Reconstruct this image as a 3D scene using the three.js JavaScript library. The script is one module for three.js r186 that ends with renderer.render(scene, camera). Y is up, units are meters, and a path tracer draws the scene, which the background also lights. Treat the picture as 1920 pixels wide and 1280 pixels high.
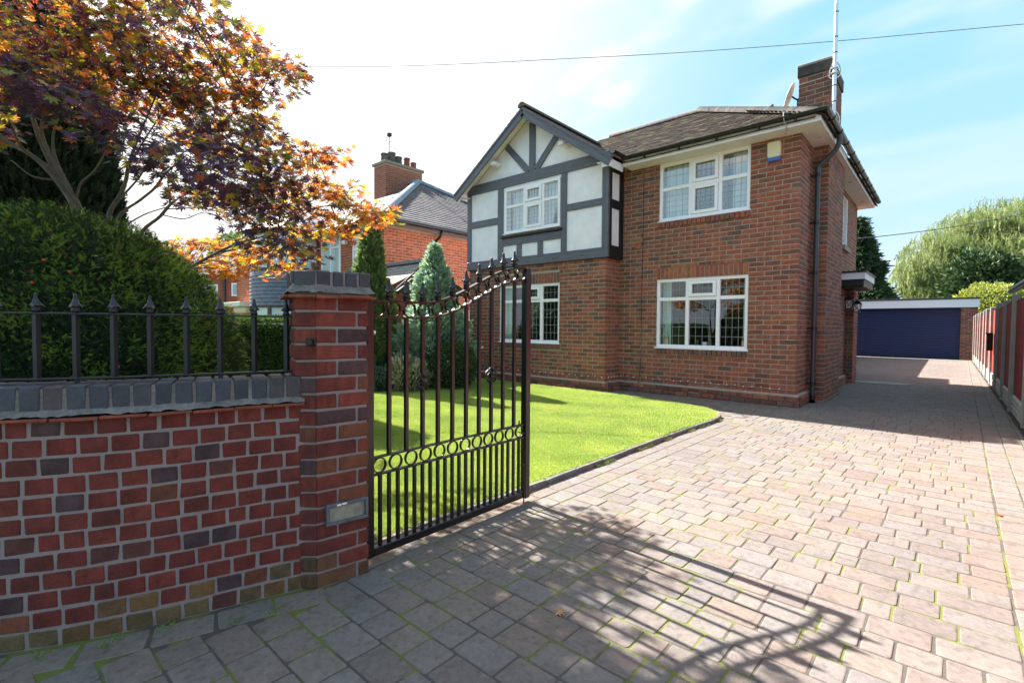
import * as THREE from 'three';
import { mergeGeometries, toCreasedNormals } from 'three/addons/utils/BufferGeometryUtils.js';

// ---------------------------------------------------------------- camera, sky, sun, exposure
const scene = new THREE.Scene();
const EYE = 1.35, FOCAL = 922;
const V = (x, y, z) => new THREE.Vector3(x, y, z);
const deg = Math.PI / 180;
const camera = new THREE.PerspectiveCamera(2 * Math.atan(640 / FOCAL) / deg, 1024 / 682, 0.05, 900);
camera.position.set(0, EYE, 0);
camera.rotation.order = 'YXZ';
camera.rotation.set(-1.77 * deg, 41.66 * deg, 0.405 * deg);
camera.updateMatrixWorld();
const renderer = new THREE.WebGLRenderer({ antialias: true });
renderer.toneMapping = THREE.LinearToneMapping;
renderer.toneMappingExposure = 4.65;
renderer.shadowMap.enabled = true;
renderer.shadowMap.type = THREE.PCFSoftShadowMap;

const SUN = V(-0.762, 0.648, -0.05).normalize();
const sun = new THREE.DirectionalLight(new THREE.Color(1, 0.94, 0.85), 4.9);
sun.position.copy(SUN).multiplyScalar(60).add(V(-4, 0, -9));
sun.target.position.set(-4, 0, -9);
sun.castShadow = true;
sun.shadow.mapSize.set(4096, 4096);
Object.assign(sun.shadow.camera, { left: -26, right: 26, top: 26, bottom: -26, near: 1, far: 140 });
sun.shadow.bias = -0.0004;
scene.add(sun, sun.target);

// ---------------------------------------------------------------- random numbers and noise
function mulberry(a) {
  return () => { a |= 0; a = a + 0x6D2B79F5 | 0; let t = Math.imul(a ^ a >>> 15, 1 | a); t = t + Math.imul(t ^ t >>> 7, 61 | t) ^ t; return ((t ^ t >>> 14) >>> 0) / 4294967296; };
}
let rnd = mulberry(7);
const rr = (a, b) => a + (b - a) * rnd();
const pick = (a) => a[Math.floor(rnd() * a.length)];
const clamp = (x, a = 0, b = 1) => Math.min(b, Math.max(a, x));
const sstep = (a, b, x) => { const t = clamp((x - a) / (b - a)); return t * t * (3 - 2 * t); };
const lerp = (a, b, t) => a + (b - a) * t;
function hash(x, y, z) { let h = Math.imul(x, 374761393) + Math.imul(y, 668265263) + Math.imul(z, 2147483647 - 1274126177) | 0; h = Math.imul(h ^ h >>> 13, 1274126177); return ((h ^ h >>> 16) >>> 0) / 4294967296; }
function noise3(x, y, z, p = 0) {        // value noise, period p in every axis if given
  const X = Math.floor(x), Y = Math.floor(y), Z = Math.floor(z), w = (i) => p ? ((i % p) + p) % p : i;
  const f = (t) => t * t * (3 - 2 * t), u = f(x - X), v = f(y - Y), s = f(z - Z);
  const H = (i, j, k) => hash(w(X + i), w(Y + j), w(Z + k));
  return lerp(lerp(lerp(H(0, 0, 0), H(1, 0, 0), u), lerp(H(0, 1, 0), H(1, 1, 0), u), v), lerp(lerp(H(0, 0, 1), H(1, 0, 1), u), lerp(H(0, 1, 1), H(1, 1, 1), u), v), s);
}
function fbm(x, y, z, o = 4, p = 0) { let s = 0, a = 0.5, n = 0; for (let i = 0; i < o; i++) { s += a * noise3(x, y, z + i * 17, p); n += a; a *= 0.5; x *= 2; y *= 2; z *= 2; p *= 2; } return s / n; }

// ---------------------------------------------------------------- sky: clear air, thin cirrus, bright veil round the sun
{
  const W = 1024, H = 512, data = new Float32Array(W * H * 4), d = V(0, 0, 0);
  for (let j = 0; j < H; j++) for (let i = 0; i < W; i++) {
    const u = (i + 0.5) / W, v = (j + 0.5) / H, el = (v - 0.5) * Math.PI, az = (u - 0.5) * 2 * Math.PI;
    d.set(Math.cos(el) * Math.cos(az), Math.sin(el), Math.cos(el) * Math.sin(az));
    const up = Math.max(d.y, 0), h = Math.pow(1 - up, 3.2);
    const a = Math.acos(clamp(d.dot(SUN), -1, 1)) / deg;
    let r = lerp(0.070, 0.188, h), g = lerp(0.168, 0.228, h), b = lerp(0.245, 0.252, h);
    const q = 3.2 / (Math.max(d.y, 0) + 0.28), cx = d.x * q, cz = d.z * q;
    const wisp = fbm(cx * 0.8 + 3 + 0.5 * fbm(cx, cz, 9, 3), cz * 2.0 + 5, 2.5, 5), big = fbm(cx * 0.35 + 11, cz * 0.4 + 2, 7, 3);
    const c = clamp(sstep(0.46, 0.74, wisp) * sstep(0.36, 0.6, big) * 1.0 + 0.28 * sstep(0.36, 0.7, wisp), 0, 1) * sstep(-0.02, 0.12, d.y);
    const glow = sstep(66, 27, a), veil = clamp(glow + 0.8 * c, 0, 1), wl = 0.245 + 0.03 * sstep(45, 20, a);
    r = lerp(r, wl, veil); g = lerp(g, wl * 1.0, veil); b = lerp(b, wl * 1.0, veil);
    const aur = 0.7 * Math.exp(-a / 7) + 0.07 * Math.exp(-a / 20);
    r += aur; g += aur * 0.98; b += aur * 0.94;
    if (d.y < 0) { const k = sstep(0, -0.12, d.y); r = lerp(r, 0.13, k); g = lerp(g, 0.13, k); b = lerp(b, 0.11, k); }
    const o = (j * W + i) * 4; data[o] = r; data[o + 1] = g; data[o + 2] = b; data[o + 3] = 1;
  }
  const t = new THREE.DataTexture(data, W, H, THREE.RGBAFormat, THREE.FloatType);
  t.mapping = THREE.EquirectangularReflectionMapping; t.magFilter = t.minFilter = THREE.LinearFilter; t.wrapS = THREE.RepeatWrapping; t.needsUpdate = true;
  scene.background = t; scene.environment = t;
}

// ---------------------------------------------------------------- naming and tagging
const used = {};
function numbered(n) { const k = used[n] = (used[n] ?? -1) + 1; return k ? `${n}_${String(k).padStart(3, '0')}` : n; }
function shade(o) { o.traverse((m) => { if (m.isMesh) { m.castShadow = true; m.receiveShadow = true; } }); return o; }
function thing(name, label, category, pos = [0, 0, 0], turn = 0, group) {
  const o = new THREE.Group(); o.name = numbered(name); o.position.set(...pos); o.rotation.y = turn;
  o.userData = { label, category }; if (group) o.userData.group = group;
  scene.add(o); return o;
}
function part(name, geo, mat, parent, kind) {
  const m = new THREE.Mesh(geo, mat); m.name = name; m.castShadow = m.receiveShadow = true;
  if (kind) m.userData.kind = kind;
  parent.add(m); return m;
}
function struct(name, geo, mat) { const m = part(numbered(name), geo, mat, scene, 'structure'); return m; }
function group(name, parent) { const g = new THREE.Group(); g.name = name; parent.add(g); return g; }

// a point seen at (px, py) of the 1920 x 1280 photograph, t metres in front of the lens
const AX = V(1, 0, 0).applyQuaternion(camera.quaternion), AY = V(0, 1, 0).applyQuaternion(camera.quaternion), AZ = V(0, 0, -1).applyQuaternion(camera.quaternion);
const at = (px, py, t) => V(0, EYE, 0).addScaledVector(AZ, t).addScaledVector(AX, (px - 960) / FOCAL * t).addScaledVector(AY, -(py - 640) / FOCAL * t);

// ---------------------------------------------------------------- textures
function grayTexture(size, fn, repeat = 1) {
  const a = new Uint8Array(size * size * 4);
  for (let j = 0; j < size; j++) for (let i = 0; i < size; i++) { const c = fn(i / size, j / size), o = (j * size + i) * 4; if (Array.isArray(c)) { a[o] = clamp(c[0]) * 255; a[o + 1] = clamp(c[1]) * 255; a[o + 2] = clamp(c[2]) * 255; } else a[o] = a[o + 1] = a[o + 2] = clamp(c) * 255; a[o + 3] = 255; }
  const t = new THREE.DataTexture(a, size, size); t.wrapS = t.wrapT = THREE.RepeatWrapping; t.magFilter = THREE.LinearFilter; t.minFilter = THREE.LinearMipmapLinearFilter; t.generateMipmaps = true; t.repeat.set(repeat, repeat); t.needsUpdate = true; return t;
}
const rTex = mulberry(99);
const texBrick = grayTexture(512, (u, v) => 0.42 + 0.62 * fbm(u * 12, v * 12, 1, 4, 12) + 0.2 * (fbm(u * 96, v * 96, 3, 2, 96) - 0.5) * 2 - (rTex() < 0.012 ? 0.3 : 0) + (rTex() < 0.008 ? 0.2 : 0));
const texStone = grayTexture(512, (u, v) => 0.62 + 0.22 * fbm(u * 6, v * 6, 4, 4, 6) + 0.24 * (rTex() - 0.5) + (rTex() < 0.012 ? 0.25 : 0));
const texRough = grayTexture(512, (u, v) => 0.5 + 0.9 * (fbm(u * 20, v * 20, 6, 4, 20) - 0.5) + 0.15 * (rTex() - 0.5));
const texWood = grayTexture(512, (u, v) => 0.72 + 0.3 * (fbm(u * 3, v * 90, 8, 3, 0) - 0.4) + 0.1 * (rTex() - 0.5));
const texTimber = (() => { const N = 512; return grayTexture(N, (u, v) => { const s = fbm(u * 2.5, v * 60, 8, 3), f = noise3(u * 70, v * 160, 5) * 0.6 + 0.4 * noise3(u * 20, v * 30, 2); return f > 0.83 ? 1 : 0.42 + 0.5 * s + 0.12 * (rTex() - 0.5) - (noise3(u * 6, v * 100, 3) > 0.86 ? 0.3 : 0); }); })();
const texSoft = grayTexture(512, (u, v) => 0.80 + 0.2 * fbm(u * 5, v * 5, 21, 5, 5));
const texMoss = grayTexture(1024, (u, v) => {
  const m = sstep(0.44, 0.58, fbm(u * 14, v * 14, 31, 4, 14)), g = 0.75 + 0.5 * rTex();
  return [lerp(0.065, 0.10, m) * g * 1.6, lerp(0.055, 0.115, m) * g * 1.6, lerp(0.05, 0.022, m) * g * 1.6];
});
const spots = Array.from({ length: 150 }, () => [rTex(), rTex(), 0.0016 + 0.004 * rTex() ** 2, 0.35 + 0.5 * rTex()]);
const texPaver = (() => {
  const N = 1024, L = new Float32Array(N * N);
  for (const [x, y, r, s] of spots) { const R = Math.ceil(r * N * 1.6), cx = Math.floor(x * N), cy = Math.floor(y * N); for (let j = -R; j <= R; j++) for (let i = -R; i <= R; i++) { const q = Math.hypot(i, j) / N / r * (0.8 + 0.6 * noise3((cx + i) * 0.15, (cy + j) * 0.15, 3)); if (q < 1) { const o = ((cy + j + N) % N) * N + (cx + i + N) % N; L[o] = Math.max(L[o], s * sstep(1, 0.75, q)); } } }
  return grayTexture(N, (u, v) => { const l = L[Math.floor(v * N) * N + Math.floor(u * N)], dark = rTex() < 0.010 ? 0.3 : 0; const b = 0.42 + 0.20 * fbm(u * 14, v * 14, 4, 4, 14) + 0.20 * fbm(u * 90, v * 90, 7, 2, 90) + 0.2 * (rTex() - 0.5) - dark - 0.10 * sstep(0.66, 0.84, noise3(u * 60, v * 60, 12, 60)) + (rTex() < 0.01 ? 0.22 : 0); return lerp(b, 0.98, l * 0.8); });
})();
const std = (color, o = {}) => new THREE.MeshStandardMaterial({ color: Array.isArray(color) ? new THREE.Color().setRGB(...color) : color, roughness: 0.85, metalness: 0, ...o });
const M = {
  brick: std([1.25, 1.25, 1.25], { vertexColors: true, map: texBrick, bumpMap: texRough, bumpScale: 0.0035, roughness: 0.88 }),
  tile: new THREE.MeshPhysicalMaterial({ color: new THREE.Color().setRGB(1.3, 1.16, 1.06), vertexColors: true, map: texBrick, bumpMap: texRough, bumpScale: 0.003, roughness: 1, specularIntensity: 0.15 }),
  blue: std([0.8, 0.8, 0.86], { vertexColors: true, map: texBrick, bumpMap: texRough, bumpScale: 0.002, roughness: 0.5 }),
  mortarOld: std([0.22, 0.195, 0.185], { map: texBrick, bumpMap: texRough, bumpScale: 0.012, roughness: 1 }),
  paver: std([1.50, 1.53, 1.50], { vertexColors: true, map: texPaver, bumpMap: texPaver, bumpScale: 0.002, roughness: 0.9 }),
  mortarHouse: std([0.48, 0.385, 0.31], { map: texStone.clone(), roughness: 1 }),
  mortarWall: std([0.34, 0.275, 0.27], { map: texStone.clone(), bumpMap: texRough, bumpScale: 0.006, roughness: 1 }),
  mortarNeighbour: std([0.5, 0.38, 0.3], { roughness: 1 }),
  bed: std([0.72, 0.72, 0.72], { map: texMoss, bumpMap: texMoss, bumpScale: 0.01, roughness: 1 }),
  upvc: std([0.90, 0.885, 0.93], { roughness: 0.28 }),
  white: std([0.90, 0.885, 0.92], { map: texSoft, roughness: 0.5 }),
  render: std([0.95, 0.925, 0.98], { map: texSoft, bumpMap: texRough, bumpScale: 0.002, roughness: 0.75 }),
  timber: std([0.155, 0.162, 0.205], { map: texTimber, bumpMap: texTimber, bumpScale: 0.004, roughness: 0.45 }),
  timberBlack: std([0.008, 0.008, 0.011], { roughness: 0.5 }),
  iron: std([0.006, 0.006, 0.007], { bumpMap: texRough, bumpScale: 0.0008, roughness: 0.32 }),
  ironBlue: std([0.012, 0.013, 0.022], { bumpMap: texRough, bumpScale: 0.001, roughness: 0.36 }),
  plastic: std([0.012, 0.013, 0.016], { roughness: 0.3 }),
  lead: std([0.30, 0.31, 0.33], { roughness: 0.6 }),
  glass: new THREE.MeshPhysicalMaterial({ color: 0xffffff, transmission: 1, thickness: 0, roughness: 0.0, ior: 2.3, metalness: 0 }),
  glassLow: new THREE.MeshPhysicalMaterial({ color: 0xffffff, transmission: 1, thickness: 0, roughness: 0.0, ior: 1.62, metalness: 0 }),
  room: std([0.10, 0.095, 0.09]),
  curtain: std([0.62, 0.70, 0.70], { side: THREE.DoubleSide, roughness: 1 }),
  curtainGreen: std([0.42, 0.58, 0.52], { side: THREE.DoubleSide, roughness: 1 }),
  alu: std([0.72, 0.73, 0.75], { metalness: 0.85, roughness: 0.34 }),
  clay: std([0.36, 0.10, 0.045], { map: texBrick, roughness: 0.9 }),
  concrete: std([0.36, 0.35, 0.32], { map: texStone, bumpMap: texRough, bumpScale: 0.003, roughness: 0.95 }),
  soil: std([0.055, 0.042, 0.03], { map: texStone, bumpMap: texRough, bumpScale: 0.03, roughness: 1 }),
  bark: std([0.19, 0.16, 0.142], { map: texBrick, bumpMap: texRough, bumpScale: 0.006, roughness: 0.95 }),
};
M.mortarHouse.map.repeat.set(2, 2); M.mortarWall.map.repeat.set(3, 3);

// ---------------------------------------------------------------- geometry helpers
function paint(g, c) { const n = g.attributes.position.count, a = new Float32Array(n * 3); for (let i = 0; i < n; i++) { a[3 * i] = c[0]; a[3 * i + 1] = c[1]; a[3 * i + 2] = c[2]; } g.setAttribute('color', new THREE.BufferAttribute(a, 3)); return g; }
function fromTris(P) { const g = new THREE.BufferGeometry(); g.setAttribute('position', new THREE.Float32BufferAttribute(P, 3)); g.computeVertexNormals(); return g; }
function boxUV(g, k = 1, ou = 0, ov = 0) {           // uv in metres by the main direction of each face
  if (g.index) g = g.toNonIndexed();
  const p = g.attributes.position, uv = new Float32Array(p.count * 2), a = V(0, 0, 0), b = V(0, 0, 0), c = V(0, 0, 0);
  for (let i = 0; i < p.count; i += 3) {
    a.fromBufferAttribute(p, i); b.fromBufferAttribute(p, i + 1).sub(a); c.fromBufferAttribute(p, i + 2).sub(a); b.cross(c);
    const x = Math.abs(b.x), y = Math.abs(b.y), z = Math.abs(b.z);
    for (let j = i; j < i + 3; j++) { const X = p.getX(j), Y = p.getY(j), Z = p.getZ(j); const [u, v] = y >= x && y >= z ? [X, Z] : x >= z ? [Z, Y] : [X, Y]; uv[2 * j] = u * k + ou; uv[2 * j + 1] = v * k + ov; }
  }
  g.setAttribute('uv', new THREE.BufferAttribute(uv, 2)); return g;
}
// a box with chamfered edges, w x h x d about the origin
function chamferBox(w, h, d, c, jit = 0) {
  const X = w / 2, Y = h / 2, Z = d / 2, P = [];
  c = Math.min(c, X * 0.6, Y * 0.6, Z * 0.6);
  const j = {}; const J = (k) => j[k] ?? (j[k] = [rr(-jit, jit), rr(-jit, jit), rr(-jit, jit)]);
  const pt = (sx, sy, sz, ax) => { const q = J(`${sx}${sy}${sz}`); return [sx * (X - (ax !== 0 ? c : 0)) + q[0], sy * (Y - (ax !== 1 ? c : 0)) + q[1], sz * (Z - (ax !== 2 ? c : 0)) + q[2]]; };
  const tri = (a, b, d2) => P.push(...a, ...b, ...d2);
  const quad = (a, b, c2, d2, n) => { const e = V(b[0] - a[0], b[1] - a[1], b[2] - a[2]), f = V(c2[0] - a[0], c2[1] - a[1], c2[2] - a[2]); if (e.cross(f).dot(n) > 0) { tri(a, b, c2); tri(a, c2, d2); } else { tri(a, c2, b); tri(a, d2, c2); } };
  for (const ax of [0, 1, 2]) for (const s of [-1, 1]) { const f = (a, b) => { const v = [a, b]; v.splice(ax, 0, s); return pt(...v, ax); }; const n = [0, 0, 0]; n[ax] = s; quad(f(-1, -1), f(1, -1), f(1, 1), f(-1, 1), V(...n)); }
  for (const ax of [0, 1, 2]) { const o = [0, 1, 2].filter((k) => k !== ax); for (const s of [-1, 1]) for (const t of [-1, 1]) { const f = (e, k) => { const v = [0, 0, 0]; v[ax] = e; v[o[0]] = s; v[o[1]] = t; return pt(...v, o[k]); }; const n = [0, 0, 0]; n[o[0]] = s; n[o[1]] = t; quad(f(-1, 0), f(1, 0), f(1, 1), f(-1, 1), V(...n)); } }
  for (const a of [-1, 1]) for (const b of [-1, 1]) for (const e of [-1, 1]) { const p = [pt(a, b, e, 0), pt(a, b, e, 1), pt(a, b, e, 2)]; if (a * b * e > 0) tri(p[0], p[1], p[2]); else tri(p[0], p[2], p[1]); }
  return fromTris(P);
}
function cbox(x0, x1, y0, y1, z0, z1, c = 0.003, k = 1) { const g = chamferBox(x1 - x0, y1 - y0, z1 - z0, c); g.translate((x0 + x1) / 2, (y0 + y1) / 2, (z0 + z1) / 2); return boxUV(g, k); }
// a squared bar of section w x h from a to b, 'up' gives the direction of h
function bar(a, b, w, h, up = V(0, 1, 0), c = 0.002) {
  const L = a.distanceTo(b), x = b.clone().sub(a).normalize(), z = x.clone().cross(up).normalize(), y = z.clone().cross(x);
  return boxUV(chamferBox(L, h, w, c)).applyMatrix4(new THREE.Matrix4().makeBasis(x, y, z).setPosition(a.clone().add(b).multiplyScalar(0.5)));
}
function merge(list) { const g = mergeGeometries(list.map((x) => { x = x.index ? x.toNonIndexed() : x; for (const k of Object.keys(x.attributes)) if (!['position', 'normal', 'uv', 'color'].includes(k)) x.deleteAttribute(k); return x; })); if (!g) throw new Error('merge failed'); return g; }
// a round tube that tapers along points [Vector3, radius]
function taperTube(pts, sides = 7, sub = 4) {
  const curve = new THREE.CatmullRomCurve3(pts.map((p) => p[0]), false, 'centripetal'), n = (pts.length - 1) * sub, P = [], rings = [], UV = [];
  const fr = curve.computeFrenetFrames(n, false);
  for (let i = 0; i <= n; i++) { const t = i / n, c = curve.getPoint(t), k = Math.min(pts.length - 2, Math.floor(t * (pts.length - 1))), q = t * (pts.length - 1) - k, r = lerp(pts[k][1], pts[k + 1][1], q), ring = []; for (let j = 0; j < sides; j++) { const a = j / sides * 2 * Math.PI; ring.push(c.clone().addScaledVector(fr.normals[i], Math.cos(a) * r).addScaledVector(fr.binormals[i], Math.sin(a) * r)); } rings.push(ring); }
  for (let i = 0; i < n; i++) for (let j = 0; j < sides; j++) { const a = rings[i][j], b = rings[i][(j + 1) % sides], c = rings[i + 1][(j + 1) % sides], d = rings[i + 1][j]; for (const v of [a, b, c, a, c, d]) P.push(v.x, v.y, v.z); const u0 = j / sides * 0.3, u1 = (j + 1) / sides * 0.3, v0 = i * 0.1, v1 = v0 + 0.1; UV.push(u0, v0, u1, v0, u1, v1, u0, v0, u1, v1, u0, v1); }
  const g = fromTris(P); g.setAttribute('uv', new THREE.Float32BufferAttribute(UV, 2)); return toCreasedNormals(g, 1.2);
}
function tube(points, r, sides = 6, seg = 24, closed = false) { return new THREE.TubeGeometry(new THREE.CatmullRomCurve3(points, closed), seg, r, sides, closed).toNonIndexed(); }
const lathe = (pts, n = 10) => new THREE.LatheGeometry(pts.map((p) => new THREE.Vector2(p[0], p[1])), n);
function polyPlane(points, mat4) { const P = []; for (let i = 1; i < points.length - 1; i++) for (const k of [0, i, i + 1]) P.push(points[k].x, points[k].y, points[k].z); return boxUV(fromTris(P)); }

// ---------------------------------------------------------------- bricks
// variants of one brick: shape and tone differ a little, all share one material
function brickSet(w, h, d, tones, per = 3, c = 0.004, jit = 0.0022) { return tones.map((t) => Array.from({ length: per }, () => { const k = rr(0.85, 1.15), g = paint(boxUV(chamferBox(w, h, d, c, jit), 1.6, rnd() * 9, rnd() * 9), t.map((v) => v * k)), q = g.attributes.color, p = g.attributes.position, e = [rr(0.72, 1.2), rr(0.8, 1.15), rr(0.8, 1.15), rr(0.72, 1.2)]; for (let i = 0; i < p.count; i++) { const f = e[(p.getX(i) > 0 ? 2 : 0) + (p.getY(i) > 0 ? 1 : 0)]; q.setXYZ(i, q.getX(i) * f, q.getY(i) * f, q.getZ(i) * f); } return g; })); }
// courses of bricks on a plane: origin, direction along, outward normal; returns placements
function courses({ o, u, n, L, y0, y1, ch, bl, joint, holes = [], depth, start = 0, tone, proud = 0, bond = 0.5 }) {
  const out = [], rows = Math.floor((y1 - y0) / ch + 1e-6);
  for (let r = 0; r < rows; r++) {
    const y = y0 + (r + 0.5) * ch; let spans = [[start, L]];
    for (const [a, b, c, d] of holes) if (y > c && y < d) spans = spans.flatMap(([s, e]) => b <= s || a >= e ? [[s, e]] : [[s, a], [b, e]].filter(([p, q]) => q - p > 0.03));
    for (const [s, e] of spans) {
      let x = Math.floor(s / bl) * bl - (r % 2 ? bl * bond : 0) ;
      for (; x < e; x += bl) {
        let a = Math.max(x, s), b = Math.min(x + bl, e); if (b - a < 0.05) continue; if (a - s < 0.05) a = s; if (e - b < 0.05) b = e;
        const ja = a === s ? 0 : joint / 2, jb = b === e ? 0 : joint / 2, w = b - a - ja - jb, cx = a + ja + w / 2;
        const p = o.clone().addScaledVector(u, cx).addScaledVector(V(0, 1, 0), y).addScaledVector(n, -depth / 2 + proud + rr(-0.0015, 0.0015));
        const m = new THREE.Matrix4().makeBasis(u.clone().multiplyScalar(w / (bl - joint)), V(0, 1, 0), u.clone().cross(V(0, 1, 0))).setPosition(p);
        m.multiply(new THREE.Matrix4().makeRotationZ(rr(-0.004, 0.004)));
        out.push({ m, p, t: tone ? tone(cx, y) : 0 });
      }
    }
  }
  return out;
}
// the nearest 'most' bricks as meshes of their own, the others joined
function layBricks(list, set, mat, parent, most, name = 'brick', rest = 'brickwork') {
  const eye = V(0, EYE, 0); list.forEach((b) => { b.d = b.p.distanceTo(eye); b.g = pick(set[b.t]); });
  list.sort((a, b) => a.d - b.d);
  for (const b of list.slice(0, most)) { const m = part(name, b.g, mat, parent); m.matrix.copy(b.m); m.matrix.decompose(m.position, m.quaternion, m.scale); }
  const far = list.slice(most).map((b) => b.g.clone().applyMatrix4(b.m));
  if (far.length) part(rest, merge(far), mat, parent, 'stuff');
}
const toneOf = (weights) => { const s = weights.reduce((a, b) => a + b); return () => { let k = rnd() * s; for (let i = 0; i < weights.length; i++) if ((k -= weights[i]) < 0) return i; return 0; }; };

// ================================================================ GROUND
rnd = mulberry(11);
{
  const g = new THREE.PlaneGeometry(700, 700); g.rotateX(-Math.PI / 2); g.translate(0, -0.06, 0);
  const m = std([0.07, 0.095, 0.035], { map: texStone.clone(), roughness: 1 }); m.map.repeat.set(300, 300);
  struct('ground', g, m);
}
// the front of the garden wall at the entrance, in plan
const wallCurve = new THREE.CatmullRomCurve3([V(-3.42, 0, 0.62), V(-3.07, 0, 0.24), V(-2.853, 0, -0.086), V(-2.695, 0, -0.388), V(-2.592, 0, -0.67), V(-2.507, 0, -0.953), V(-2.433, 0, -1.155)]);
const wallX = (z) => { let best = -9, d = 9; for (let i = 0; i <= 60; i++) { const p = wallCurve.getPoint(i / 60); if (Math.abs(p.z - z) < d) { d = Math.abs(p.z - z); best = p.x; } } return best; };

// kerb line along the lawn, in plan
const kerbPts = [[-2.545, -1.47], [-2.55, -2.4], [-2.535, -3.1], [-2.525, -4.2], [-2.52, -5.2], [-2.50, -6.4], [-2.47, -7.1], [-2.50, -7.45], [-2.62, -7.78], [-2.86, -8.02], [-3.25, -8.20], [-3.75, -8.32], [-5.2, -8.52], [-7.2, -8.6], [-9.9, -8.62]].map((p) => V(p[0], 0, p[1]));
const kerbCurve = new THREE.CatmullRomCurve3(kerbPts, false, 'centripetal');
const kerbSamples = kerbCurve.getSpacedPoints(240);
const kerbX = (z) => { let b = -2.5, d = 9; for (const p of kerbSamples) if (p.x > -2.75 && Math.abs(p.z - z) < d) { d = Math.abs(p.z - z); b = p.x; } return b; };

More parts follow.
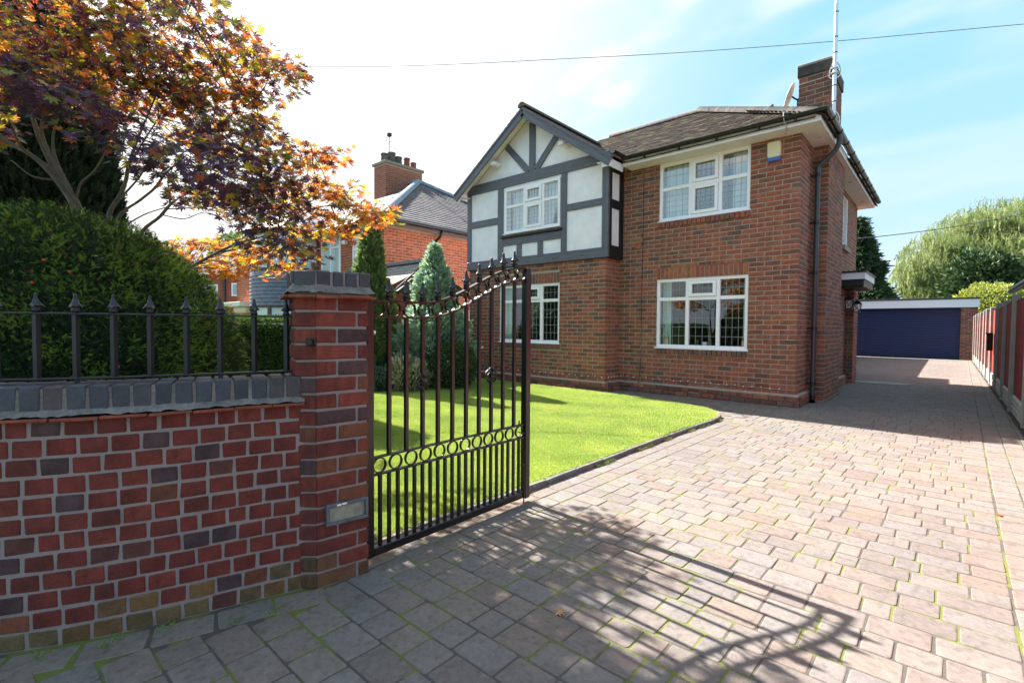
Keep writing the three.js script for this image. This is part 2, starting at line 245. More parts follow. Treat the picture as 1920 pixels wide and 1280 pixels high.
// ---------------------------------------------------------------- driveway of tumbled block paving
{
  const bed = boxUV(new THREE.PlaneGeometry(6.3, 33.5).rotateX(-Math.PI / 2).translate(-2.3, -0.0032, -14.2), 0.36);
  const path = boxUV(new THREE.PlaneGeometry(7.0, 3.2).rotateX(-Math.PI / 2).translate(-8.9, -0.0032, -9.0), 0.36);
  const drive = struct('driveway', merge([bed, path]), M.bed);
  const paverGeo = (w, d) => {
    const P = [], r = 0.011, ring = (ins, y) => { const o = []; for (const [sx, sz, a0] of [[1, 1, 0], [-1, 1, 90], [-1, -1, 180], [1, -1, 270]]) for (const k of [0, 45, 90]) { const a = (a0 + k) * deg, R = r; o.push([sx * (w / 2 - R - ins) + Math.cos(a) * R, y, sz * (d / 2 - R - ins) + Math.sin(a) * R]); } return o; };
    const jx = Array.from({ length: 12 }, () => rr(-0.0018, 0.0018)), R0 = ring(0, -0.04), R1 = ring(0, -0.0055), R2 = ring(0.0035, -0.0008), R3 = ring(0.008, 0);
    for (const R of [R0, R1, R2, R3]) R.forEach((p, i) => { p[0] += jx[i]; p[2] += jx[(i + 5) % 12]; });
    const band = (A, B) => { for (let i = 0; i < 12; i++) { const k = (i + 1) % 12; P.push(...A[i], ...B[i], ...B[k], ...A[i], ...B[k], ...A[k]); } };
    band(R0, R1); band(R1, R2); band(R2, R3);
    for (let i = 0; i < 12; i++) P.push(0, 0, 0, ...R3[(i + 1) % 12], ...R3[i]);
    return fromTris(P);
  };
  const tones = [[0.184, 0.145, 0.132], [0.180, 0.137, 0.122], [0.165, 0.142, 0.136], [0.166, 0.136, 0.129], [0.188, 0.152, 0.134], [0.155, 0.136, 0.134], [0.174, 0.146, 0.135]];
  const sizes = [0.118, 0.158, 0.16, 0.236, 0.24, 0.2], W = 0.167, J = 0.0062;
  const vari = {};
  const variant = (L) => { const key = L.toFixed(3); vari[key] ??= Array.from({ length: 14 }, (_, i) => { const t = tones[i % tones.length], k = rr(0.88, 1.08); return paint(boxUV(paverGeo(L - J, W - J), 0.62, rnd() * 7, rnd() * 7), t.map((v) => v * k)); }).sort((a, b) => a.attributes.color.getX(0) - b.attributes.color.getX(0)); return vari[key]; };
  // worn wheel tracks and damp patches: darker and paler blocks lie in patches
  const tint = (v, x, z) => { const f = clamp((fbm(x * 0.9 + 4, z * 0.5, 2, 3) - 0.5) * 1.6 + 0.5 + rr(-0.42, 0.42)); return v[Math.min(v.length - 1, Math.floor(f * v.length))]; };
  const list = [];
  const put = (x, z, L, turn, sx = 1) => list.push({ x, z, g: tint(variant(L), x, z), turn: turn + rr(-0.008, 0.008), sx, y: rr(-0.0022, 0.0018), tx: rr(-0.004, 0.004), tz: rr(-0.004, 0.004) });
  const rightLine = (z) => 0.218 - 0.0147 * z;
  // borders: two courses along the kerb, three along the fence, one along the garden wall
  for (let c = 0; c < 2; c++) {
    const off = 0.09 + c * 0.166; let s = 0; const len = kerbCurve.getLength() * 0.66;
    while (s < len) { const L = pick([0.236, 0.2, 0.24]); const p = kerbCurve.getPointAt(clamp((s + L / 2) / kerbCurve.getLength())), q = kerbCurve.getTangentAt(clamp((s + L / 2) / kerbCurve.getLength())); const nx = -q.z, nz = q.x; const px = p.x + nx * off, pz = p.z + nz * off; if (pz > -9.32) put(px, pz, L, -Math.atan2(q.z, q.x)); s += L * (p.z < -7.2 && p.x > -3.4 ? 0.94 : 1.0); }
  }
  for (let c = 0; c < 3; c++) { let z = 0.9; while (z > -29.4) { const L = pick([0.236, 0.24, 0.16]); put(rightLine(z) + 0.088 + c * 0.167, z - L / 2, L, Math.PI / 2); z -= L; } }
  { let s = 0; const T = wallCurve.getLength(); while (s < T - 0.1) { const L = pick([0.236, 0.2, 0.24]); const u = (s + L / 2) / T; if (u > 1) break; const p = wallCurve.getPointAt(u), q = wallCurve.getTangentAt(u); put(p.x - q.z * 0.1, p.z + q.x * 0.1, L, -Math.atan2(q.z, q.x)); s += L; } }
  // the field: courses across the drive
  const leftLine = (z) => z > -1.17 ? wallX(z) + 0.21 : z > -1.5 ? -2.36 : z > -7.0 ? kerbX(z) + 0.345 : -12;
  for (let k = 0; k < 186; k++) {
    const z = 1.5 - 0.084 - k * W;
    const x0 = leftLine(z), x1 = rightLine(z);
    let x = x0 + (x0 > -11 ? 0 : 0), xs = x0 > -11 ? x0 : z > -7.25 ? -2.1 : z > -8.35 ? -3.3 : z > -9.45 ? -9.9 : -2.2;
    if (z < -9.45) xs = z > -10.45 ? -1.94 : z > -12.25 ? -1.66 : z > -16.4 ? -1.92 : -3.6;
    x = xs;
    while (x < x1 - 0.02) {
      let L = pick(z < -7.1 && z > -9.45 && x < -1.6 ? [0.118, 0.118, 0.158] : sizes); let e = x + L; if (x1 - e < 0.07) { L = x1 - x; e = x1; }
      const cx = (x + e) / 2, base = sizes.reduce((a, b) => Math.abs(b - L) < Math.abs(a - L) ? b : a);
      let ok = true;
      if (z < -6.9 && z > -9.5) { // keep clear of the lawn and its two border courses
        let dmin = 9, sgn = 1; for (let i = 80; i < kerbSamples.length; i++) { const p = kerbSamples[i], dd = Math.hypot(p.x - cx, p.z - z); if (dd < dmin) { dmin = dd; const a = kerbSamples[i - 1]; sgn = ((p.x - a.x) * (z - p.z) - (p.z - a.z) * (cx - p.x)); } }
        ok = sgn > 0 ? dmin > (cx < -6 ? 0.12 : 0.37) : false;
      }
      if (ok) put(cx, z, base, 0, (L - J) / (base - J));
      x = e;
    }
  }
  const eye = V(0, EYE, 0);
  for (const b of list) { b.m = new THREE.Matrix4().compose(V(b.x, b.y, b.z), new THREE.Quaternion().setFromEuler(new THREE.Euler(b.tx, b.turn, b.tz)), V(b.sx, 1, 1)); const p = V(b.x, 0, b.z).project(camera); b.d = Math.abs(p.x) < 1.1 && p.y > -1.2 && p.z < 1 ? V(b.x, 0, b.z).distanceTo(eye) : 99 + V(b.x, 0, b.z).distanceTo(eye); }
  list.sort((a, b) => a.d - b.d);
  for (const b of list.slice(0, 300)) { const m = part('paving_block', b.g, M.paver, drive); b.m.decompose(m.position, m.quaternion, m.scale); }
  part('block_paving', merge(list.slice(300).map((b) => b.g.clone().applyMatrix4(b.m))), M.paver, drive, 'stuff');
}
// dark soil strip at the foot of the fence
{
  const g = new THREE.PlaneGeometry(0.4, 34, 6, 120).rotateX(-Math.PI / 2).translate(0.93, 0.004, -13.5), p = g.attributes.position;
  for (let i = 0; i < p.count; i++) p.setY(i, 0.004 + 0.022 * noise3(p.getX(i) * 9, p.getZ(i) * 5, 3));
  g.computeVertexNormals(); struct('soil_strip', boxUV(g, 1), M.soil);
}
// ---------------------------------------------------------------- lawn
{
  const sh = new THREE.Shape(); const inner = kerbSamples.map((p, i) => { const q = kerbCurve.getTangentAt(clamp(i / 240)); return [p.x + q.z * 0.05, p.z - q.x * 0.05]; });
  const poly = [...inner, [-9.9, -5.9], [-6.4, -3.4], [-4.6, -2.2], [-3.4, -1.5], [-2.75, -1.5]];
  poly.forEach(([x, z], i) => i ? sh.lineTo(x, -z) : sh.moveTo(x, -z));
  const g = new THREE.ExtrudeGeometry(sh, { depth: 0.06, bevelEnabled: false }).rotateX(-Math.PI / 2).translate(0, -0.02, 0);
  struct('lawn', boxUV(g.toNonIndexed(), 0.7), std([0.32, 0.43, 0.055], { map: texStone, roughness: 1 }));
  const inside = (x, z) => { let c = false; for (let i = 0, j = poly.length - 1; i < poly.length; j = i++) { const [xi, zi] = poly[i], [xj, zj] = poly[j]; if ((zi > z) !== (zj > z) && x < (xj - xi) * (z - zi) / (zj - zi) + xi) c = !c; } return c; };
  // tuft of seven blades
  const P = []; for (let b = 0; b < 7; b++) { const a = rnd() * 6.283, x = rr(-0.012, 0.012), z = rr(-0.012, 0.012), h = rr(0.016, 0.03), lean = rr(0.004, 0.016), w = 0.0017, c = Math.cos(a), s = Math.sin(a); const A = [x - s * w, 0, z + c * w], B = [x + s * w, 0, z - c * w], C2 = [x + c * lean * 0.4 - s * w * 0.7, h * 0.6, z + s * lean * 0.4 + c * w * 0.7], D2 = [x + c * lean * 0.4 + s * w * 0.7, h * 0.6, z + s * lean * 0.4 - c * w * 0.7], E = [x + c * lean, h, z + s * lean]; P.push(...A, ...B, ...D2, ...A, ...D2, ...C2, ...C2, ...D2, ...E); }
  const tuft = fromTris(P);
  const mat = new THREE.MeshPhysicalMaterial({ color: 0xffffff, roughness: 0.75, transmission: 0.35, thickness: 0, side: THREE.DoubleSide });
  const N = 190000, mesh = new THREE.InstancedMesh(tuft, mat, N), q = new THREE.Matrix4(), c = new THREE.Color(); let n = 0;
  for (let tries = 0; n < N && tries < N * 6; tries++) {
    const x = rr(-9.9, -2.45), z = -1.45 - 7.2 * Math.pow(rnd(), 1.25); if (!inside(x, z)) continue;
    const near = Math.hypot(x, z); if (near > 7 && rnd() < 0.35) continue;
    const k = near > 6 ? 1.3 : 0.95, pch = fbm(x * 2.2, z * 2.2, 3, 3), dry = fbm(x * 7, z * 7, 9, 2), stripe = 0.16 * Math.sin((x * 0.30 + z) * 5.5);
    q.compose(V(x, 0.036, z), new THREE.Quaternion().setFromEuler(new THREE.Euler(0, rnd() * 6.28, 0)), V(k, k * rr(0.7, 1.15), k)); mesh.setMatrixAt(n, q);
    const t = clamp(0.55 + (pch - 0.5) * 1.6 + rr(-0.25, 0.25) + stripe), y = sstep(0.6, 0.8, dry) * 0.5;
    { const kk = rr(0.86, 1.12); c.setRGB((lerp(0.30, 0.45, t) + 0.07 * y) * kk, (lerp(0.41, 0.54, t) - 0.01 * y) * kk, (lerp(0.06, 0.095, t) + 0.05 * y) * kk); }; mesh.setColorAt(n, c); n++;
  }
  mesh.count = n; mesh.name = 'grass'; mesh.userData = { label: 'short bright green mown grass of the front lawn', category: 'grass', kind: 'stuff' }; mesh.receiveShadow = mesh.castShadow = true; scene.add(mesh);
  // kerb of dark edging blocks on the drive side
  const kerb = thing('lawn_edging', 'low grey edging kerb curving along the drive side of the lawn', 'edging', [0, 0, 0]);
  const T = kerbCurve.getLength(); let s = 0.0;
  while (s < 6.15) { const L = Math.min(s > 5.2 ? 0.16 : 0.46, 6.2 - s), u = (s + L / 2) / T, p = kerbCurve.getPointAt(u), t = kerbCurve.getTangentAt(u); const gg = paint(boxUV(chamferBox(L - 0.006, 0.11, 0.055, 0.01, 0.003), 1.3, rnd() * 5, rnd() * 5), [0.15 * rr(0.8, 1.15), 0.135 * rr(0.9, 1.1), 0.125]); const m = part('edging_block', gg, M.brick, kerb); m.position.set(p.x + t.z * 0.022, -0.012 + rr(-0.005, 0.004), p.z - t.x * 0.022); m.rotation.y = -Math.atan2(t.z, t.x); s += L; }
  // soil border behind the lawn
  const b = new THREE.Shape(); [[-3.3, -1.5], [-4.6, -2.25], [-6.4, -3.45], [-9.9, -5.95], [-9.9, -9.3], [-13, -9.3], [-13, -1.0], [-3.2, -1.0]].forEach(([x, z], i) => i ? b.lineTo(x, -z) : b.moveTo(x, -z));
  struct('flower_bed', boxUV(new THREE.ShapeGeometry(b).rotateX(-Math.PI / 2).translate(0, 0.02, 0).toNonIndexed(), 1), M.soil);
  // tufts of grass and moss that grow in the joints of the paving
  // fallen leaves
  const lf = (() => { const P = []; for (let i = 0; i < 5; i++) { const a = (i - 2) * 0.62, d = [Math.sin(a), Math.cos(a)], n2 = [d[1], -d[0]], l = 1 - 0.12 * Math.abs(i - 2); P.push(0, 0, 0, d[0] * l * 0.5 + n2[0] * 0.14, 0.12, d[1] * l * 0.5 + n2[1] * 0.14, d[0] * l, 0.02, d[1] * l, 0, 0, 0, d[0] * l, 0.02, d[1] * l, d[0] * l * 0.5 - n2[0] * 0.14, 0.1, d[1] * l * 0.5 - n2[1] * 0.14); } return fromTris(P).scale(0.045, 0.045, 0.045); })();
  const leafRed = std([0.36, 0.09, 0.035], { side: THREE.DoubleSide }), leafTan = std([0.50, 0.24, 0.10], { side: THREE.DoubleSide });
  const fl = (label, x, y, z, m) => { const o = part(numbered('fallen_leaf'), lf, m, scene); o.position.set(x, y, z); o.rotation.y = rnd() * 6; o.userData = { label, category: 'leaf' }; };
  fl('fallen tan maple leaf on the lawn near the edging kerb', -2.78, 0.062, -4.55, leafTan); fl('fallen red leaf on the paving close to the fence', 0.32, 0.003, -5.0, leafRed);
  fl('fallen brown leaf lying far out on the middle of the lawn', -4.05, 0.06, -4.1, leafRed); fl('fallen leaf on the shaded paving in front of the gate', -1.35, 0.003, -1.85, leafTan);
  // little weeds at the foot of the garden wall
  const wt = new THREE.InstancedMesh(tuft, mat, 400); let wk = 0;
  for (const u of [0.30, 0.37, 0.52, 0.63, 0.72, 0.85, 0.93]) { const p = wallCurve.getPointAt(u), t = wallCurve.getTangentAt(u), r0 = rr(0.02, 0.16); for (let j = 0; j < 9; j++) { q.compose(V(p.x - t.z * (r0 + gz() * 0.02) + gz() * 0.035, -0.004, p.z + t.x * r0 + gz() * 0.04), new THREE.Quaternion().setFromEuler(new THREE.Euler(rr(-0.9, 0.9), rnd() * 6, rr(-0.9, 0.9))), V(1.3, rr(0.3, 0.9), 1.3)); wt.setMatrixAt(wk, q); c.setRGB(rr(0.12, 0.22), rr(0.2, 0.32), 0.05); wt.setColorAt(wk++, c); } }
  function gz() { return rnd() + rnd() - 1; }
  wt.count = wk; wt.name = 'weeds'; used.weeds = 0; wt.userData = { label: 'tiny green weeds sprouting at the foot of the garden wall', category: 'weeds', kind: 'stuff' }; wt.castShadow = wt.receiveShadow = true; scene.add(wt);
  const tm = new THREE.InstancedMesh(tuft, mat, 2600); let k = 0;
  for (let i = 0; i < 700; i++) { const s2 = rnd() * 6, p = kerbCurve.getPointAt(s2 / T), t = kerbCurve.getTangentAt(s2 / T), cl = noise3(s2 * 6, 4, 1); if (cl < 0.55) continue; for (let j = 0; j < 3; j++) { q.compose(V(p.x - t.z * rr(0.01, 0.03), -0.006, p.z + t.x * rr(0.01, 0.03)), new THREE.Quaternion().setFromEuler(new THREE.Euler(rr(-0.5, 0.5), rnd() * 6, rr(-0.5, 0.5))), V(1.2, rr(0.5, 1.5), 1.2)); tm.setMatrixAt(k, q); c.setRGB(rr(0.13, 0.22), rr(0.18, 0.24), 0.05); tm.setColorAt(k++, c); } }
  tm.count = k; tm.name = numbered('weeds'); tm.userData = { label: 'straggling weeds growing along the foot of the lawn kerb', category: 'weeds', kind: 'stuff' }; tm.castShadow = tm.receiveShadow = true; scene.add(tm);
}
// round pale stone slab by the porch
{ const g = boxUV(new THREE.CylinderGeometry(0.42, 0.42, 0.03, 28).scale(1.5, 1, 0.8).translate(-1.25, 0.001, -15.2), 1); struct('doorstep_slab', g, M.concrete); }

// ================================================================ GARDEN WALL, PILLAR, RAILING, GATE
rnd = mulberry(23);
{
  const wall = thing('garden_wall', 'low curved red brick entrance wall with blue brick coping', 'wall');
  const T = wallCurve.getLength(), H0 = 0.948, CH = 0.08;
  // core: curved slab
  const N = 40, P = [], inner = [], outer = [];
  for (let i = 0; i <= N; i++) { const p = wallCurve.getPointAt(i / N), t = wallCurve.getTangentAt(i / N), nx = -t.z, nz = t.x; outer.push([p.x - nx * 0.0045, p.z - nz * 0.0045]); inner.push([p.x - nx * 0.225, p.z - nz * 0.225]); }
  const quad = (a, b, c, d) => P.push(...a, ...b, ...c, ...a, ...c, ...d), q3 = (p, y) => [p[0], y, p[1]];
  for (let i = 0; i < N; i++) { quad(q3(outer[i], -0.05), q3(outer[i + 1], -0.05), q3(outer[i + 1], H0), q3(outer[i], H0)); quad(q3(inner[i + 1], -0.05), q3(inner[i], -0.05), q3(inner[i], H0), q3(inner[i + 1], H0)); quad(q3(outer[i], H0), q3(outer[i + 1], H0), q3(inner[i + 1], H0), q3(inner[i], H0)); }
  quad(q3(outer[N], -0.05), q3(inner[N], -0.05), q3(inner[N], H0), q3(outer[N], H0));
  const core = part('mortar', boxUV(fromTris(P)), M.mortarWall, wall);
  const tones = [[0.150, 0.024, 0.018], [0.165, 0.030, 0.021], [0.128, 0.023, 0.018], [0.062, 0.032, 0.036], [0.145, 0.045, 0.024], [0.090, 0.030, 0.025], [0.155, 0.082, 0.032], [0.118, 0.080, 0.036]];
  const tone = toneOf([36, 28, 24, 8, 1.5, 5, 0, 0]), low = toneOf([3, 3, 0, 2, 4, 1, 12, 4]), foot = toneOf([0, 0, 0, 0, 0, 1, 7, 8]);
  const pitch = 0.1095, J = 0.0125, set = brickSet(pitch - J, CH - 0.0125, 0.105, tones, 5, 0.004, 0.0018);
  const place = (mesh, s, y, off, tw = 1) => { const u = clamp(s / T), p = wallCurve.getPointAt(u), t = wallCurve.getTangentAt(u); mesh.position.set(p.x + t.z * off, y, p.z - t.x * off); mesh.rotation.set(0, -Math.atan2(t.z, t.x), 0); mesh.scale.x = tw; return mesh; };
  for (let r = 0; r < 12; r++) {
    let s = 0.22 + (r % 2) * pitch * 0.5 + rr(-0.008, 0.008); const y = (r + 0.5) * CH - 0.006;
    while (s < T - 0.012) { let w = pitch * (rnd() < 0.05 ? 0.75 : 1) * rr(0.97, 1.03); if (s + w > T - 0.012) w = T - 0.012 - s; if (w < 0.035) break; const g = pick(set[r === 0 ? foot() : r === 1 ? low() : r === 2 && rnd() < 0.08 ? low() : tone()]); const m = part('brick', g, M.brick, wall); place(m, s + w / 2, y + rr(-0.002, 0.002), 0.0525 + rr(-0.002, 0.002), (w - J) / (pitch - J)); m.rotation.z = rr(-0.005, 0.005); s += w; }
  }
  // mossy joints low down: a thin sloping fillet of earth where the wall meets the paving
  // creasing tiles, mortar fillet, blue bricks on edge
  const tilePts = []; let s = 0.1;
  while (s < T - 0.02) { const L = 0.165; const g = paint(boxUV(chamferBox(Math.min(L, T - s) - 0.004, 0.013, 0.25, 0.003, 0.002), 1.5, rnd() * 4, rnd() * 4), [0.24 * rr(0.8, 1.1), 0.055, 0.03]); const p = g.attributes.position; for (let i = 0; i < p.count; i++) p.setY(i, p.getY(i) - 0.012 * Math.cos(p.getX(i) / L * 2 * Math.PI) * -1 - 0.006); g.computeVertexNormals(); const m = part('creasing_tile', g, M.brick, wall); place(m, s + Math.min(L, T - s) / 2, H0 + 0.021 + rr(-0.003, 0.003), 0.125 - 0.03 + rr(-0.004, 0.004)); m.rotation.x = rr(-0.03, 0.03); s += L; }
  const F = []; for (let i = 4; i < 160; i++) { const u0 = i / 160, u1 = (i + 1) / 160; const c = (u, f) => { const p = wallCurve.getPointAt(u), t = wallCurve.getTangentAt(u), w = noise3(u * 90, f * 3, 2) * 0.009; const off = [-0.026, -0.012, 0.006][f] + w * (f === 1 ? 1 : 0.5), y = H0 + [0.014, 0.028, 0.042][f] + w; return [p.x + t.z * off, y, p.z - t.x * off]; }; for (const f of [0, 1]) quad2(c(u0, f), c(u1, f), c(u1, f + 1), c(u0, f + 1)); }
  function quad2(a, b, c, d) { F.push(...a, ...b, ...c, ...a, ...c, ...d); }
  part('mortar_fillet', boxUV(fromTris(F)), M.mortarOld, wall);
  const blueTones = [[0.062, 0.070, 0.098], [0.078, 0.078, 0.10], [0.092, 0.072, 0.085], [0.055, 0.062, 0.088]], bset = brickSet(0.0655, 0.112, 0.232, blueTones, 4, 0.0045, 0.0015), bt = toneOf([5, 3, 2, 4]);
  const cp = 0.0765; s = T - 0.05; let k = 0;
  while (s > 0.12) { const m = part('coping_brick', pick(bset[bt()]), M.blue, wall); place(m, s, H0 + 0.083 + rr(-0.002, 0.002), 0.118 + rr(-0.002, 0.002)); m.rotation.z = rr(-0.012, 0.012); s -= cp * rr(0.985, 1.015); k++; }
  const C = []; for (let i = 3; i < 40; i++) { const f = (u, o, y) => { const p = wallCurve.getPointAt(u), t = wallCurve.getTangentAt(u); return [p.x + t.z * o, y, p.z - t.x * o]; }; const a = i / 40, b = (i + 1) / 40; for (const [o0, y0, o1, y1] of [[0.005, H0 + 0.03, 0.007, H0 + 0.130], [0.007, H0 + 0.130, 0.222, H0 + 0.128], [0.222, H0 + 0.128, 0.222, H0 + 0.02]]) C.push(...f(a, o0, y0), ...f(b, o0, y0), ...f(b, o1, y1), ...f(a, o0, y0), ...f(b, o1, y1), ...f(a, o1, y1)); if (i === 39) for (const q of [[0.012, H0 + 0.03], [0.016, H0 + 0.128], [0.222, H0 + 0.128], [0.012, H0 + 0.03], [0.222, H0 + 0.128], [0.222, H0 + 0.02]]) C.push(...f(1, q[0], q[1])); }
  part('coping_mortar', boxUV(fromTris(C)), M.mortarOld, wall);

  // ---------------------------------------------------------------- gate pillar
  const pil = thing('gate_pillar', 'red brick gate pillar with blue brick cap beside the open gate', 'pillar');
  const A = V(-2.337, 0, -1.462), B = V(-2.383, 0, -1.192), Cc = V(-2.462, 0, -1.118), D = V(-2.70, 0, -1.20), E = V(-2.66, 0, -1.50);
  const foot5 = [A, B, Cc, D, E], ctr = V(-2.5, 0, -1.31);
  const prism = (pts, y0, y1, ins) => { const q = pts.map((p) => { const v = ctr.clone().sub(p); return p.clone().addScaledVector(v.normalize(), ins); }), P = []; q.forEach((p, i) => { const n = q[(i + 1) % q.length]; P.push(p.x, y0, p.z, p.x, y1, p.z, n.x, y1, n.z, p.x, y0, p.z, n.x, y1, n.z, n.x, y0, n.z); P.push(p.x, y1, p.z, ctr.x, y1, ctr.z, n.x, y1, n.z); }); return boxUV(fromTris(P)); };
  part('mortar', prism(foot5, -0.05, 1.5, 0.01), M.mortarWall, pil);
  const PH = 0.0838; const ptones = [[0.155, 0.027, 0.019], [0.17, 0.034, 0.022], [0.13, 0.025, 0.02], [0.07, 0.033, 0.034], [0.165, 0.052, 0.027], [0.115, 0.055, 0.028]];
  const pset = brickSet(0.26, PH - 0.0135, 0.1, ptones, 5, 0.005, 0.0025), ptone = toneOf([26, 24, 18, 8, 8, 0]);
  const face = (a, b, breaks, parity, depth = 0.1) => { const u = b.clone().sub(a), L = u.length(); u.normalize(); const n = u.clone().cross(V(0, 1, 0)); for (let r = 0; r < 18; r++) { const br = breaks[(r + parity) % breaks.length].map((f) => f * L); for (let i = 0; i < br.length - 1; i++) { const w = br[i + 1] - br[i] - (i < br.length - 2 ? 0.0125 : 0.0); const cx = br[i] + w / 2; const g = pick(pset[r === 0 ? 5 : r === 1 && rnd() < 0.4 ? 5 : ptone()]); const m = part('brick', g, M.brick, pil); const p = a.clone().addScaledVector(u, cx).addScaledVector(n, -0.05 + rr(-0.001, 0.0015)); m.position.set(p.x, (r + 0.5) * PH - 0.005, p.z); m.rotation.y = Math.atan2(-u.z, u.x); m.scale.x = w / 0.26; } } };
  face(B, A, [[0, 0.80, 1.0], [0, 0.42, 1.0]], 0);
  face(Cc, B, [[0, 0.98], [0, 0.98]], 0);
  face(D, Cc, [[0, 0.5, 0.97], [0, 0.25, 0.75, 0.97]], 0);
  face(A, E, [[0.05, 0.5, 1.0], [0.05, 0.28, 0.76, 1.0]], 0);
  face(E, D, [[0.04, 0.5, 0.98], [0.04, 0.75, 0.98]], 0);
  // cap: creasing tiles, fillet and a ring of blue bricks on end
  const grow = (d) => foot5.map((p) => p.clone().addScaledVector(p.clone().sub(ctr).normalize(), d));
  const capR = grow(0.045), capB = grow(0.012);
  const tileRing = (i, t0, t1) => { const a = capR[i].clone().lerp(capR[(i + 1) % 5], t0), b = capR[i].clone().lerp(capR[(i + 1) % 5], t1); const u = b.clone().sub(a), L = u.length(); const g = paint(boxUV(chamferBox(L - 0.002, 0.013, 0.14, 0.003, 0.002), 1.5, rnd() * 4, rnd() * 4), [0.25 * rr(0.85, 1.1), 0.06, 0.032]); const p = g.attributes.position; for (let k2 = 0; k2 < p.count; k2++) p.setY(k2, p.getY(k2) + 0.011 * Math.cos(p.getX(k2) / L * 2 * Math.PI) - 0.004); g.computeVertexNormals(); const m = part('creasing_tile', g, M.brick, pil); const mid = a.lerp(b, 0.5); const inw = ctr.clone().sub(mid).normalize().multiplyScalar(0.062); m.position.set(mid.x + inw.x, 1.507 + rr(-0.003, 0.003), mid.z + inw.z); m.rotation.y = Math.atan2(-u.z, u.x); };
  for (const [i, n] of [[0, 2], [1, 1], [2, 2], [3, 2], [4, 2]]) for (let k2 = 0; k2 < n; k2++) tileRing(i, k2 / n, (k2 + 1) / n);
  { const P2 = [], rim = (d, y, s2) => foot5.flatMap((p, i) => { const a = p.clone().addScaledVector(p.clone().sub(ctr).normalize(), d), n = foot5[(i + 1) % 5].clone(); n.addScaledVector(n.clone().sub(ctr).normalize(), d); return Array.from({ length: 10 }, (_, k2) => { const v = a.clone().lerp(n, k2 / 10), w = (noise3(v.x * 55, v.z * 55, s2) - 0.5) * 0.014; return [v.x, y + w, v.z]; }); }); const r0 = rim(0.04, 1.514, 1), r1 = rim(0.026, 1.530, 5), r2 = rim(0.006, 1.556, 9); for (const [x, y] of [[r0, r1], [r1, r2]]) for (let i = 0; i < x.length; i++) { const j = (i + 1) % x.length; P2.push(...x[i], ...y[i], ...y[j], ...x[i], ...y[j], ...x[j]); } part('mortar_fillet', boxUV(fromTris(P2)), M.mortarOld, pil); }
  const capset = brickSet(0.1, 0.082, 0.1, [[0.058, 0.058, 0.080], [0.07, 0.062, 0.078], [0.05, 0.052, 0.072]], 4, 0.007, 0.002);
  const capFace = (i, breaks) => { const a = capB[i], b = capB[(i + 1) % 5], u = b.clone().sub(a), L = u.length(); u.normalize(); const n = u.clone().cross(V(0, 1, 0)); for (let k2 = 0; k2 < breaks.length - 1; k2++) { const w = (breaks[k2 + 1] - breaks[k2]) * L - 0.009, cx = breaks[k2] * L + w / 2; const m = part('cap_brick', pick(pick(capset)), M.blue, pil); const sg = n.dot(a.clone().sub(ctr)) > 0 ? 1 : -1; const p = a.clone().addScaledVector(u, cx).addScaledVector(n, -0.05 * sg); m.position.set(p.x, 1.585 + rr(-0.002, 0.002), p.z); m.rotation.y = Math.atan2(-u.z, u.x); m.scale.x = w / 0.1; } };
  capFace(0, [0, 0.25, 0.5, 0.72, 1]); capFace(1, [0, 1]); capFace(2, [0, 0.5, 1]); capFace(3, [0, 0.33, 0.66, 1]); capFace(4, [0, 0.5, 1]);
  part('cap_mortar', prism(capB, 1.5, 1.615, 0.008), M.mortarWall, pil);

  // ---------------------------------------------------------------- light set into the pillar
  const u = A.clone().sub(B).normalize(), n = u.clone().cross(V(0, 1, 0)).normalize();
  const yaw = Math.atan2(-u.z, u.x), lp = B.clone().addScaledVector(u, 0.155).addScaledVector(n, 0.0);
  const lamp = thing('brick_light', 'rectangular grey framed frosted light set low in the gate pillar', 'light fitting', [lp.x, 0.368, lp.z], yaw);
  const fw = 0.225, fh = 0.112, fr = 0.017;
  const mGrey = std([0.13, 0.145, 0.175], { map: texBrick, roughness: 0.6 });
  part('frame', merge([cbox(-fw / 2, fw / 2, fh / 2 - fr, fh / 2, -0.02, 0.016), cbox(-fw / 2, fw / 2, -fh / 2, -fh / 2 + fr, -0.02, 0.016), cbox(-fw / 2, -fw / 2 + fr, -fh / 2 + fr, fh / 2 - fr, -0.02, 0.016), cbox(fw / 2 - fr, fw / 2, -fh / 2 + fr, fh / 2 - fr, -0.02, 0.016)]), mGrey, lamp);
  part('lens', cbox(-fw / 2 + fr, fw / 2 - fr, -fh / 2 + fr, fh / 2 - fr, -0.01, 0.008), new THREE.MeshPhysicalMaterial({ color: new THREE.Color().setRGB(0.42, 0.42, 0.33), roughness: 0.45, map: texRough, clearcoat: 0.6 }), lamp);
  part('paint_mark', merge([cbox(-0.058, -0.036, fh / 2 - 0.014, fh / 2 - 0.004, 0.0162, 0.0175, 0.0006), cbox(-0.032, -0.006, fh / 2 - 0.012, fh / 2 - 0.003, 0.0162, 0.0175, 0.0006)]), M.white, lamp);
  // latch on the pillar
  const lt = thing('latch_bracket', 'small black metal latch bracket bolted high on the gate pillar', 'latch', [B.x - 0.012, 1.265, B.z + 0.012], Math.atan2(-(B.z - Cc.z), B.x - Cc.x));
  part('plate', cbox(-0.03, 0.02, -0.018, 0.018, -0.004, 0.012), M.iron, lt); part('bolt', new THREE.CylinderGeometry(0.012, 0.012, 0.035, 10).rotateX(Math.PI / 2).translate(0, 0, 0.022).toNonIndexed(), M.iron, lt);

  // ---------------------------------------------------------------- railing on the wall
  const rail = thing('wall_railing', 'black iron railing with spear finials on top of the garden wall', 'railing');
  const off = 0.13, TT = (s2) => { const p = wallCurve.getPointAt(clamp(s2 / T)), t = wallCurve.getTangentAt(clamp(s2 / T)); return V(p.x + t.z * off, 0, p.z - t.x * off); };
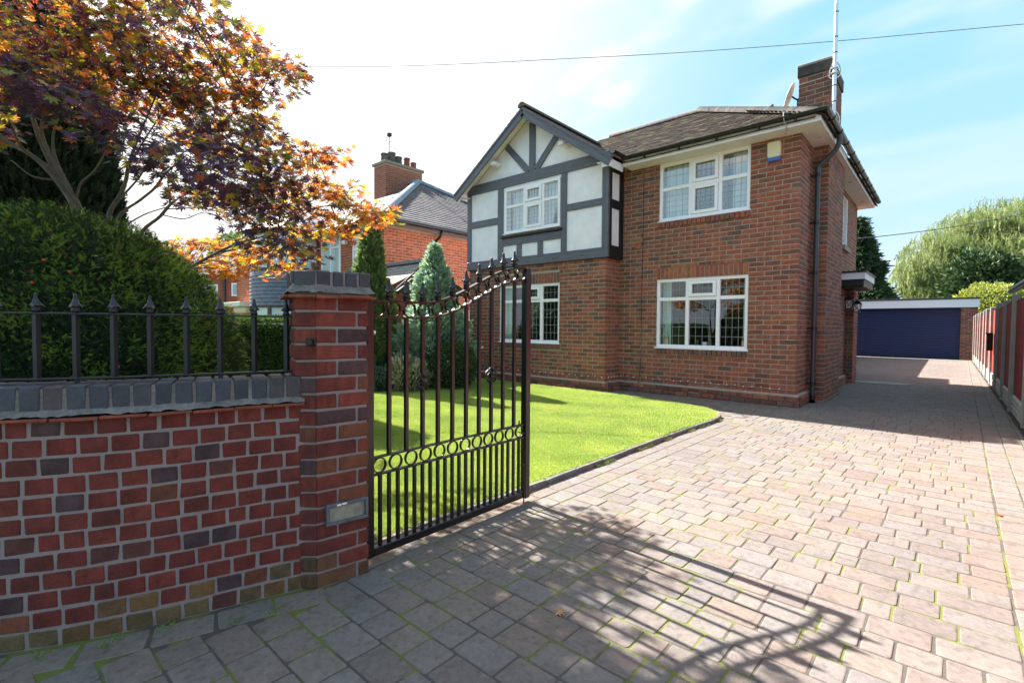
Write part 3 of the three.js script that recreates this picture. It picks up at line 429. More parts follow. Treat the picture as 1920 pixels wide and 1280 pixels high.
  const yTop = 1.392, yBot = 1.108, seg = (y, w, h) => { const out = []; for (let i = 0; i < 10; i++) { const a = TT(0.25 + (T - 0.03 - 0.25) * i / 10), b = TT(0.25 + (T - 0.03 - 0.25) * (i + 1) / 10); a.y = b.y = y; out.push(bar(a, b, w, h)); } return merge(out); };
  part('top_rail', seg(yTop, 0.030, 0.009), M.ironBlue, rail); part('bottom_rail', seg(yBot, 0.030, 0.009), M.ironBlue, rail);
  const finial = merge([lathe([[0, 0.098], [0.004, 0.096], [0.0065, 0.091], [0.005, 0.086], [0.0065, 0.083], [0.0055, 0.079], [0.0085, 0.066], [0.013, 0.048], [0.019, 0.036], [0.021, 0.030], [0.015, 0.031], [0.011, 0.026], [0.012, 0.018], [0.014, 0.014], [0.0135, 0.0], [0, 0]], 8).toNonIndexed(), ...[0, 1, 2, 3].map((k2) => { const a = k2 * Math.PI / 2, P3 = [], c = Math.cos(a), s2 = Math.sin(a), pt = (r, y, w) => [[c * r - s2 * w, y, s2 * r + c * w], [c * r + s2 * w, y, s2 * r - c * w]]; const L = [pt(0.008, 0.06, 0.003), pt(0.016, 0.042, 0.006), pt(0.027, 0.027, 0.003)]; for (let i = 0; i < 2; i++) P3.push(...L[i][0], ...L[i][1], ...L[i + 1][1], ...L[i][0], ...L[i + 1][1], ...L[i + 1][0]); const g = fromTris(P3); g.setAttribute('uv', new THREE.Float32BufferAttribute(new Array(g.attributes.position.count * 2).fill(0), 2)); return g; })]);
  for (let k2 = 0; k2 < 10; k2++) { const p = TT(T - 0.075 - k2 * 0.147 * 0.97); p.y = 0; const t = part('spindle', boxUV(new THREE.BoxGeometry(0.0195, yTop - yBot - 0.009, 0.0195).translate(0, (yTop + yBot) / 2, 0)), M.ironBlue, rail); t.position.copy(p); t.rotation.y = 0.6; const f = part('finial', finial, M.ironBlue, rail); f.position.set(p.x, yTop + 0.004, p.z); f.rotation.y = rr(0, 1.5); f.scale.set(1.15, 0.85, 1.15); if (k2 % 4 === 2) { const l = part('foot', boxUV(new THREE.BoxGeometry(0.018, 0.05, 0.018)), M.ironBlue, rail); l.position.set(p.x, 1.086, p.z); } }
  { const p = TT(T - 0.028); part('end_bar', bar(V(p.x, yBot - 0.012, p.z), V(p.x, yTop + 0.006, p.z), 0.018, 0.03, V(1, 0, 0)), M.ironBlue, rail); }

  // ---------------------------------------------------------------- the open gate
  const GX = -2.42, gate = thing('iron_gate', 'tall black iron gate with rings and spear finials, standing open', 'gate', [GX, 0, -1.51], Math.PI / 2);   // local x runs away from the hinge
  const GL = 1.372, cv = (s2) => 1.493 + 0.297 * sstep(0.27, 0.96, s2 / GL);
  const curvePts = (d) => Array.from({ length: 33 }, (_, i) => { const s2 = GL * i / 32, e = 0.01, t = Math.atan2(cv(s2 + e) - cv(s2 - e), 2 * e); return V(s2 + Math.sin(t) * d, cv(s2) - Math.cos(t) * d, 0); });
  const strip = (pts, w, h) => { const P4 = [], sec = pts.map((p, i) => { const a = pts[Math.max(0, i - 1)], b = pts[Math.min(pts.length - 1, i + 1)], t = Math.atan2(b.y - a.y, b.x - a.x), nx = -Math.sin(t) * h / 2, ny = Math.cos(t) * h / 2; return [[p.x + nx, p.y + ny, -w / 2], [p.x + nx, p.y + ny, w / 2], [p.x - nx, p.y - ny, w / 2], [p.x - nx, p.y - ny, -w / 2]]; }); for (let i = 0; i < sec.length - 1; i++) for (let k2 = 0; k2 < 4; k2++) { const m2 = (k2 + 1) % 4; P4.push(...sec[i][k2], ...sec[i][m2], ...sec[i + 1][m2], ...sec[i][k2], ...sec[i + 1][m2], ...sec[i + 1][k2]); } return boxUV(toCreasedNormals(fromTris(P4), 0.6)); };
  part('hinge_post', cbox(-0.029, 0.025, 0.04, 1.5, -0.027, 0.027, 0.004), M.iron, gate);
  part('latch_post', cbox(GL - 0.026, GL + 0.027, 0.03, 1.79, -0.027, 0.027, 0.004), M.iron, gate);
  part('bottom_rail', cbox(0.024, GL - 0.024, 0.04, 0.088, -0.022, 0.022, 0.004), M.iron, gate);
  part('top_rail', strip(curvePts(0.004).map((p) => V(clamp(p.x, 0.02, GL - 0.02), p.y, 0)), 0.034, 0.012), M.iron, gate);
  part('second_rail', strip(curvePts(0.098).map((p) => V(clamp(p.x, 0.02, GL - 0.02), p.y, 0)), 0.032, 0.009), M.iron, gate);
  part('middle_rail', cbox(0.024, GL - 0.024, 0.596, 0.606, -0.016, 0.016, 0.002), M.iron, gate);
  part('lower_middle_rail', cbox(0.024, GL - 0.024, 0.496, 0.506, -0.016, 0.016, 0.002), M.iron, gate);
  const ring = (R) => { const P5 = [], n5 = 28, sec = [[R + 0.001, -0.008], [R + 0.001, 0.008], [R - 0.006, 0.008], [R - 0.006, -0.008]]; for (let i = 0; i < n5; i++) for (let k2 = 0; k2 < 4; k2++) { const f = (j, k3) => { const a = j / n5 * 2 * Math.PI, [r, z] = sec[k3 % 4]; return [Math.cos(a) * r, Math.sin(a) * r, z]; }; P5.push(...f(i, k2), ...f(i + 1, k2), ...f(i + 1, k2 + 1), ...f(i, k2), ...f(i + 1, k2 + 1), ...f(i, k2 + 1)); } return boxUV(toCreasedNormals(fromTris(P5), 0.6)); };
  const ringA = ring(0.0445);
  for (let k2 = 0; k2 < 12; k2++) { const m2 = part('ring', ringA, M.iron, gate); m2.position.set(0.073 + k2 * (GL - 0.146) / 11, 0.551, 0); }
  const mid = curvePts(0.051), cl = new THREE.CatmullRomCurve3(mid), CLL = cl.getLength();
  for (let k2 = 0; k2 < 13; k2++) { const p = cl.getPointAt((0.068 + k2 * (CLL - 0.13) / 12) / CLL); const m2 = part('ring', ringA, M.iron, gate); m2.position.copy(p); }
  const fin2 = merge([finial, lathe([[0.0135, 0], [0.0135, -0.02], [0, -0.02]], 8).toNonIndexed()]);
  for (let k2 = 0; k2 < 10; k2++) {
    const x = 0.139 + k2 * 0.1217, top = cv(x) - 0.1, tw = part('bar', cbox(x - 0.0115, x + 0.0115, 0.606, top, -0.0115, 0.0115, 0.002), M.iron, gate);
    const f = part('finial', fin2, M.iron, gate); f.position.set(x, cv(x) + 0.016, 0); f.rotation.y = 0.785; f.scale.set(1.45, 1.1, 1.45);
    if (k2 === 2 || k2 === 7) { const parts = []; for (let w = 0; w < 4; w++) parts.push(tube(Array.from({ length: 9 }, (_, i) => { const t = i / 8, a = w * Math.PI / 2 + t * Math.PI * 1.1, r = 0.004 + 0.036 * Math.sin(t * Math.PI); return V(Math.cos(a) * r, -0.058 + t * 0.116, Math.sin(a) * r); }), 0.0068, 6, 18)); const kn = part('basket_knot', merge(parts), M.iron, gate); kn.position.set(x, 1.0, 0); }
  }
  for (let k2 = 0; k2 < 21; k2++) { const x = 0.139 - 0.0608 + k2 * 0.0608; part('lower_bar', cbox(x - 0.010, x + 0.010, 0.088, 0.496, -0.010, 0.010, 0.002), M.iron, gate); }
  for (const y of [1.31, 0.17]) { const h = group('hinge', gate); part('pin', new THREE.CylinderGeometry(0.007, 0.007, 0.15, 8).rotateZ(Math.PI / 2).translate(-0.06, y, 0.006).toNonIndexed(), M.iron, h); part('nut', new THREE.CylinderGeometry(0.013, 0.013, 0.018, 6).rotateZ(Math.PI / 2).translate(0.032, y, 0.006).toNonIndexed(), M.alu, h); part('plate', cbox(-0.046, -0.032, y - 0.062, y + 0.062, 0.02, 0.07, 0.003).rotateY(0.0), M.iron, h); part('eye', new THREE.CylinderGeometry(0.017, 0.017, 0.05, 10).translate(-0.06, y, 0.012).toNonIndexed(), M.iron, h); }
  part('drop_bolt', merge([cbox(GL - 0.05, GL - 0.042, -0.004, 0.3, 0.024, 0.032, 0.001)]), M.iron, gate);
  part('latch', merge([bar(V(GL - 0.1, 0.555, 0.014), V(GL + 0.01, 0.515, 0.014), 0.006, 0.008), bar(V(GL - 0.10, 0.518, 0.016), V(GL - 0.02, 0.548, 0.016), 0.005, 0.005), bar(V(GL - 0.075, 0.6, 0), V(GL - 0.075, 0.64, 0), 0.01, 0.01, V(1, 0, 0))]), M.iron, gate);
}

// ================================================================ THE HOUSE
rnd = mulberry(41);
const ZF = -9.5, XR = -1.945, ZB = -8.93, ZU = -8.87;       // facade, right corner, bay brick front, bay timber front
{
  const house = thing('detached_house', 'brown brick two storey house with black and white timbered gable bay', 'house');
  const CHs = 0.0864, BL = 0.262, JT = 0.0115, DP = 0.105;
  const tones = [[0.310, 0.100, 0.060], [0.270, 0.090, 0.056], [0.340, 0.118, 0.066], [0.220, 0.095, 0.064], [0.180, 0.088, 0.066], [0.27, 0.118, 0.074], [0.35, 0.145, 0.072], [0.150, 0.088, 0.072]];
  const set = brickSet(BL - JT, CHs - JT, DP, tones, 4, 0.004, 0.0016);
  const tFront = toneOf([34, 26, 16, 14, 9, 10, 6, 4]), tBay = toneOf([20, 28, 6, 26, 20, 18, 2, 6]), tDark = toneOf([14, 22, 3, 22, 22, 8, 1, 12]);
  // --- a wall core with openings: rectangle [0..L] x [y0..y1], thickness th behind the face
  const wallCore = (L, y0, y1, holes, th, s0 = 0) => { const s = new THREE.Shape([new THREE.Vector2(s0, y0), new THREE.Vector2(L, y0), new THREE.Vector2(L, y1), new THREE.Vector2(s0, y1)]); for (const [a, b, c, d] of holes) s.holes.push(new THREE.Path([new THREE.Vector2(a, c), new THREE.Vector2(a, d), new THREE.Vector2(b, d), new THREE.Vector2(b, c)])); return boxUV(new THREE.ExtrudeGeometry(s, { depth: th, bevelEnabled: false, curveSegments: 1 }).toNonIndexed(), 1); };
  const setFront = (g, x, z) => g.translate(x, 0, z), setSide = (g, x, z) => g.rotateY(Math.PI / 2).translate(x, 0, z);  // side: local x runs to -z, depth to +x
  const UW = { x0: -4.478, x1: -2.742, y0: 3.478, y1: 4.648, m: [-3.844, -3.279], t: 4.128 }, LW = { x0: -4.503, x1: -2.738, y0: 0.932, y1: 2.322, m: [-3.872, -3.279], t: 1.918 };
  const BU = { x0: -8.165, x1: -6.503, y0: 3.575, y1: 4.655, m: [-7.535, -6.985], t: 4.225 }, BLW = { x0: -8.372, x1: -6.535, y0: 0.962, y1: 2.338, m: [-7.628, -7.077], t: 1.947 };
  const hole = (w, x) => [w.x0 - x, w.x1 - x, w.y0, w.y1];
  const H = 4.66, PL = 0.197;                                     // soffit, top of plinth
  // --- right hand facade
  const X0 = -5.36, fl = XR - X0;
  const fw = part('front_wall', setFront(wallCore(fl - 0.004, PL, H + 0.1, [hole(UW, X0), hole(LW, X0)], 0.28), X0, ZF - 0.2833), M.mortarHouse, house);
  const archF = [LW.x0 - 0.002 - X0, LW.x1 + 0.002 - X0, LW.y1, LW.y1 + 0.236], sillU = [UW.x0 - 0.03 - X0, UW.x1 + 0.03 - X0, UW.y0 - 0.125, UW.y0], sillL = [LW.x0 - 0.05 - X0, LW.x1 + 0.02 - X0, LW.y0 - 0.125, LW.y0], vent = [-3.795 - X0, -3.582 - X0, 0.02, 0.197];
  const lf = courses({ o: V(X0, PL, ZF), u: V(1, 0, 0), n: V(0, 0, 1), L: fl, y0: 0, y1: H - PL + 0.09, ch: CHs, bl: BL, joint: JT, depth: DP, holes: [hole(UW, X0), hole(LW, X0), archF, sillU, sillL].map(([a, b, c, d]) => [a, b, c - PL, d - PL]), tone: (x, y) => x < 0.75 && rnd() < 0.6 ? tDark() : x > fl - 0.3 && y < 1.4 && rnd() < 0.35 ? 6 : y > 4.2 ? tDark() : tFront() });
  layBricks(lf, set, M.brick, fw, 270);
  // bricks on end: arch over the lower window, sills below both
  const soldier = (x0, x1, y0, y1, z, n, tt, proud, mat = M.brick, name = 'soldier_brick') => { const w = (x1 - x0) / n; for (let i = 0; i < n; i++) { const t = tones[pick(tt)], g = paint(boxUV(chamferBox(w - 0.0105, y1 - y0 - 0.006, 0.12 + proud, 0.004, 0.0015), 1.6, rnd() * 9, rnd() * 9), t.map((v) => v * rr(0.85, 1.15))); const m = part(name, g, mat, fw); m.position.set(x0 + (i + 0.5) * w, (y0 + y1) / 2, z - 0.06 + proud / 2); } };
  soldier(LW.x0, LW.x1, LW.y1 + 0.004, LW.y1 + 0.234, ZF, 20, [2, 2, 0, 6, 2, 1, 0], 0.002);
  soldier(UW.x0 - 0.02, UW.x1 + 0.02, UW.y0 - 0.122, UW.y0 - 0.004, ZF, 20, [0, 1, 5, 3], 0.03, M.brick, 'sill_brick');
  soldier(LW.x0 - 0.04, LW.x1 + 0.012, LW.y0 - 0.122, LW.y0 - 0.004, ZF, 20, [3, 4, 3, 7, 5], 0.03, M.brick, 'sill_brick');
  // plinth: two courses standing proud under a sloping mortar strip
  const plinth = (o, u, n, L, holes = [], starts = 0, nm = 60) => { const pw = part('plinth', (() => { const g = boxUV(new THREE.BoxGeometry(L - 0.002, 0.21, 0.25).translate(L / 2, 0.085, -0.125 + 0.04)); g.applyMatrix4(new THREE.Matrix4().makeBasis(u, V(0, 1, 0), n).setPosition(o)); return g; })(), M.mortarHouse, house); const l = courses({ o: o.clone().addScaledVector(n, 0.048), u, n, L, y0: 0, y1: 0.175, ch: CHs, bl: BL, joint: JT, depth: 0.06, holes, start: starts, tone: () => pick([3, 4, 4, 7, 1, 5]) }); layBricks(l, set, M.brick, pw, nm); const P = [[-0.001, PL + 0.012], [0.047, PL - 0.012], [0.047, PL - 0.026], [-0.001, PL - 0.026]], T = []; for (let i = 0; i < 3; i++) { const f = (s, k) => { const v = o.clone().addScaledVector(u, s).addScaledVector(n, P[k][0] + 0.0); return [v.x, P[k][1], v.z]; }; T.push(...f(starts, i), ...f(starts, i + 1), ...f(L, i + 1), ...f(starts, i), ...f(L, i + 1), ...f(L, i)); } part('plinth_fillet', boxUV(fromTris(T)), M.mortarHouse, pw); };
  plinth(V(X0, 0, ZF), V(1, 0, 0), V(0, 0, 1), fl + 0.048, [[-3.795 - X0, -3.582 - X0, 0.0864, 0.3]]);
  { const v = group('air_brick', house); part('face', cbox(-3.79, -3.587, 0.098, 0.166, ZF + 0.0, ZF + 0.047, 0.002), M.clay, v); const h = []; for (let r = 0; r < 2; r++) for (let k = 0; k < 7; k++) h.push(cbox(-3.78 + k * 0.0275, -3.764 + k * 0.0275, 0.106 + r * 0.03, 0.126 + r * 0.03, ZF + 0.046, ZF + 0.0485, 0.0006)); part('slots', merge(h), M.timberBlack, v); }
  // --- right side wall, chimney breast, chimney
  const ZE = -16.24, sl = ZF - ZE;
  const SW = { z0: -13.93, z1: -14.75, y0: 3.34, y1: 4.56 };
  const sideU = V(0, 0, -1), sideN = V(1, 0, 0);
  const sw = part('side_wall', setSide(wallCore(sl, PL, H + 0.1, [[ZF - SW.z0, ZF - SW.z1, SW.y0, SW.y1]], 0.28, 0.108), XR - 0.283, ZF), M.mortarHouse, house);
  layBricks(courses({ o: V(XR, PL, ZF), u: sideU, n: sideN, L: sl, y0: 0, y1: H - PL + 0.09, ch: CHs, bl: BL, joint: JT, depth: DP, start: DP + 0.006, holes: [[ZF - SW.z0, ZF - SW.z1, SW.y0 - PL, SW.y1 - PL], [0.99, 2.72, -1, 9]], tone: tBay }), set, M.brick, sw, 30);
  plinth(V(XR, 0, ZF), sideU, sideN, 0.98, [], 0.05, 8); plinth(V(XR, 0, ZF - 2.68), sideU, sideN, 4.0, [], 0.05, 0);
  const XB = -1.70, ZB0 = -10.5, ZB1 = -12.2;                      // chimney breast
  const cb = part('chimney_breast', boxUV(new THREE.BoxGeometry(XB - XR + 0.15, H + 0.1, ZB0 - ZB1 - 0.008).translate((XB + XR - 0.15) / 2 - 0.004, H / 2 + 0.05, (ZB0 + ZB1) / 2)), M.mortarHouse, house);
  layBricks(courses({ o: V(XR - 0.02, 0.02, ZB0), u: V(1, 0, 0), n: V(0, 0, 1), L: XB - XR + 0.02, y0: 0, y1: H + 0.05, ch: CHs, bl: BL, joint: JT, depth: DP, tone: tDark, bond: 0.48 }), set, M.brick, cb, 110);
  layBricks(courses({ o: V(XB, 0.02, ZB0), u: sideU, n: sideN, L: ZB0 - ZB1, y0: 0, y1: H + 0.05, ch: CHs, bl: BL, joint: JT, depth: DP, start: DP + 0.006, tone: tDark }), set, M.brick, cb, 120);
  // stack above the eaves: narrower, ends just behind the front of the breast
  const ZS0 = -10.42, ZS1 = -11.62, XS0 = -2.20, YS = 6.18;
  const stack = group('chimney', house);
  part('core', boxUV(new THREE.BoxGeometry(XB - XS0 - 0.008, YS - 4.4, ZS0 - ZS1 - 0.008).translate((XB + XS0) / 2, (YS + 4.4) / 2, (ZS0 + ZS1) / 2)), M.mortarHouse, stack);
  const tStack = toneOf([5, 18, 0, 26, 28, 8, 0, 24]), CS = 0.0864;
  layBricks(courses({ o: V(XS0, 4.4, ZS0), u: V(1, 0, 0), n: V(0, 0, 1), L: XB - XS0, y0: 0, y1: YS - 4.4 - 0.02, ch: CS, bl: BL, joint: JT, depth: DP, tone: tStack }), set, M.brick, stack, 70);
  layBricks(courses({ o: V(XB, 4.4, ZS0), u: sideU, n: sideN, L: ZS0 - ZS1, y0: 0, y1: YS - 4.4 - 0.02, ch: CS, bl: BL, joint: JT, depth: DP, start: DP + 0.006, tone: tStack }), set, M.brick, stack, 60);
  part('cap', merge([cbox(XS0 - 0.025, XB + 0.025, YS - 0.20, YS - 0.03, ZS1 - 0.025, ZS0 + 0.025, 0.006).clone()].map((g) => paint(g, [0.065, 0.055, 0.052]))), M.brick, stack);
  part('flaunching', cbox(XS0 - 0.03, XB + 0.03, YS - 0.03, YS + 0.015, ZS1 - 0.03, ZS0 + 0.03, 0.008), M.concrete, stack);
  part('pot', lathe([[0.10, 0], [0.095, 0.2], [0.11, 0.22], [0.11, 0.25], [0.085, 0.25]], 14).toNonIndexed().translate(-1.98, YS, -11.2).scale(1, 1, 1), M.clay, stack).visible = false;
  stack.remove(stack.children[stack.children.length - 1]);
  // --- the bay, brick below
  const BX0 = -9.45, BX1 = -5.355, bw = BX1 - BX0, YJ = 2.79;
  const bf = part('bay_wall', setFront(wallCore(bw - 0.004, PL, YJ, [hole(BLW, BX0)], 0.28), BX0, ZB - 0.2833), M.mortarHouse, house);
  const archB = [BLW.x0 - BX0, BLW.x1 - BX0, BLW.y1, BLW.y1 + 0.236], sillB = [BLW.x0 - 0.04 - BX0, BLW.x1 + 0.05 - BX0, BLW.y0 - 0.125, BLW.y0];
  layBricks(courses({ o: V(BX0, PL, ZB), u: V(1, 0, 0), n: V(0, 0, 1), L: bw, y0: 0, y1: YJ - PL, ch: CHs, bl: BL, joint: JT, depth: DP, holes: [hole(BLW, BX0), archB, sillB].map(([a, b, c, d]) => [a, b, c - PL, d - PL]), tone: (x) => x > bw - 0.35 && rnd() < 0.4 ? 0 : tBay() }), set, M.brick, bf, 250);
  const sol2 = (x0, x1, y0, y1, z, n, tt, proud, name) => { const w = (x1 - x0) / n; for (let i = 0; i < n; i++) { const t = tones[pick(tt)], g = paint(boxUV(chamferBox(w - 0.0105, y1 - y0 - 0.006, 0.12 + proud, 0.004, 0.0015), 1.6, rnd() * 9, rnd() * 9), t.map((v) => v * rr(0.85, 1.15))); const m = part(name, g, M.brick, bf); m.position.set(x0 + (i + 0.5) * w, (y0 + y1) / 2, z - 0.06 + proud / 2); } };
  sol2(BLW.x0, BLW.x1, BLW.y1 + 0.004, BLW.y1 + 0.234, ZB, 21, [3, 1, 4, 0, 5], 0.002, 'soldier_brick'); sol2(BLW.x0 - 0.03, BLW.x1 + 0.04, BLW.y0 - 0.122, BLW.y0 - 0.004, ZB, 21, [4, 3, 7], 0.03, 'sill_brick');
  plinth(V(BX0, 0, ZB), V(1, 0, 0), V(0, 0, 1), bw + 0.048, [], 0, 40);
  const bs = part('bay_side_wall', boxUV(new THREE.BoxGeometry(0.25, YJ - 0.02, ZB - ZF).translate(BX1 - 0.125 - 0.004, YJ / 2, (ZB + ZF) / 2 - 0.108)), M.mortarHouse, house);
  layBricks(courses({ o: V(BX1, PL, ZB), u: sideU, n: sideN, L: ZB - ZF, y0: 0, y1: YJ - PL, ch: CHs, bl: BL, joint: JT, depth: DP, start: DP + 0.006, tone: tFront }), set, M.brick, bs, 90);
  plinth(V(BX1, 0, ZB), sideU, sideN, ZB - ZF, [], 0.05, 8);
  part('bay_left_wall', cbox(BX0, BX0 + 0.25, 0, YJ, ZF - 5.5, ZB - 0.29), M.mortarHouse, house);
  // --- the jettied timbered storey
  const TX0 = -9.49, TX1 = -5.28, TY0 = 2.79;
  part('upper_bay_wall', setFront(wallCore(TX1 - TX0 - 0.04, TY0 + 0.02, 4.9, [[BU.x0 - TX0, BU.x1 - TX0, BU.y0, BU.y1]], 0.2), TX0 + 0.02, ZU - 0.23), M.render, house);
  part('upper_bay_side', cbox(TX1 - 0.26, TX1 - 0.02, TY0 + 0.02, 4.82, ZF - 0.02, ZU - 0.232), M.render, house);
  part('upper_bay_left', cbox(TX0 + 0.02, TX0 + 0.2, TY0 + 0.02, 4.82, ZF - 5.5, ZU - 0.232), M.render, house);
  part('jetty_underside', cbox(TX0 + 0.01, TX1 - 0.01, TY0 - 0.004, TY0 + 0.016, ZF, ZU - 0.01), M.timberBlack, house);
  const GC = -7.36, GH = 2.26, GY = 4.74, GP = 6.30, tanG = (GP - GY) / GH;
  { const s = new THREE.Shape([new THREE.Vector2(TX0 + 0.02 - GC, 0), new THREE.Vector2(TX1 - 0.02 - GC, 0), new THREE.Vector2(0.03, 1.42), new THREE.Vector2(-0.03, 1.42)]); part('gable_panel', boxUV(new THREE.ExtrudeGeometry(s, { depth: 0.14, bevelEnabled: false }).toNonIndexed()).translate(GC, 4.80, ZU - 0.18), M.render, house); }
  const beam = (x0, x1, y0, y1, z1 = ZU, m = M.timber) => part('timber_beam', cbox(x0, x1, y0, y1, ZU - 0.06, z1, 0.006, 1.3), m, house);
  const vb = (x0, x1, y0, y1, z1 = ZU - 0.002) => { const g = chamferBox(y1 - y0, x1 - x0, z1 - ZU + 0.06, 0.006); boxUV(g, 1.3, rnd() * 3, rnd() * 3); g.rotateZ(Math.PI / 2); g.translate((x0 + x1) / 2, (y0 + y1) / 2, (z1 + ZU - 0.06) / 2); return part('timber_post', g, M.timber, house); };
  beam(TX0, TX1, 4.715, 4.955, ZU + 0.004); beam(TX0, TX1, TY0, 3.0, ZU + 0.004);
  vb(TX0, TX0 + 0.145, 3.0, 4.715); vb(TX1 - 0.155, TX1, 3.0, 4.715);
  vb(-8.40, -8.222, 3.0, 4.715); vb(-6.478, -6.326, 3.0, 4.715);
  beam(-6.326, -5.435, 3.868, 4.02, ZU - 0.004); beam(-9.345, -8.40, 3.858, 4.03, ZU - 0.004);
  beam(-8.222, -6.478, 3.30, 3.482, ZU - 0.004); vb(-7.78, -7.625, 3.0, 3.30, ZU - 0.005); vb(-7.14, -6.985, 3.0, 3.30, ZU - 0.005);
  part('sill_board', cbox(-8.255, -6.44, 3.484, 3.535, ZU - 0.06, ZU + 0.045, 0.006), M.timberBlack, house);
  vb(-7.41, -7.235, 4.955, 6.06);
  for (const s of [-1, 1]) { const a = V(-7.32 + s * 0.115, 4.965, ZU - 0.03), b = V(-7.32 + s * 0.80, 5.69, ZU - 0.03); part('timber_brace', bar(a, b, 0.05, 0.15, V(0, 1, 0), 0.005), M.timber, house); }
  for (const s of [-1, 1]) part('gable_bracket', cbox(GC + s * 1.02 - 0.07, GC + s * 1.02 + 0.07, 5.25, 5.34, ZU - 0.02, ZU + 0.22, 0.01), M.white, house);
  // side of the timbered storey
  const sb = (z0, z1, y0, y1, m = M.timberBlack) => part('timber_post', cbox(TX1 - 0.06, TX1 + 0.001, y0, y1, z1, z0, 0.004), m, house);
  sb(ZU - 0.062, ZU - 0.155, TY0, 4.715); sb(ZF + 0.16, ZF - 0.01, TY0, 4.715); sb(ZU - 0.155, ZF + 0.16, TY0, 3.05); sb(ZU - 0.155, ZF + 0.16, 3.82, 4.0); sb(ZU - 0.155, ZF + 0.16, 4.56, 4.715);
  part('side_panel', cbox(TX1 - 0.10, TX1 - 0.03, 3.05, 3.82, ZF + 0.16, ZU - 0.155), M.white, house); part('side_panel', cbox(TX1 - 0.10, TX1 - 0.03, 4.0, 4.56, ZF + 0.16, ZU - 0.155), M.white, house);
  // --- back, left and inside of the house
  const shell = std([0.30, 0.14, 0.10], { roughness: 1 });
  part('rear_wall', cbox(BX0, XR - 0.3, 0, H + 0.1, ZE, ZE + 0.25), shell, house);
  part('upper_floor', cbox(BX0 + 0.26, XR - 0.29, 2.50, 2.64, ZE + 0.26, ZF - 0.29), M.room, house); part('ceiling', cbox(BX0 + 0.26, XR - 0.29, H + 0.02, H + 0.06, ZE + 0.26, ZF - 0.29), M.room, house);
  part('upper_floor', cbox(TX0 + 0.21, TX1 - 0.27, 2.81, 2.9, ZF - 0.28, ZU - 0.24), M.room, house); part('ceiling', cbox(TX0 + 0.21, TX1 - 0.27, 4.84, 4.88, ZF - 0.28, ZU - 0.24), M.room, house);
  part('partition', cbox(-5.5, -5.36, 0.05, 4.6, ZE + 0.27, ZF - 0.3), M.room, house); part('partition', cbox(BX0 + 0.27, XR - 0.30, 0.05, 4.6, -13.1, -13.0), M.room, house);
  // extension behind the house
  part('rear_extension', cbox(-6.5, -3.7, 0, 2.62, -29.0, -18.0, 0.02), shell, house); part('rear_wing', cbox(-6.5, -2.3, 0, 2.0, -18.0, -16.25, 0.02), shell, house);
  // --- windows
  const sash = (w, h, fr, dp) => [cbox(0, w, 0, fr, 0, dp), cbox(0, w, h - fr, h, 0, dp), cbox(0, fr, fr, h - fr, 0, dp), cbox(w - fr, w, fr, h - fr, 0, dp)];
  function windowUnit(w, z, openers, { cols = 4, label, low = false } = {}) {
    const g = group('window', house); const D = 0.07, zf = z - 0.025, F = [], f = 0.062;
    const add = (x0, x1, y0, y1, d = 0) => F.push(cbox(x0, x1, y0, y1, zf - D, zf + d, 0.006));
    add(w.x0, w.x1, w.y0, w.y0 + f + 0.012, 0.002); add(w.x0, w.x1, w.y1 - f, w.y1); add(w.x0, w.x0 + f, w.y0 + f + 0.012, w.y1 - f, -0.001); add(w.x1 - f, w.x1, w.y0 + f + 0.012, w.y1 - f, -0.001);
    const xs = [w.x0 + f, ...w.m.flatMap((m) => [m - 0.034, m + 0.034]), w.x1 - f], ys = [w.y0 + f + 0.012, w.t - 0.034, w.t + 0.034, w.y1 - f];
    for (const m of w.m) add(m - 0.034, m + 0.034, ys[0], ys[3], -0.002);
    for (let i = 0; i < 3; i++) add(xs[2 * i], xs[2 * i + 1], w.t - 0.034, w.t + 0.034, -0.004);
    F.push(cbox(w.x0 - 0.02, w.x1 + 0.02, w.y0 - 0.012, w.y0 + 0.012, zf - D, zf + 0.045, 0.004));
    const panes = [], leads = [];
    for (let i = 0; i < 3; i++) for (let r = 0; r < 2; r++) {
      let a = xs[2 * i], b = xs[2 * i + 1], c = ys[2 * r], d = ys[2 * r + 1];
      if (openers.includes(`${i}${r}`)) { for (const q of sash(b - a - 0.008, d - c - 0.008, 0.058, 0.05)) F.push(q.translate(a + 0.004, c + 0.004, zf - 0.03)); a += 0.06; b -= 0.06; c += 0.06; d -= 0.06; }
      const zp = zf - 0.035; part('pane', cbox(a - 0.01, b + 0.01, c - 0.01, d + 0.01, zp - 0.004, zp, 0.0005), low ? M.glassLow : M.glass, g);
      const nx = i === 1 && openers.length ? cols : cols, ny = r ? 2 : 5, Ld = [];
      for (let k = 1; k < nx; k++) { const x = lerp(a, b, k / nx); Ld.push(cbox(x - 0.0036, x + 0.0036, c, d, zp + 0.0005, zp + 0.0035, 0.0008)); }
      for (let k = 1; k < ny; k++) { const y = lerp(c, d, k / ny); Ld.push(cbox(a, b, y - 0.0036, y + 0.0036, zp + 0.0007, zp + 0.0033, 0.0008)); }
      part('leading', merge(Ld), M.lead, g);
    }
    const m = part('frame', merge(F), M.upvc, g); if (label) g.userData.label = label; return g;
  }
  windowUnit(UW, ZF, ['10', '11'], { label: 'upper white window in the brick front' }); windowUnit(LW, ZF, ['11'], { label: 'lower white window in the brick front', low: true });
  windowUnit(BU, ZU + 0.03, ['10', '11'], { label: 'white window in the timbered gable' }); windowUnit(BLW, ZB, ['11'], { label: 'lower white window in the brick bay', low: true });
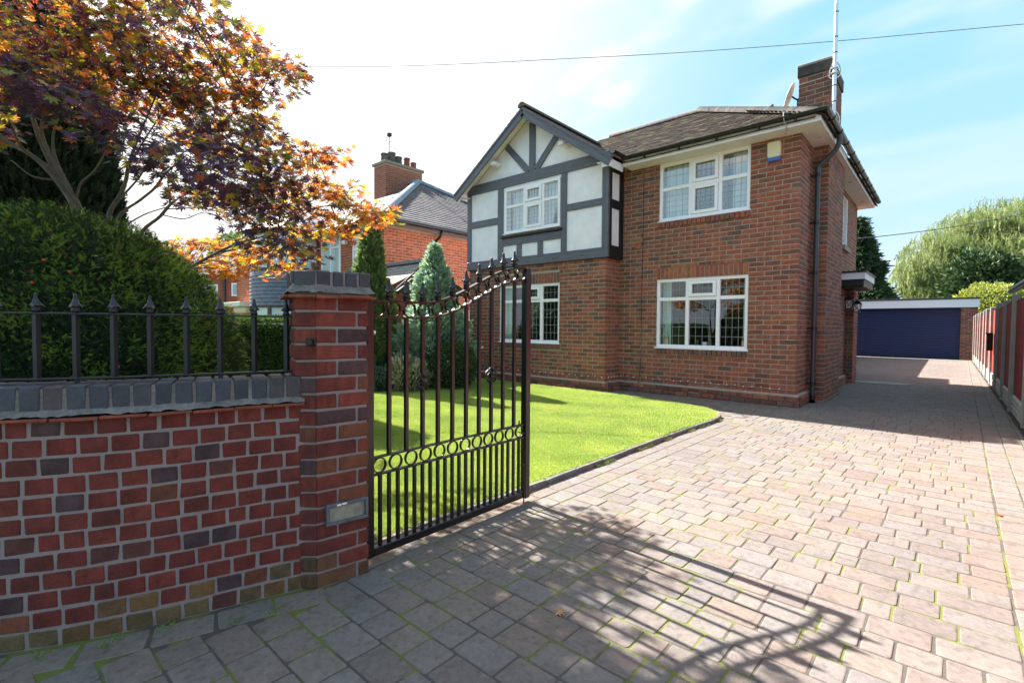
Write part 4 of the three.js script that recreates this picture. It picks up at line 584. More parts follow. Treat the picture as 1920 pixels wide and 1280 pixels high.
  { const g = group('side_window', house); part('frame', merge([cbox(XR - 0.09, XR - 0.02, SW.y0, SW.y0 + 0.07, SW.z1, SW.z0), cbox(XR - 0.09, XR - 0.02, SW.y1 - 0.07, SW.y1, SW.z1, SW.z0), cbox(XR - 0.09, XR - 0.0, SW.y0 + 0.07, SW.y1 - 0.07, SW.z0 - 0.07, SW.z0), cbox(XR - 0.09, XR - 0.02, SW.y0 + 0.07, SW.y1 - 0.07, SW.z1, SW.z1 + 0.07)]), M.upvc, g); part('pane', cbox(XR - 0.06, XR - 0.056, SW.y0 + 0.06, SW.y1 - 0.06, SW.z1 + 0.06, SW.z0 - 0.06, 0.0005), M.glass, g); part('sill', cbox(XR - 0.02, XR + 0.06, SW.y0 - 0.12, SW.y0 - 0.005, SW.z1 - 0.05, SW.z0 + 0.05), M.concrete, g); }
  // curtains: folds of cloth behind the panes
  const curtain = (x0, x1, y0, y1, z, m) => { const P = [], n = 40, f = (i, y) => { const t = i / n; return [lerp(x0, x1, t), y, z - 0.025 + 0.022 * Math.sin(t * (x1 - x0) * 55 + x0 * 9) + 0.01 * Math.sin(t * 17)]; }; for (let i = 0; i < n; i++) { const a = f(i, y0), b = f(i + 1, y0), c = f(i + 1, y1), d = f(i, y1); P.push(...a, ...b, ...c, ...a, ...c, ...d); } return part('curtain', toCreasedNormals(fromTris(P), 1.5), m, house); };
  curtain(UW.x0 + 0.05, UW.x0 + 0.55, UW.y0, UW.y1 - 0.05, ZF - 0.18, M.curtain); curtain(UW.x1 - 0.36, UW.x1 - 0.05, UW.y0, UW.y1 - 0.05, ZF - 0.18, M.curtain);
  curtain(LW.x0 + 0.05, LW.x0 + 0.24, LW.y0, LW.y1 - 0.05, ZF - 0.18, M.curtainGreen); curtain(LW.x1 - 0.14, LW.x1 - 0.05, LW.y0, LW.y1 - 0.05, ZF - 0.18, M.curtainGreen);
  curtain(BLW.x0 + 0.05, BLW.x0 + 0.36, BLW.y0, BLW.y1 - 0.05, ZB - 0.16, M.curtainGreen); curtain(BU.x0 + 0.13, BU.x1 - 0.05, BU.y0, BU.y1 - 0.05, ZU - 0.16, M.curtain);
  // --- roof: boards below, rows of plain tiles above
  const EY = 4.70, ZE0 = -9.12, ZE1 = -16.62, XE = -1.60, AX0 = -4.65, AZ0 = -12.0, AZ1 = -13.7, AY0 = 6.54, XL = -9.75;
  const roof = group('roof', house);
  const boards = [[V(XL, EY, ZE0), V(XE, EY, ZE0), V(AX0, AY0, AZ0), V(XL, AY0, AZ0)], [V(XE, EY, ZE0), V(XE, EY, ZE1), V(AX0, AY0, AZ1), V(AX0, AY0, AZ0)], [V(XE, EY, ZE1), V(XL, EY, ZE1), V(XL, AY0, AZ1), V(AX0, AY0, AZ1)], [V(XL, AY0, AZ0), V(AX0, AY0, AZ0), V(AX0, AY0, AZ1), V(XL, AY0, AZ1)], [V(XL, EY, ZE1), V(XL, EY, ZE0), V(XL, AY0, AZ0), V(XL, AY0, AZ1)]];
  part('roof_boards', merge(boards.map((b) => polyPlane(b))).translate(0, -0.02, 0), std([0.05, 0.045, 0.04]), roof);
  const tileTones = [[0.042, 0.037, 0.036], [0.034, 0.031, 0.031], [0.050, 0.044, 0.041], [0.028, 0.026, 0.027], [0.075, 0.067, 0.06]];
  function tiles(P0, e, s, W, S, test, tw, gauge, tn, name, parent, thick = 0.014, mat = M.brick, clipL = false) {
    const n = s.clone().cross(e).normalize(); if (n.y < 0) n.negate();
    const out = [], variants = tn.flatMap((t) => [0, 1, 2].map(() => paint(boxUV(chamferBox(tw - 0.004, thick, gauge * 1.5, 0.002, 0.0018), 1.5, rnd() * 5, rnd() * 5), t.map((v) => v * rr(0.8, 1.2)))));
    const rows = Math.floor(S / gauge), m = new THREE.Matrix4(), tilt = new THREE.Matrix4(), z = s.clone().negate();
    for (let r = 0; r <= rows; r++) for (let k = -1; k <= W / tw + 1; k++) { const a = (k + (r % 2) * 0.5) * tw, b = r * gauge; const lf0 = clipL ? Math.max(0, a - tw / 2) : a - tw / 2, wd = a + tw / 2 - lf0; if (wd < 0.03 || !test(a + (clipL ? 0.001 : 0), b)) continue; const p = P0.clone().addScaledVector(e, lf0 + wd / 2).addScaledVector(s, b + gauge * 0.3).addScaledVector(n, 0.016 + rr(-0.002, 0.003)); const zz = e.clone().cross(n); m.makeBasis(e, n, zz).setPosition(p); tilt.makeRotationX((zz.dot(s) > 0 ? -1 : 1) * -0.075 + rr(-0.008, 0.008)); m.multiply(tilt).multiply(new THREE.Matrix4().makeRotationY(rr(-0.012, 0.012))).scale(V(wd / tw, 1, 1)); out.push(pick(variants).clone().applyMatrix4(m)); }
    return part(name, merge(out), mat, parent, 'stuff');
  }
  { // front slope
    const sv = V(0, AY0 - EY, AZ0 - ZE0), S = sv.length(); sv.normalize();
    tiles(V(-7.3, EY, ZE0), V(1, 0, 0), sv, XE + 7.3, S, (a, b) => a <= (XE + 7.3) - (XE - AX0) * b / S, 0.168, 0.108, tileTones, 'roof_tiles', roof, 0.014, M.tile);
    const s2 = V(AX0 - XE, AY0 - EY, 0), S2 = s2.length(); s2.normalize();
    tiles(V(XE, EY, ZE0), V(0, 0, -1), s2, ZE0 - ZE1, S2, (a, b) => a >= (ZE0 - AZ0) * b / S2 - 0.05 && !(a > ZE0 - ZS0 - 0.05 && a < ZE0 - ZS1 + 0.05 && b < 0.75), 0.168, 0.108, tileTones, 'roof_tiles', roof, 0.014, M.tile);
    // ridge and hip tiles: half round
    const half = (L, r) => { const g = new THREE.CylinderGeometry(r, r * 1.04, L, 10, 1, true, -Math.PI / 2, Math.PI).rotateX(Math.PI / 2).rotateZ(0); return g; };
    const ridgeRun = (a, b, r, L, t, name) => { const d = b.clone().sub(a), n2 = Math.round(d.length() / L), q = new THREE.Quaternion(); d.normalize(); for (let i = 0; i < n2; i++) { const g = paint(boxUV(new THREE.CylinderGeometry(r, r, L * 1.0, 12, 1, false, -Math.PI / 2, Math.PI).rotateX(-Math.PI / 2)), t.map((v) => v * rr(0.8, 1.2))); const m = part(name, g, M.brick, roof); m.position.copy(a).addScaledVector(d, (i + 0.5) * L); m.lookAt(m.position.clone().add(d)); } };
    ridgeRun(V(AX0 + 0.1, AY0 - 0.03, AZ0), V(-7.2, AY0 - 0.03, AZ0), 0.13, 0.36, [0.16, 0.14, 0.12], 'ridge_tile');
    const hv = V(XE - 0.02, EY + 0.045, ZE0 - 0.02), ht = V(AX0, AY0 + 0.03, AZ0), dir = ht.clone().sub(hv), hn = Math.round(dir.length() / 0.125); dir.normalize();
    for (let i = 0; i < hn; i++) { const g = paint(boxUV(new THREE.CylinderGeometry(0.075, 0.11, 0.2, 8, 1, false, -Math.PI / 2, Math.PI).rotateX(-Math.PI / 2)), pick(tileTones).map((v) => v * rr(0.8, 1.2))); const m = part('hip_tile', g, M.brick, roof); m.position.copy(hv).addScaledVector(dir, (i + 0.5) * 0.125); m.lookAt(m.position.clone().add(dir)); m.rotateX(-0.05); }
  }
  { // gable roof over the bay
    const br = group('gable_roof', house), zf = -8.60, zb = -12.4;
    for (const sd of [-1, 1]) { const e0 = V(GC + sd * GH, GY - 0.02, zf), sv = V(-sd * GH, GP - GY, 0), S = sv.length(); sv.normalize(); const pk = V(GC, GP - 0.02, zf);
      part('roof_boards', polyPlane(sd > 0 ? [e0, e0.clone().setZ(zb), pk.clone().setZ(zb), pk] : [pk, pk.clone().setZ(zb), e0.clone().setZ(zb), e0]), M.white, br);
      tiles(V(GC + sd * GH, GY + 0.0, zf + 0.05), V(0, 0, -1), sv, zf - zb, S, (a, b) => true, 0.168, 0.108, [[0.12, 0.085, 0.065], [0.15, 0.10, 0.075], [0.10, 0.075, 0.06]], 'roof_tiles', br, 0.014, M.tile, true);
      // bargeboard
      const dn = V(-sd * sv.y, 0, 0); const a = V(GC + sd * (GH + 0.03), GY - 0.115, zf + 0.02), b = V(GC, GP - 0.115 + 0.02, zf + 0.02); part('bargeboard', bar(a, b, 0.035, 0.21, V(0, 1, 0), 0.006), M.timber, br);
      part('verge_moulding', bar(V(GC + sd * (GH + 0.04), GY - 0.03, zf + 0.045), V(GC, GP - 0.01, zf + 0.045), 0.02, 0.05, V(0, 1, 0), 0.004), M.timber, br);
    }
    for (let i = 0; i < 11; i++) { const m = part('ridge_tile', paint(boxUV(new THREE.CylinderGeometry(0.105, 0.105, 0.345, 12, 1, false, -Math.PI / 2, Math.PI).rotateX(-Math.PI / 2)), [0.13 * rr(0.8, 1.2), 0.10, 0.08]), M.brick, br); m.position.set(GC, GP + 0.012, zf + 0.07 - 0.17 - i * 0.35); }
    part('eaves_soffit', merge([cbox(GC + GH - 0.30, GC + GH - 0.02, GY - 0.10, GY - 0.085, -9.15, zf, 0.002), cbox(GC - GH + 0.02, GC - GH + 0.26, GY - 0.10, GY - 0.085, -12, zf, 0.002), cbox(GC + GH - 0.03, GC + GH - 0.012, GY - 0.2, GY - 0.04, -9.15, zf + 0.0, 0.002), cbox(TX1 - 0.01, GC + GH - 0.03, GY - 0.2, GY - 0.1, zf - 0.02, zf, 0.002), cbox(GC - GH + 0.02, TX0 + 0.01, GY - 0.2, GY - 0.1, zf - 0.02, zf, 0.002)]), M.white, br);
  }
  // --- eaves: fascia, soffit, gutter, downpipe
  const FX0 = -5.10;
  part('fascia', merge([cbox(FX0, XE + 0.0, H - 0.02, 4.78, ZE0 + 0.0 - 0.012, ZE0 + 0.012, 0.003), cbox(XE - 0.024, XE, H - 0.02, 4.78, ZE1, ZE0 - 0.012, 0.003)].map((g) => g)), M.white, house);
  part('soffit', merge([cbox(FX0, XE - 0.03, H - 0.016, H - 0.002, ZF - 0.02, ZE0 - 0.014, 0.001), cbox(XR - 0.02, XE - 0.026, H - 0.0165, H - 0.0025, ZE1, ZF - 0.022, 0.001)]), std([0.80, 0.78, 0.74], { map: texSoft, roughness: 0.5 }), house);
  part('soffit', cbox(XR - 0.3, XE, H - 0.02, 4.74, ZE1 - 0.02, ZE1, 0.003), M.white, house);
  for (const [x, z] of [[-1.76, -9.9], [-1.76, -13.4], [-1.76, -15.6]]) part('soffit_vent', new THREE.CylinderGeometry(0.04, 0.04, 0.01, 12).translate(x, H - 0.019, z).toNonIndexed(), std([0.5, 0.46, 0.42]), house);
  const gut = (a, b) => { const d = b.clone().sub(a), L = d.length(), P = [], n = 8, R = 0.058; const out = V(d.z, 0, -d.x).normalize(); d.normalize(); const f = (i, s, r) => { const t = Math.PI * i / n, v = a.clone().addScaledVector(d, s).addScaledVector(out, Math.cos(t) * r).add(V(0, -Math.sin(t) * r, 0)); return [v.x, v.y, v.z]; }; for (const r of [R, R - 0.006]) for (let i = 0; i < n; i++) P.push(...f(i, 0, r), ...f(i, L, r), ...f(i + 1, L, r), ...f(i, 0, r), ...f(i + 1, L, r), ...f(i + 1, 0, r)); return boxUV(toCreasedNormals(fromTris(P), 0.7)); };
  const GZ = ZE0 + 0.075, GX2 = XE + 0.075, gy = 4.795;
  const gutter = group('gutter', house);
  part('channel', merge([gut(V(-5.08, gy, GZ), V(GX2 + 0.02, gy, GZ)), gut(V(GX2, gy, GZ + 0.02), V(GX2, gy, ZE1 - 0.05)), gut(V(-5.05, gy + 0.03, -8.62), V(-5.05, gy + 0.03, GZ))]), M.plastic, gutter);
  for (const x of [-4.6, -3.9, -3.2, -2.5, -1.95]) part('bracket', cbox(x - 0.012, x + 0.012, gy - 0.10, gy - 0.03, ZE0 + 0.01, GZ + 0.02, 0.003), M.plastic, gutter);
  for (let z = -9.5; z > -16.6; z -= 0.72) { const c = new THREE.CylinderGeometry(0.066, 0.066, 0.055, 14, 1, false, Math.PI, Math.PI).rotateX(Math.PI / 2).rotateZ(Math.PI / 2 * 2); part('clip', boxUV(new THREE.TorusGeometry(0.062, 0.008, 6, 12, Math.PI).rotateZ(Math.PI).scale(1, 1, 3).toNonIndexed()).translate(GX2, gy, z), M.plastic, gutter); }
  const PZc = -10.30, PXc = -1.835, dpm = std([0.05, 0.052, 0.062], { roughness: 0.35 });
  const dp = group('downpipe', house);
  part('pipe', boxUV(new THREE.CylinderGeometry(0.041, 0.041, 4.15, 14).translate(PXc, 2.13, PZc).toNonIndexed()), dpm, dp);
  part('swan_neck', tube([V(GX2, gy - 0.05, PZc + 0.02), V(GX2, gy - 0.2, PZc + 0.02), V(GX2 - 0.06, gy - 0.32, PZc + 0.01), V(PXc + 0.10, gy - 0.46, PZc), V(PXc, gy - 0.56, PZc), V(PXc, gy - 0.68, PZc)], 0.044, 12, 40), dpm, dp);
  for (const y of [0.35, 1.35, 2.35, 3.25, 4.1]) part('collar', boxUV(merge([new THREE.CylinderGeometry(0.05, 0.05, 0.06, 14).translate(PXc, y, PZc).toNonIndexed(), new THREE.BoxGeometry(0.14, 0.035, 0.035).translate(PXc - 0.05, y, PZc).toNonIndexed()])), M.plastic, dp);
  part('shoe', tube([V(PXc, 0.14, PZc), V(PXc, 0.06, PZc + 0.01), V(PXc + 0.02, 0.03, PZc + 0.09)], 0.046, 10, 14), M.plastic, dp);
  // --- porch canopy and pier on the side
  const cp = group('porch_canopy', house), CX = -1.43, CZ0 = -13.4, CZ1 = -15.2;
  part('fascia', merge([cbox(XR, CX, 2.46, 2.61, CZ0 - 0.02, CZ0, 0.003), cbox(CX - 0.02, CX, 2.46, 2.61, CZ1, CZ0 - 0.021, 0.003)]), M.white, cp);
  part('roof', cbox(XR, CX + 0.03, 2.611, 2.65, CZ1, CZ0 + 0.03, 0.004), M.plastic, cp);
  part('underside', cbox(XR, CX - 0.025, 2.30, 2.47, CZ1, CZ0 - 0.06, 0.02), M.timberBlack, cp);
  const pier = part('porch_pier', boxUV(new THREE.BoxGeometry(0.2, 2.34, 0.7).translate(-1.885, 1.17, -15.0)), M.mortarHouse, house);
  layBricks(courses({ o: V(-1.98, 0, -14.64), u: V(1, 0, 0), n: V(0, 0, 1), L: 0.21, y0: 0, y1: 2.33, ch: CHs, bl: 0.21, joint: JT, depth: DP, tone: tBay, bond: 0.5 }), brickSet(0.21 - JT, CHs - JT, DP, tones, 3), M.brick, pier, 0);
  layBricks(courses({ o: V(-1.77, 0, -14.64), u: sideU, n: sideN, L: 0.72, y0: 0, y1: 2.33, ch: CHs, bl: BL, joint: JT, depth: DP, start: DP + 0.006, tone: tBay }), set, M.brick, pier, 0);
  // cable down the wall and its loop
  part('wall_cable', tube([V(-4.815, 4.62, ZF + 0.006), V(-4.82, 3.2, ZF + 0.006), V(-4.825, 1.8, ZF + 0.006), V(-4.835, 0.5, ZF + 0.008), V(-4.86, 0.16, ZF + 0.06), V(-5.02, 0.09, ZF + 0.062), V(-5.3, 0.085, ZF + 0.062)], 0.006, 6, 60), M.timberBlack, house);
  part('replaced_brick', cbox(-5.0, -4.865, 3.0, 3.115, ZF - 0.02, ZF + 0.006, 0.003), std([0.55, 0.15, 0.06], { map: texBrick, roughness: 0.9 }), house);

  // ================================================================ things fixed to the house
  const al = thing('alarm_box', 'cream burglar alarm box with blue lower edge under the eaves', 'alarm', [-2.352, 4.40, ZF]);
  const rbox = (w, h, d, r) => { const s = new THREE.Shape(); s.moveTo(-w / 2 + r, -h / 2); s.lineTo(w / 2 - r, -h / 2); s.quadraticCurveTo(w / 2, -h / 2, w / 2, -h / 2 + r); s.lineTo(w / 2, h / 2 - r); s.quadraticCurveTo(w / 2, h / 2, w / 2 - r, h / 2); s.lineTo(-w / 2 + r, h / 2); s.quadraticCurveTo(-w / 2, h / 2, -w / 2, h / 2 - r); s.lineTo(-w / 2, -h / 2 + r); s.quadraticCurveTo(-w / 2, -h / 2, -w / 2 + r, -h / 2); return new THREE.ExtrudeGeometry(s, { depth: d - 0.016, bevelEnabled: true, bevelThickness: 0.016, bevelSize: 0.012, bevelSegments: 3, curveSegments: 5 }).toNonIndexed(); };
  part('cover', rbox(0.185, 0.245, 0.07, 0.03).translate(0, 0.045, 0.004), std([0.72, 0.66, 0.44], { roughness: 0.45 }), al);
  part('strobe', rbox(0.185, 0.045, 0.066, 0.018).translate(0, -0.12, 0.004), std([0.06, 0.13, 0.42], { roughness: 0.25 }), al);
  // satellite dish
  const dish = thing('satellite_dish', 'pale satellite dish fixed beside the brick chimney stack', 'satellite dish', [-2.36, 5.62, -10.62]);
  { const R = 0.235, pr = []; for (let i = 0; i <= 10; i++) { const r = R * i / 10; pr.push(new THREE.Vector2(r, r * r * 0.62)); } for (let i = 10; i >= 0; i--) { const r = (R + 0.002) * i / 10; pr.push(new THREE.Vector2(r, r * r * 0.62 - 0.008)); }
    const q = new THREE.Quaternion().setFromUnitVectors(V(0, 1, 0), V(-0.93, 0.36, 0.16).normalize()), c = V(0.0, 0.12, 0.05);
    part('reflector', new THREE.LatheGeometry(pr, 30).toNonIndexed().scale(1, 1, 1.08).applyQuaternion(q).translate(c.x, c.y, c.z), std([0.62, 0.58, 0.52], { side: THREE.DoubleSide, roughness: 0.5 }), dish);
    const ax = V(-0.93, 0.36, 0.16).normalize(), low = V(0, -1, 0).addScaledVector(ax, ax.y).normalize(), f = c.clone().addScaledVector(ax, 0.26).addScaledVector(low, 0.24);
    part('arm', tube([c.clone().addScaledVector(low, 0.2), c.clone().addScaledVector(low, 0.25).addScaledVector(ax, 0.05), f], 0.011, 6, 14), M.plastic, dish);
    part('receiver', merge([cbox(-0.035, 0.035, -0.05, 0.03, -0.03, 0.03, 0.008).translate(f.x, f.y, f.z), new THREE.CylinderGeometry(0.022, 0.028, 0.06, 12).rotateX(1.2).translate(f.x + 0.02, f.y + 0.03, f.z - 0.02).toNonIndexed()]), M.plastic, dish);
    part('bracket', merge([tube([c.clone().addScaledVector(ax, -0.02), V(0.1, 0.06, -0.02), V(0.17, 0.16, -0.05)], 0.016, 7, 10), tube([V(0.1, 0.06, -0.02), V(0.10, -0.12, -0.02)], 0.014, 7, 6)]), M.plastic, dish);
    const wp = [V(-2.36, 5.45, -10.55), V(-2.2, 5.28, -10.1), V(-2.12, 5.02, -9.5), V(-2.12, 4.86, -9.03), V(-2.1, 4.72, -9.0), V(-2.08, 4.62, -9.1), V(-2.16, 4.60, -9.3)].map((v) => v.sub(V(-2.36, 5.62, -10.62)));
    part('cable', tube(wp, 0.007, 6, 40), std([0.35, 0.34, 0.32]), dish); }
  // tall mast strapped to the chimney
  const mast = thing('radio_mast', 'tall thin silver aerial mast strapped to the chimney corner', 'mast', [-1.63, 4.86, -10.36]);
  part('pole', merge([new THREE.CylinderGeometry(0.032, 0.032, 2.2, 12).translate(0, 1.1, 0).toNonIndexed(), new THREE.CylinderGeometry(0.022, 0.022, 3.2, 10).translate(0, 3.8, 0).toNonIndexed()]), M.alu, mast);
  part('socket', new THREE.CylinderGeometry(0.042, 0.036, 0.05, 12).translate(0, -0.02, 0).toNonIndexed(), M.alu, mast);
  for (const y of [0.16, 1.02]) { const b = group('bracket', mast); part('plate', merge([tube([V(-0.09, y + 0.02, -0.055), V(-0.06, y + 0.13, -0.04), V(0.02, y + 0.16, 0.0), V(0.07, y + 0.08, -0.06), V(0.06, y - 0.05, -0.09), V(-0.02, y - 0.1, -0.03), V(-0.09, y - 0.05, -0.055)], 0.011, 6, 36, true)]), M.alu, b); part('clamp', merge([cbox(-0.05, 0.05, y + 0.05, y + 0.075, -0.05, 0.05, 0.004), cbox(-0.05, 0.05, y - 0.04, y - 0.015, -0.05, 0.05, 0.004)]), M.alu, b); }
  for (const y of [0.5, 0.78, 1.35, 1.62, 2.05, 2.6]) part('tie', new THREE.CylinderGeometry(0.037, 0.037, 0.014, 12).translate(0, y, 0).toNonIndexed(), M.plastic, mast);
  part('strap', merge([tube([V(0.0, 1.0, 0.0), V(-0.25, 0.99, -0.05), V(-0.58, 0.985, -0.05)], 0.005, 5, 12)]), M.alu, mast);
  // lanterns by the porch
  const lantern = (pos, label, arm) => { const L = thing('wall_lantern', label, 'lantern', pos, 0, 'black wall lanterns by the porch'); const fr = []; for (const [x, z] of [[-1, -1], [1, -1], [1, 1], [-1, 1]]) fr.push(bar(V(x * 0.055, -0.11, z * 0.055), V(x * 0.08, 0.09, z * 0.08), 0.012, 0.012, V(1, 0, 0))); for (const [y, s] of [[-0.11, 0.062], [0.09, 0.088]]) fr.push(cbox(-s, s, y - 0.009, y + 0.009, -s, s, 0.003)); for (const f of [-1, 1]) { fr.push(bar(V(-0.06, -0.09, f * 0.068), V(0.07, 0.07, f * 0.074), 0.007, 0.007, V(0, 1, 0))); fr.push(bar(V(0.06, -0.09, f * 0.068), V(-0.07, 0.07, f * 0.074), 0.007, 0.007, V(0, 1, 0))); } part('cage', merge(fr), M.iron, L); part('roof', boxUV(new THREE.ConeGeometry(0.13, 0.09, 4).rotateY(Math.PI / 4).translate(0, 0.145, 0).toNonIndexed()), M.iron, L); part('glass', boxUV(new THREE.CylinderGeometry(0.095, 0.072, 0.18, 4, 1, true).rotateY(Math.PI / 4).translate(0, -0.01, 0).toNonIndexed()), new THREE.MeshPhysicalMaterial({ color: 0xffffff, transmission: 0.8, roughness: 0.2, thickness: 0 }), L); part('arm', tube(arm.map((a) => V(...a)), 0.012, 6, 14), M.iron, L); return L; };
  lantern([-1.70, 1.91, -13.35], 'black wall lantern on the near side of the porch', [[-0.24, 0.1, 0], [-0.15, 0.2, 0], [0, 0.18, 0]]);
  lantern([-1.68, 1.86, -14.45], 'black wall lantern on the porch pier, further right', [[-0.1, 0.1, -0.2], [-0.06, 0.2, -0.1], [0, 0.18, 0]]);
  // string of little lights round the foot of the wall
  const sl2 = thing('string_lights', 'string of tiny white lights strung along the foot of the house', 'string lights');
  const bulbs = []; for (let i = 0; i < 22; i++) bulbs.push(V(-5.28 + i * 0.147, 0.29 + 0.006 * Math.sin(i * 2.1), ZF + 0.012)); for (let i = 0; i < 4; i++) bulbs.push(V(BX1 + 0.012, 0.29, ZF + 0.06 + i * 0.12)); for (let i = 0; i < 22; i++) bulbs.push(V(BX1 - 0.06 - i * 0.165, 0.30 + 0.005 * Math.sin(i * 1.7), ZB + 0.012));
  const bg = new THREE.SphereGeometry(0.0115, 8, 6).toNonIndexed(), bmW = std([0.86, 0.87, 0.88], { roughness: 0.3 }); for (const p of bulbs) part('bulb', bg, bmW, sl2).position.copy(p);
  part('wire', merge([tube(bulbs.slice(0, 22).map((p) => p.clone().add(V(0, -0.016, -0.004))), 0.003, 5, 80), tube([...bulbs.slice(26)].map((p) => p.clone().add(V(0, -0.016, -0.004))), 0.003, 5, 80)]), M.timberBlack, sl2);
  // ornaments on the sill inside the lower window
  const inner = ZF - 0.17;
  part('window_board', cbox(LW.x0, LW.x1, LW.y0 + 0.03, LW.y0 + 0.06, ZF - 0.42, ZF - 0.1), M.white, house);
  const dog = (x, turn, label) => { const d = thing('dog_figurine', label, 'figurine', [x, LW.y0 + 0.06, inner], turn); const cream = std([0.62, 0.45, 0.30]), tan = std([0.23, 0.10, 0.05]); part('body', merge([lathe([[0.045, 0], [0.05, 0.03], [0.042, 0.09], [0.028, 0.135], [0, 0.15]], 12).toNonIndexed(), new THREE.SphereGeometry(0.034, 12, 9).toNonIndexed().translate(0, 0.165, 0.012), new THREE.CylinderGeometry(0.012, 0.014, 0.1, 8).translate(-0.02, 0.05, 0.035).toNonIndexed(), new THREE.CylinderGeometry(0.012, 0.014, 0.1, 8).translate(0.02, 0.05, 0.035).toNonIndexed()]), cream, d); part('ears', merge([new THREE.SphereGeometry(0.016, 8, 6).toNonIndexed().scale(0.6, 1.6, 1).translate(-0.034, 0.16, 0.008), new THREE.SphereGeometry(0.016, 8, 6).toNonIndexed().scale(0.6, 1.6, 1).translate(0.034, 0.16, 0.008), new THREE.SphereGeometry(0.03, 8, 6).toNonIndexed().scale(1.1, 1.3, 0.5).translate(0.012, 0.07, -0.03)]), tan, d); part('muzzle', new THREE.SphereGeometry(0.016, 8, 6).toNonIndexed().translate(0, 0.156, 0.042), tan, d); };
  dog(LW.x0 + 0.16, 0.3, 'small brown and cream dog figurine at the left end of the sill'); dog(LW.x1 - 0.10, -0.2, 'small brown and cream dog figurine at the right end of the sill');
  const bowl = thing('bowl', 'small white bowl standing on the window sill', 'bowl', [-3.57, LW.y0 + 0.06, inner - 0.02]); part('body', lathe([[0.02, 0], [0.045, 0.02], [0.05, 0.075], [0.046, 0.075], [0.04, 0.02], [0, 0.012]], 16).toNonIndexed(), M.white, bowl);
  const pot = thing('plant_pot', 'little dark pot with a green sprig on the window sill', 'plant pot', [-3.72, LW.y0 + 0.06, inner - 0.03]); part('pot', lathe([[0.025, 0], [0.035, 0.06], [0.03, 0.06], [0.02, 0.01], [0, 0.01]], 12).toNonIndexed(), std([0.08, 0.07, 0.06]), pot); part('sprig', merge([0, 1, 2, 3, 4].map((k) => tube([V(0, 0.05, 0), V(0.015 * Math.cos(k * 1.3), 0.09, 0.015 * Math.sin(k * 1.3)), V(0.04 * Math.cos(k * 1.3), 0.12, 0.04 * Math.sin(k * 1.3))], 0.005, 5, 8))), std([0.10, 0.16, 0.04]), pot);
}

// ================================================================ GARAGE, FENCE, BUILDINGS AROUND
rnd = mulberry(61);
const stackTones = [[0.27, 0.07, 0.045], [0.22, 0.06, 0.045], [0.31, 0.10, 0.06], [0.14, 0.065, 0.055], [0.33, 0.16, 0.12]];
{
  const gz = -29.7, g = thing('garage', 'flat roofed garage with wide dark blue roller shutter at the drive end', 'garage', [0, 0, 0]);
  const wallM = M.mortarHouse;
  const w = part('wall', merge([boxUV(new THREE.BoxGeometry(0.556, 2.36, 6).translate(0.646, 1.18, gz - 3.005)), boxUV(new THREE.BoxGeometry(0.6, 2.36, 6).translate(-5.3, 1.18, gz - 3.005)), boxUV(new THREE.BoxGeometry(5.6, 2.3, 0.2).translate(-2.3, 1.15, gz - 5.9))]), wallM, g);
  const set = brickSet(0.25, 0.074, 0.105, stackTones, 3);
  layBricks(courses({ o: V(0.365, 0, gz), u: V(1, 0, 0), n: V(0, 0, 1), L: 0.565, y0: 0, y1: 2.34, ch: 0.0864, bl: 0.262, joint: 0.0115, depth: 0.105, tone: toneOf([5, 4, 3, 2, 1]) }), set, M.brick, w, 80);
  layBricks(courses({ o: V(0.927, 0, gz), u: V(0, 0, -1), n: V(1, 0, 0), L: 6, y0: 0, y1: 2.34, ch: 0.0864, bl: 0.262, joint: 0.0115, depth: 0.105, start: 0.11, tone: toneOf([5, 4, 3, 2, 1]) }), set, M.brick, w, 0);
  const door = group('roller_door', g), slat = (() => { const P = [], n = 8, hgt = 0.098, prof = Array.from({ length: n + 1 }, (_, i) => [i / n * hgt, 0.026 * Math.sin(Math.PI * i / n)]); for (let i = 0; i < n; i++) { const [y0, z0] = prof[i], [y1, z1] = prof[i + 1]; P.push(-5.0, y0, z0, 0.365, y0, z0, 0.365, y1, z1, -5.0, y0, z0, 0.365, y1, z1, -5.0, y1, z1); } return boxUV(toCreasedNormals(fromTris(P), 0.5)); })();
  const mD = std([0.008, 0.014, 0.075], { roughness: 0.45 }); for (let i = 0; i < 24; i++) { const m = part('slat', slat, mD, door); m.position.set(0, 0.015 + i * 0.098, gz - 0.12); }
  part('backing', cbox(-5.0, 0.365, 0, 2.36, gz - 0.16, gz - 0.125), mD, door);
  part('fascia', cbox(-5.6, 0.95, 2.335, 2.70, gz - 0.02, gz + 0.06, 0.004), std([0.80, 0.82, 0.90], { roughness: 0.4 }), g);
  part('roof', cbox(-5.65, 0.97, 2.70, 2.775, gz - 6, gz + 0.09, 0.006), std([0.045, 0.045, 0.05], { roughness: 0.8 }), g);
  part('side_fascia', cbox(0.95, 0.965, 2.40, 2.70, gz - 6, gz - 0.03, 0.003), M.white, g);
}
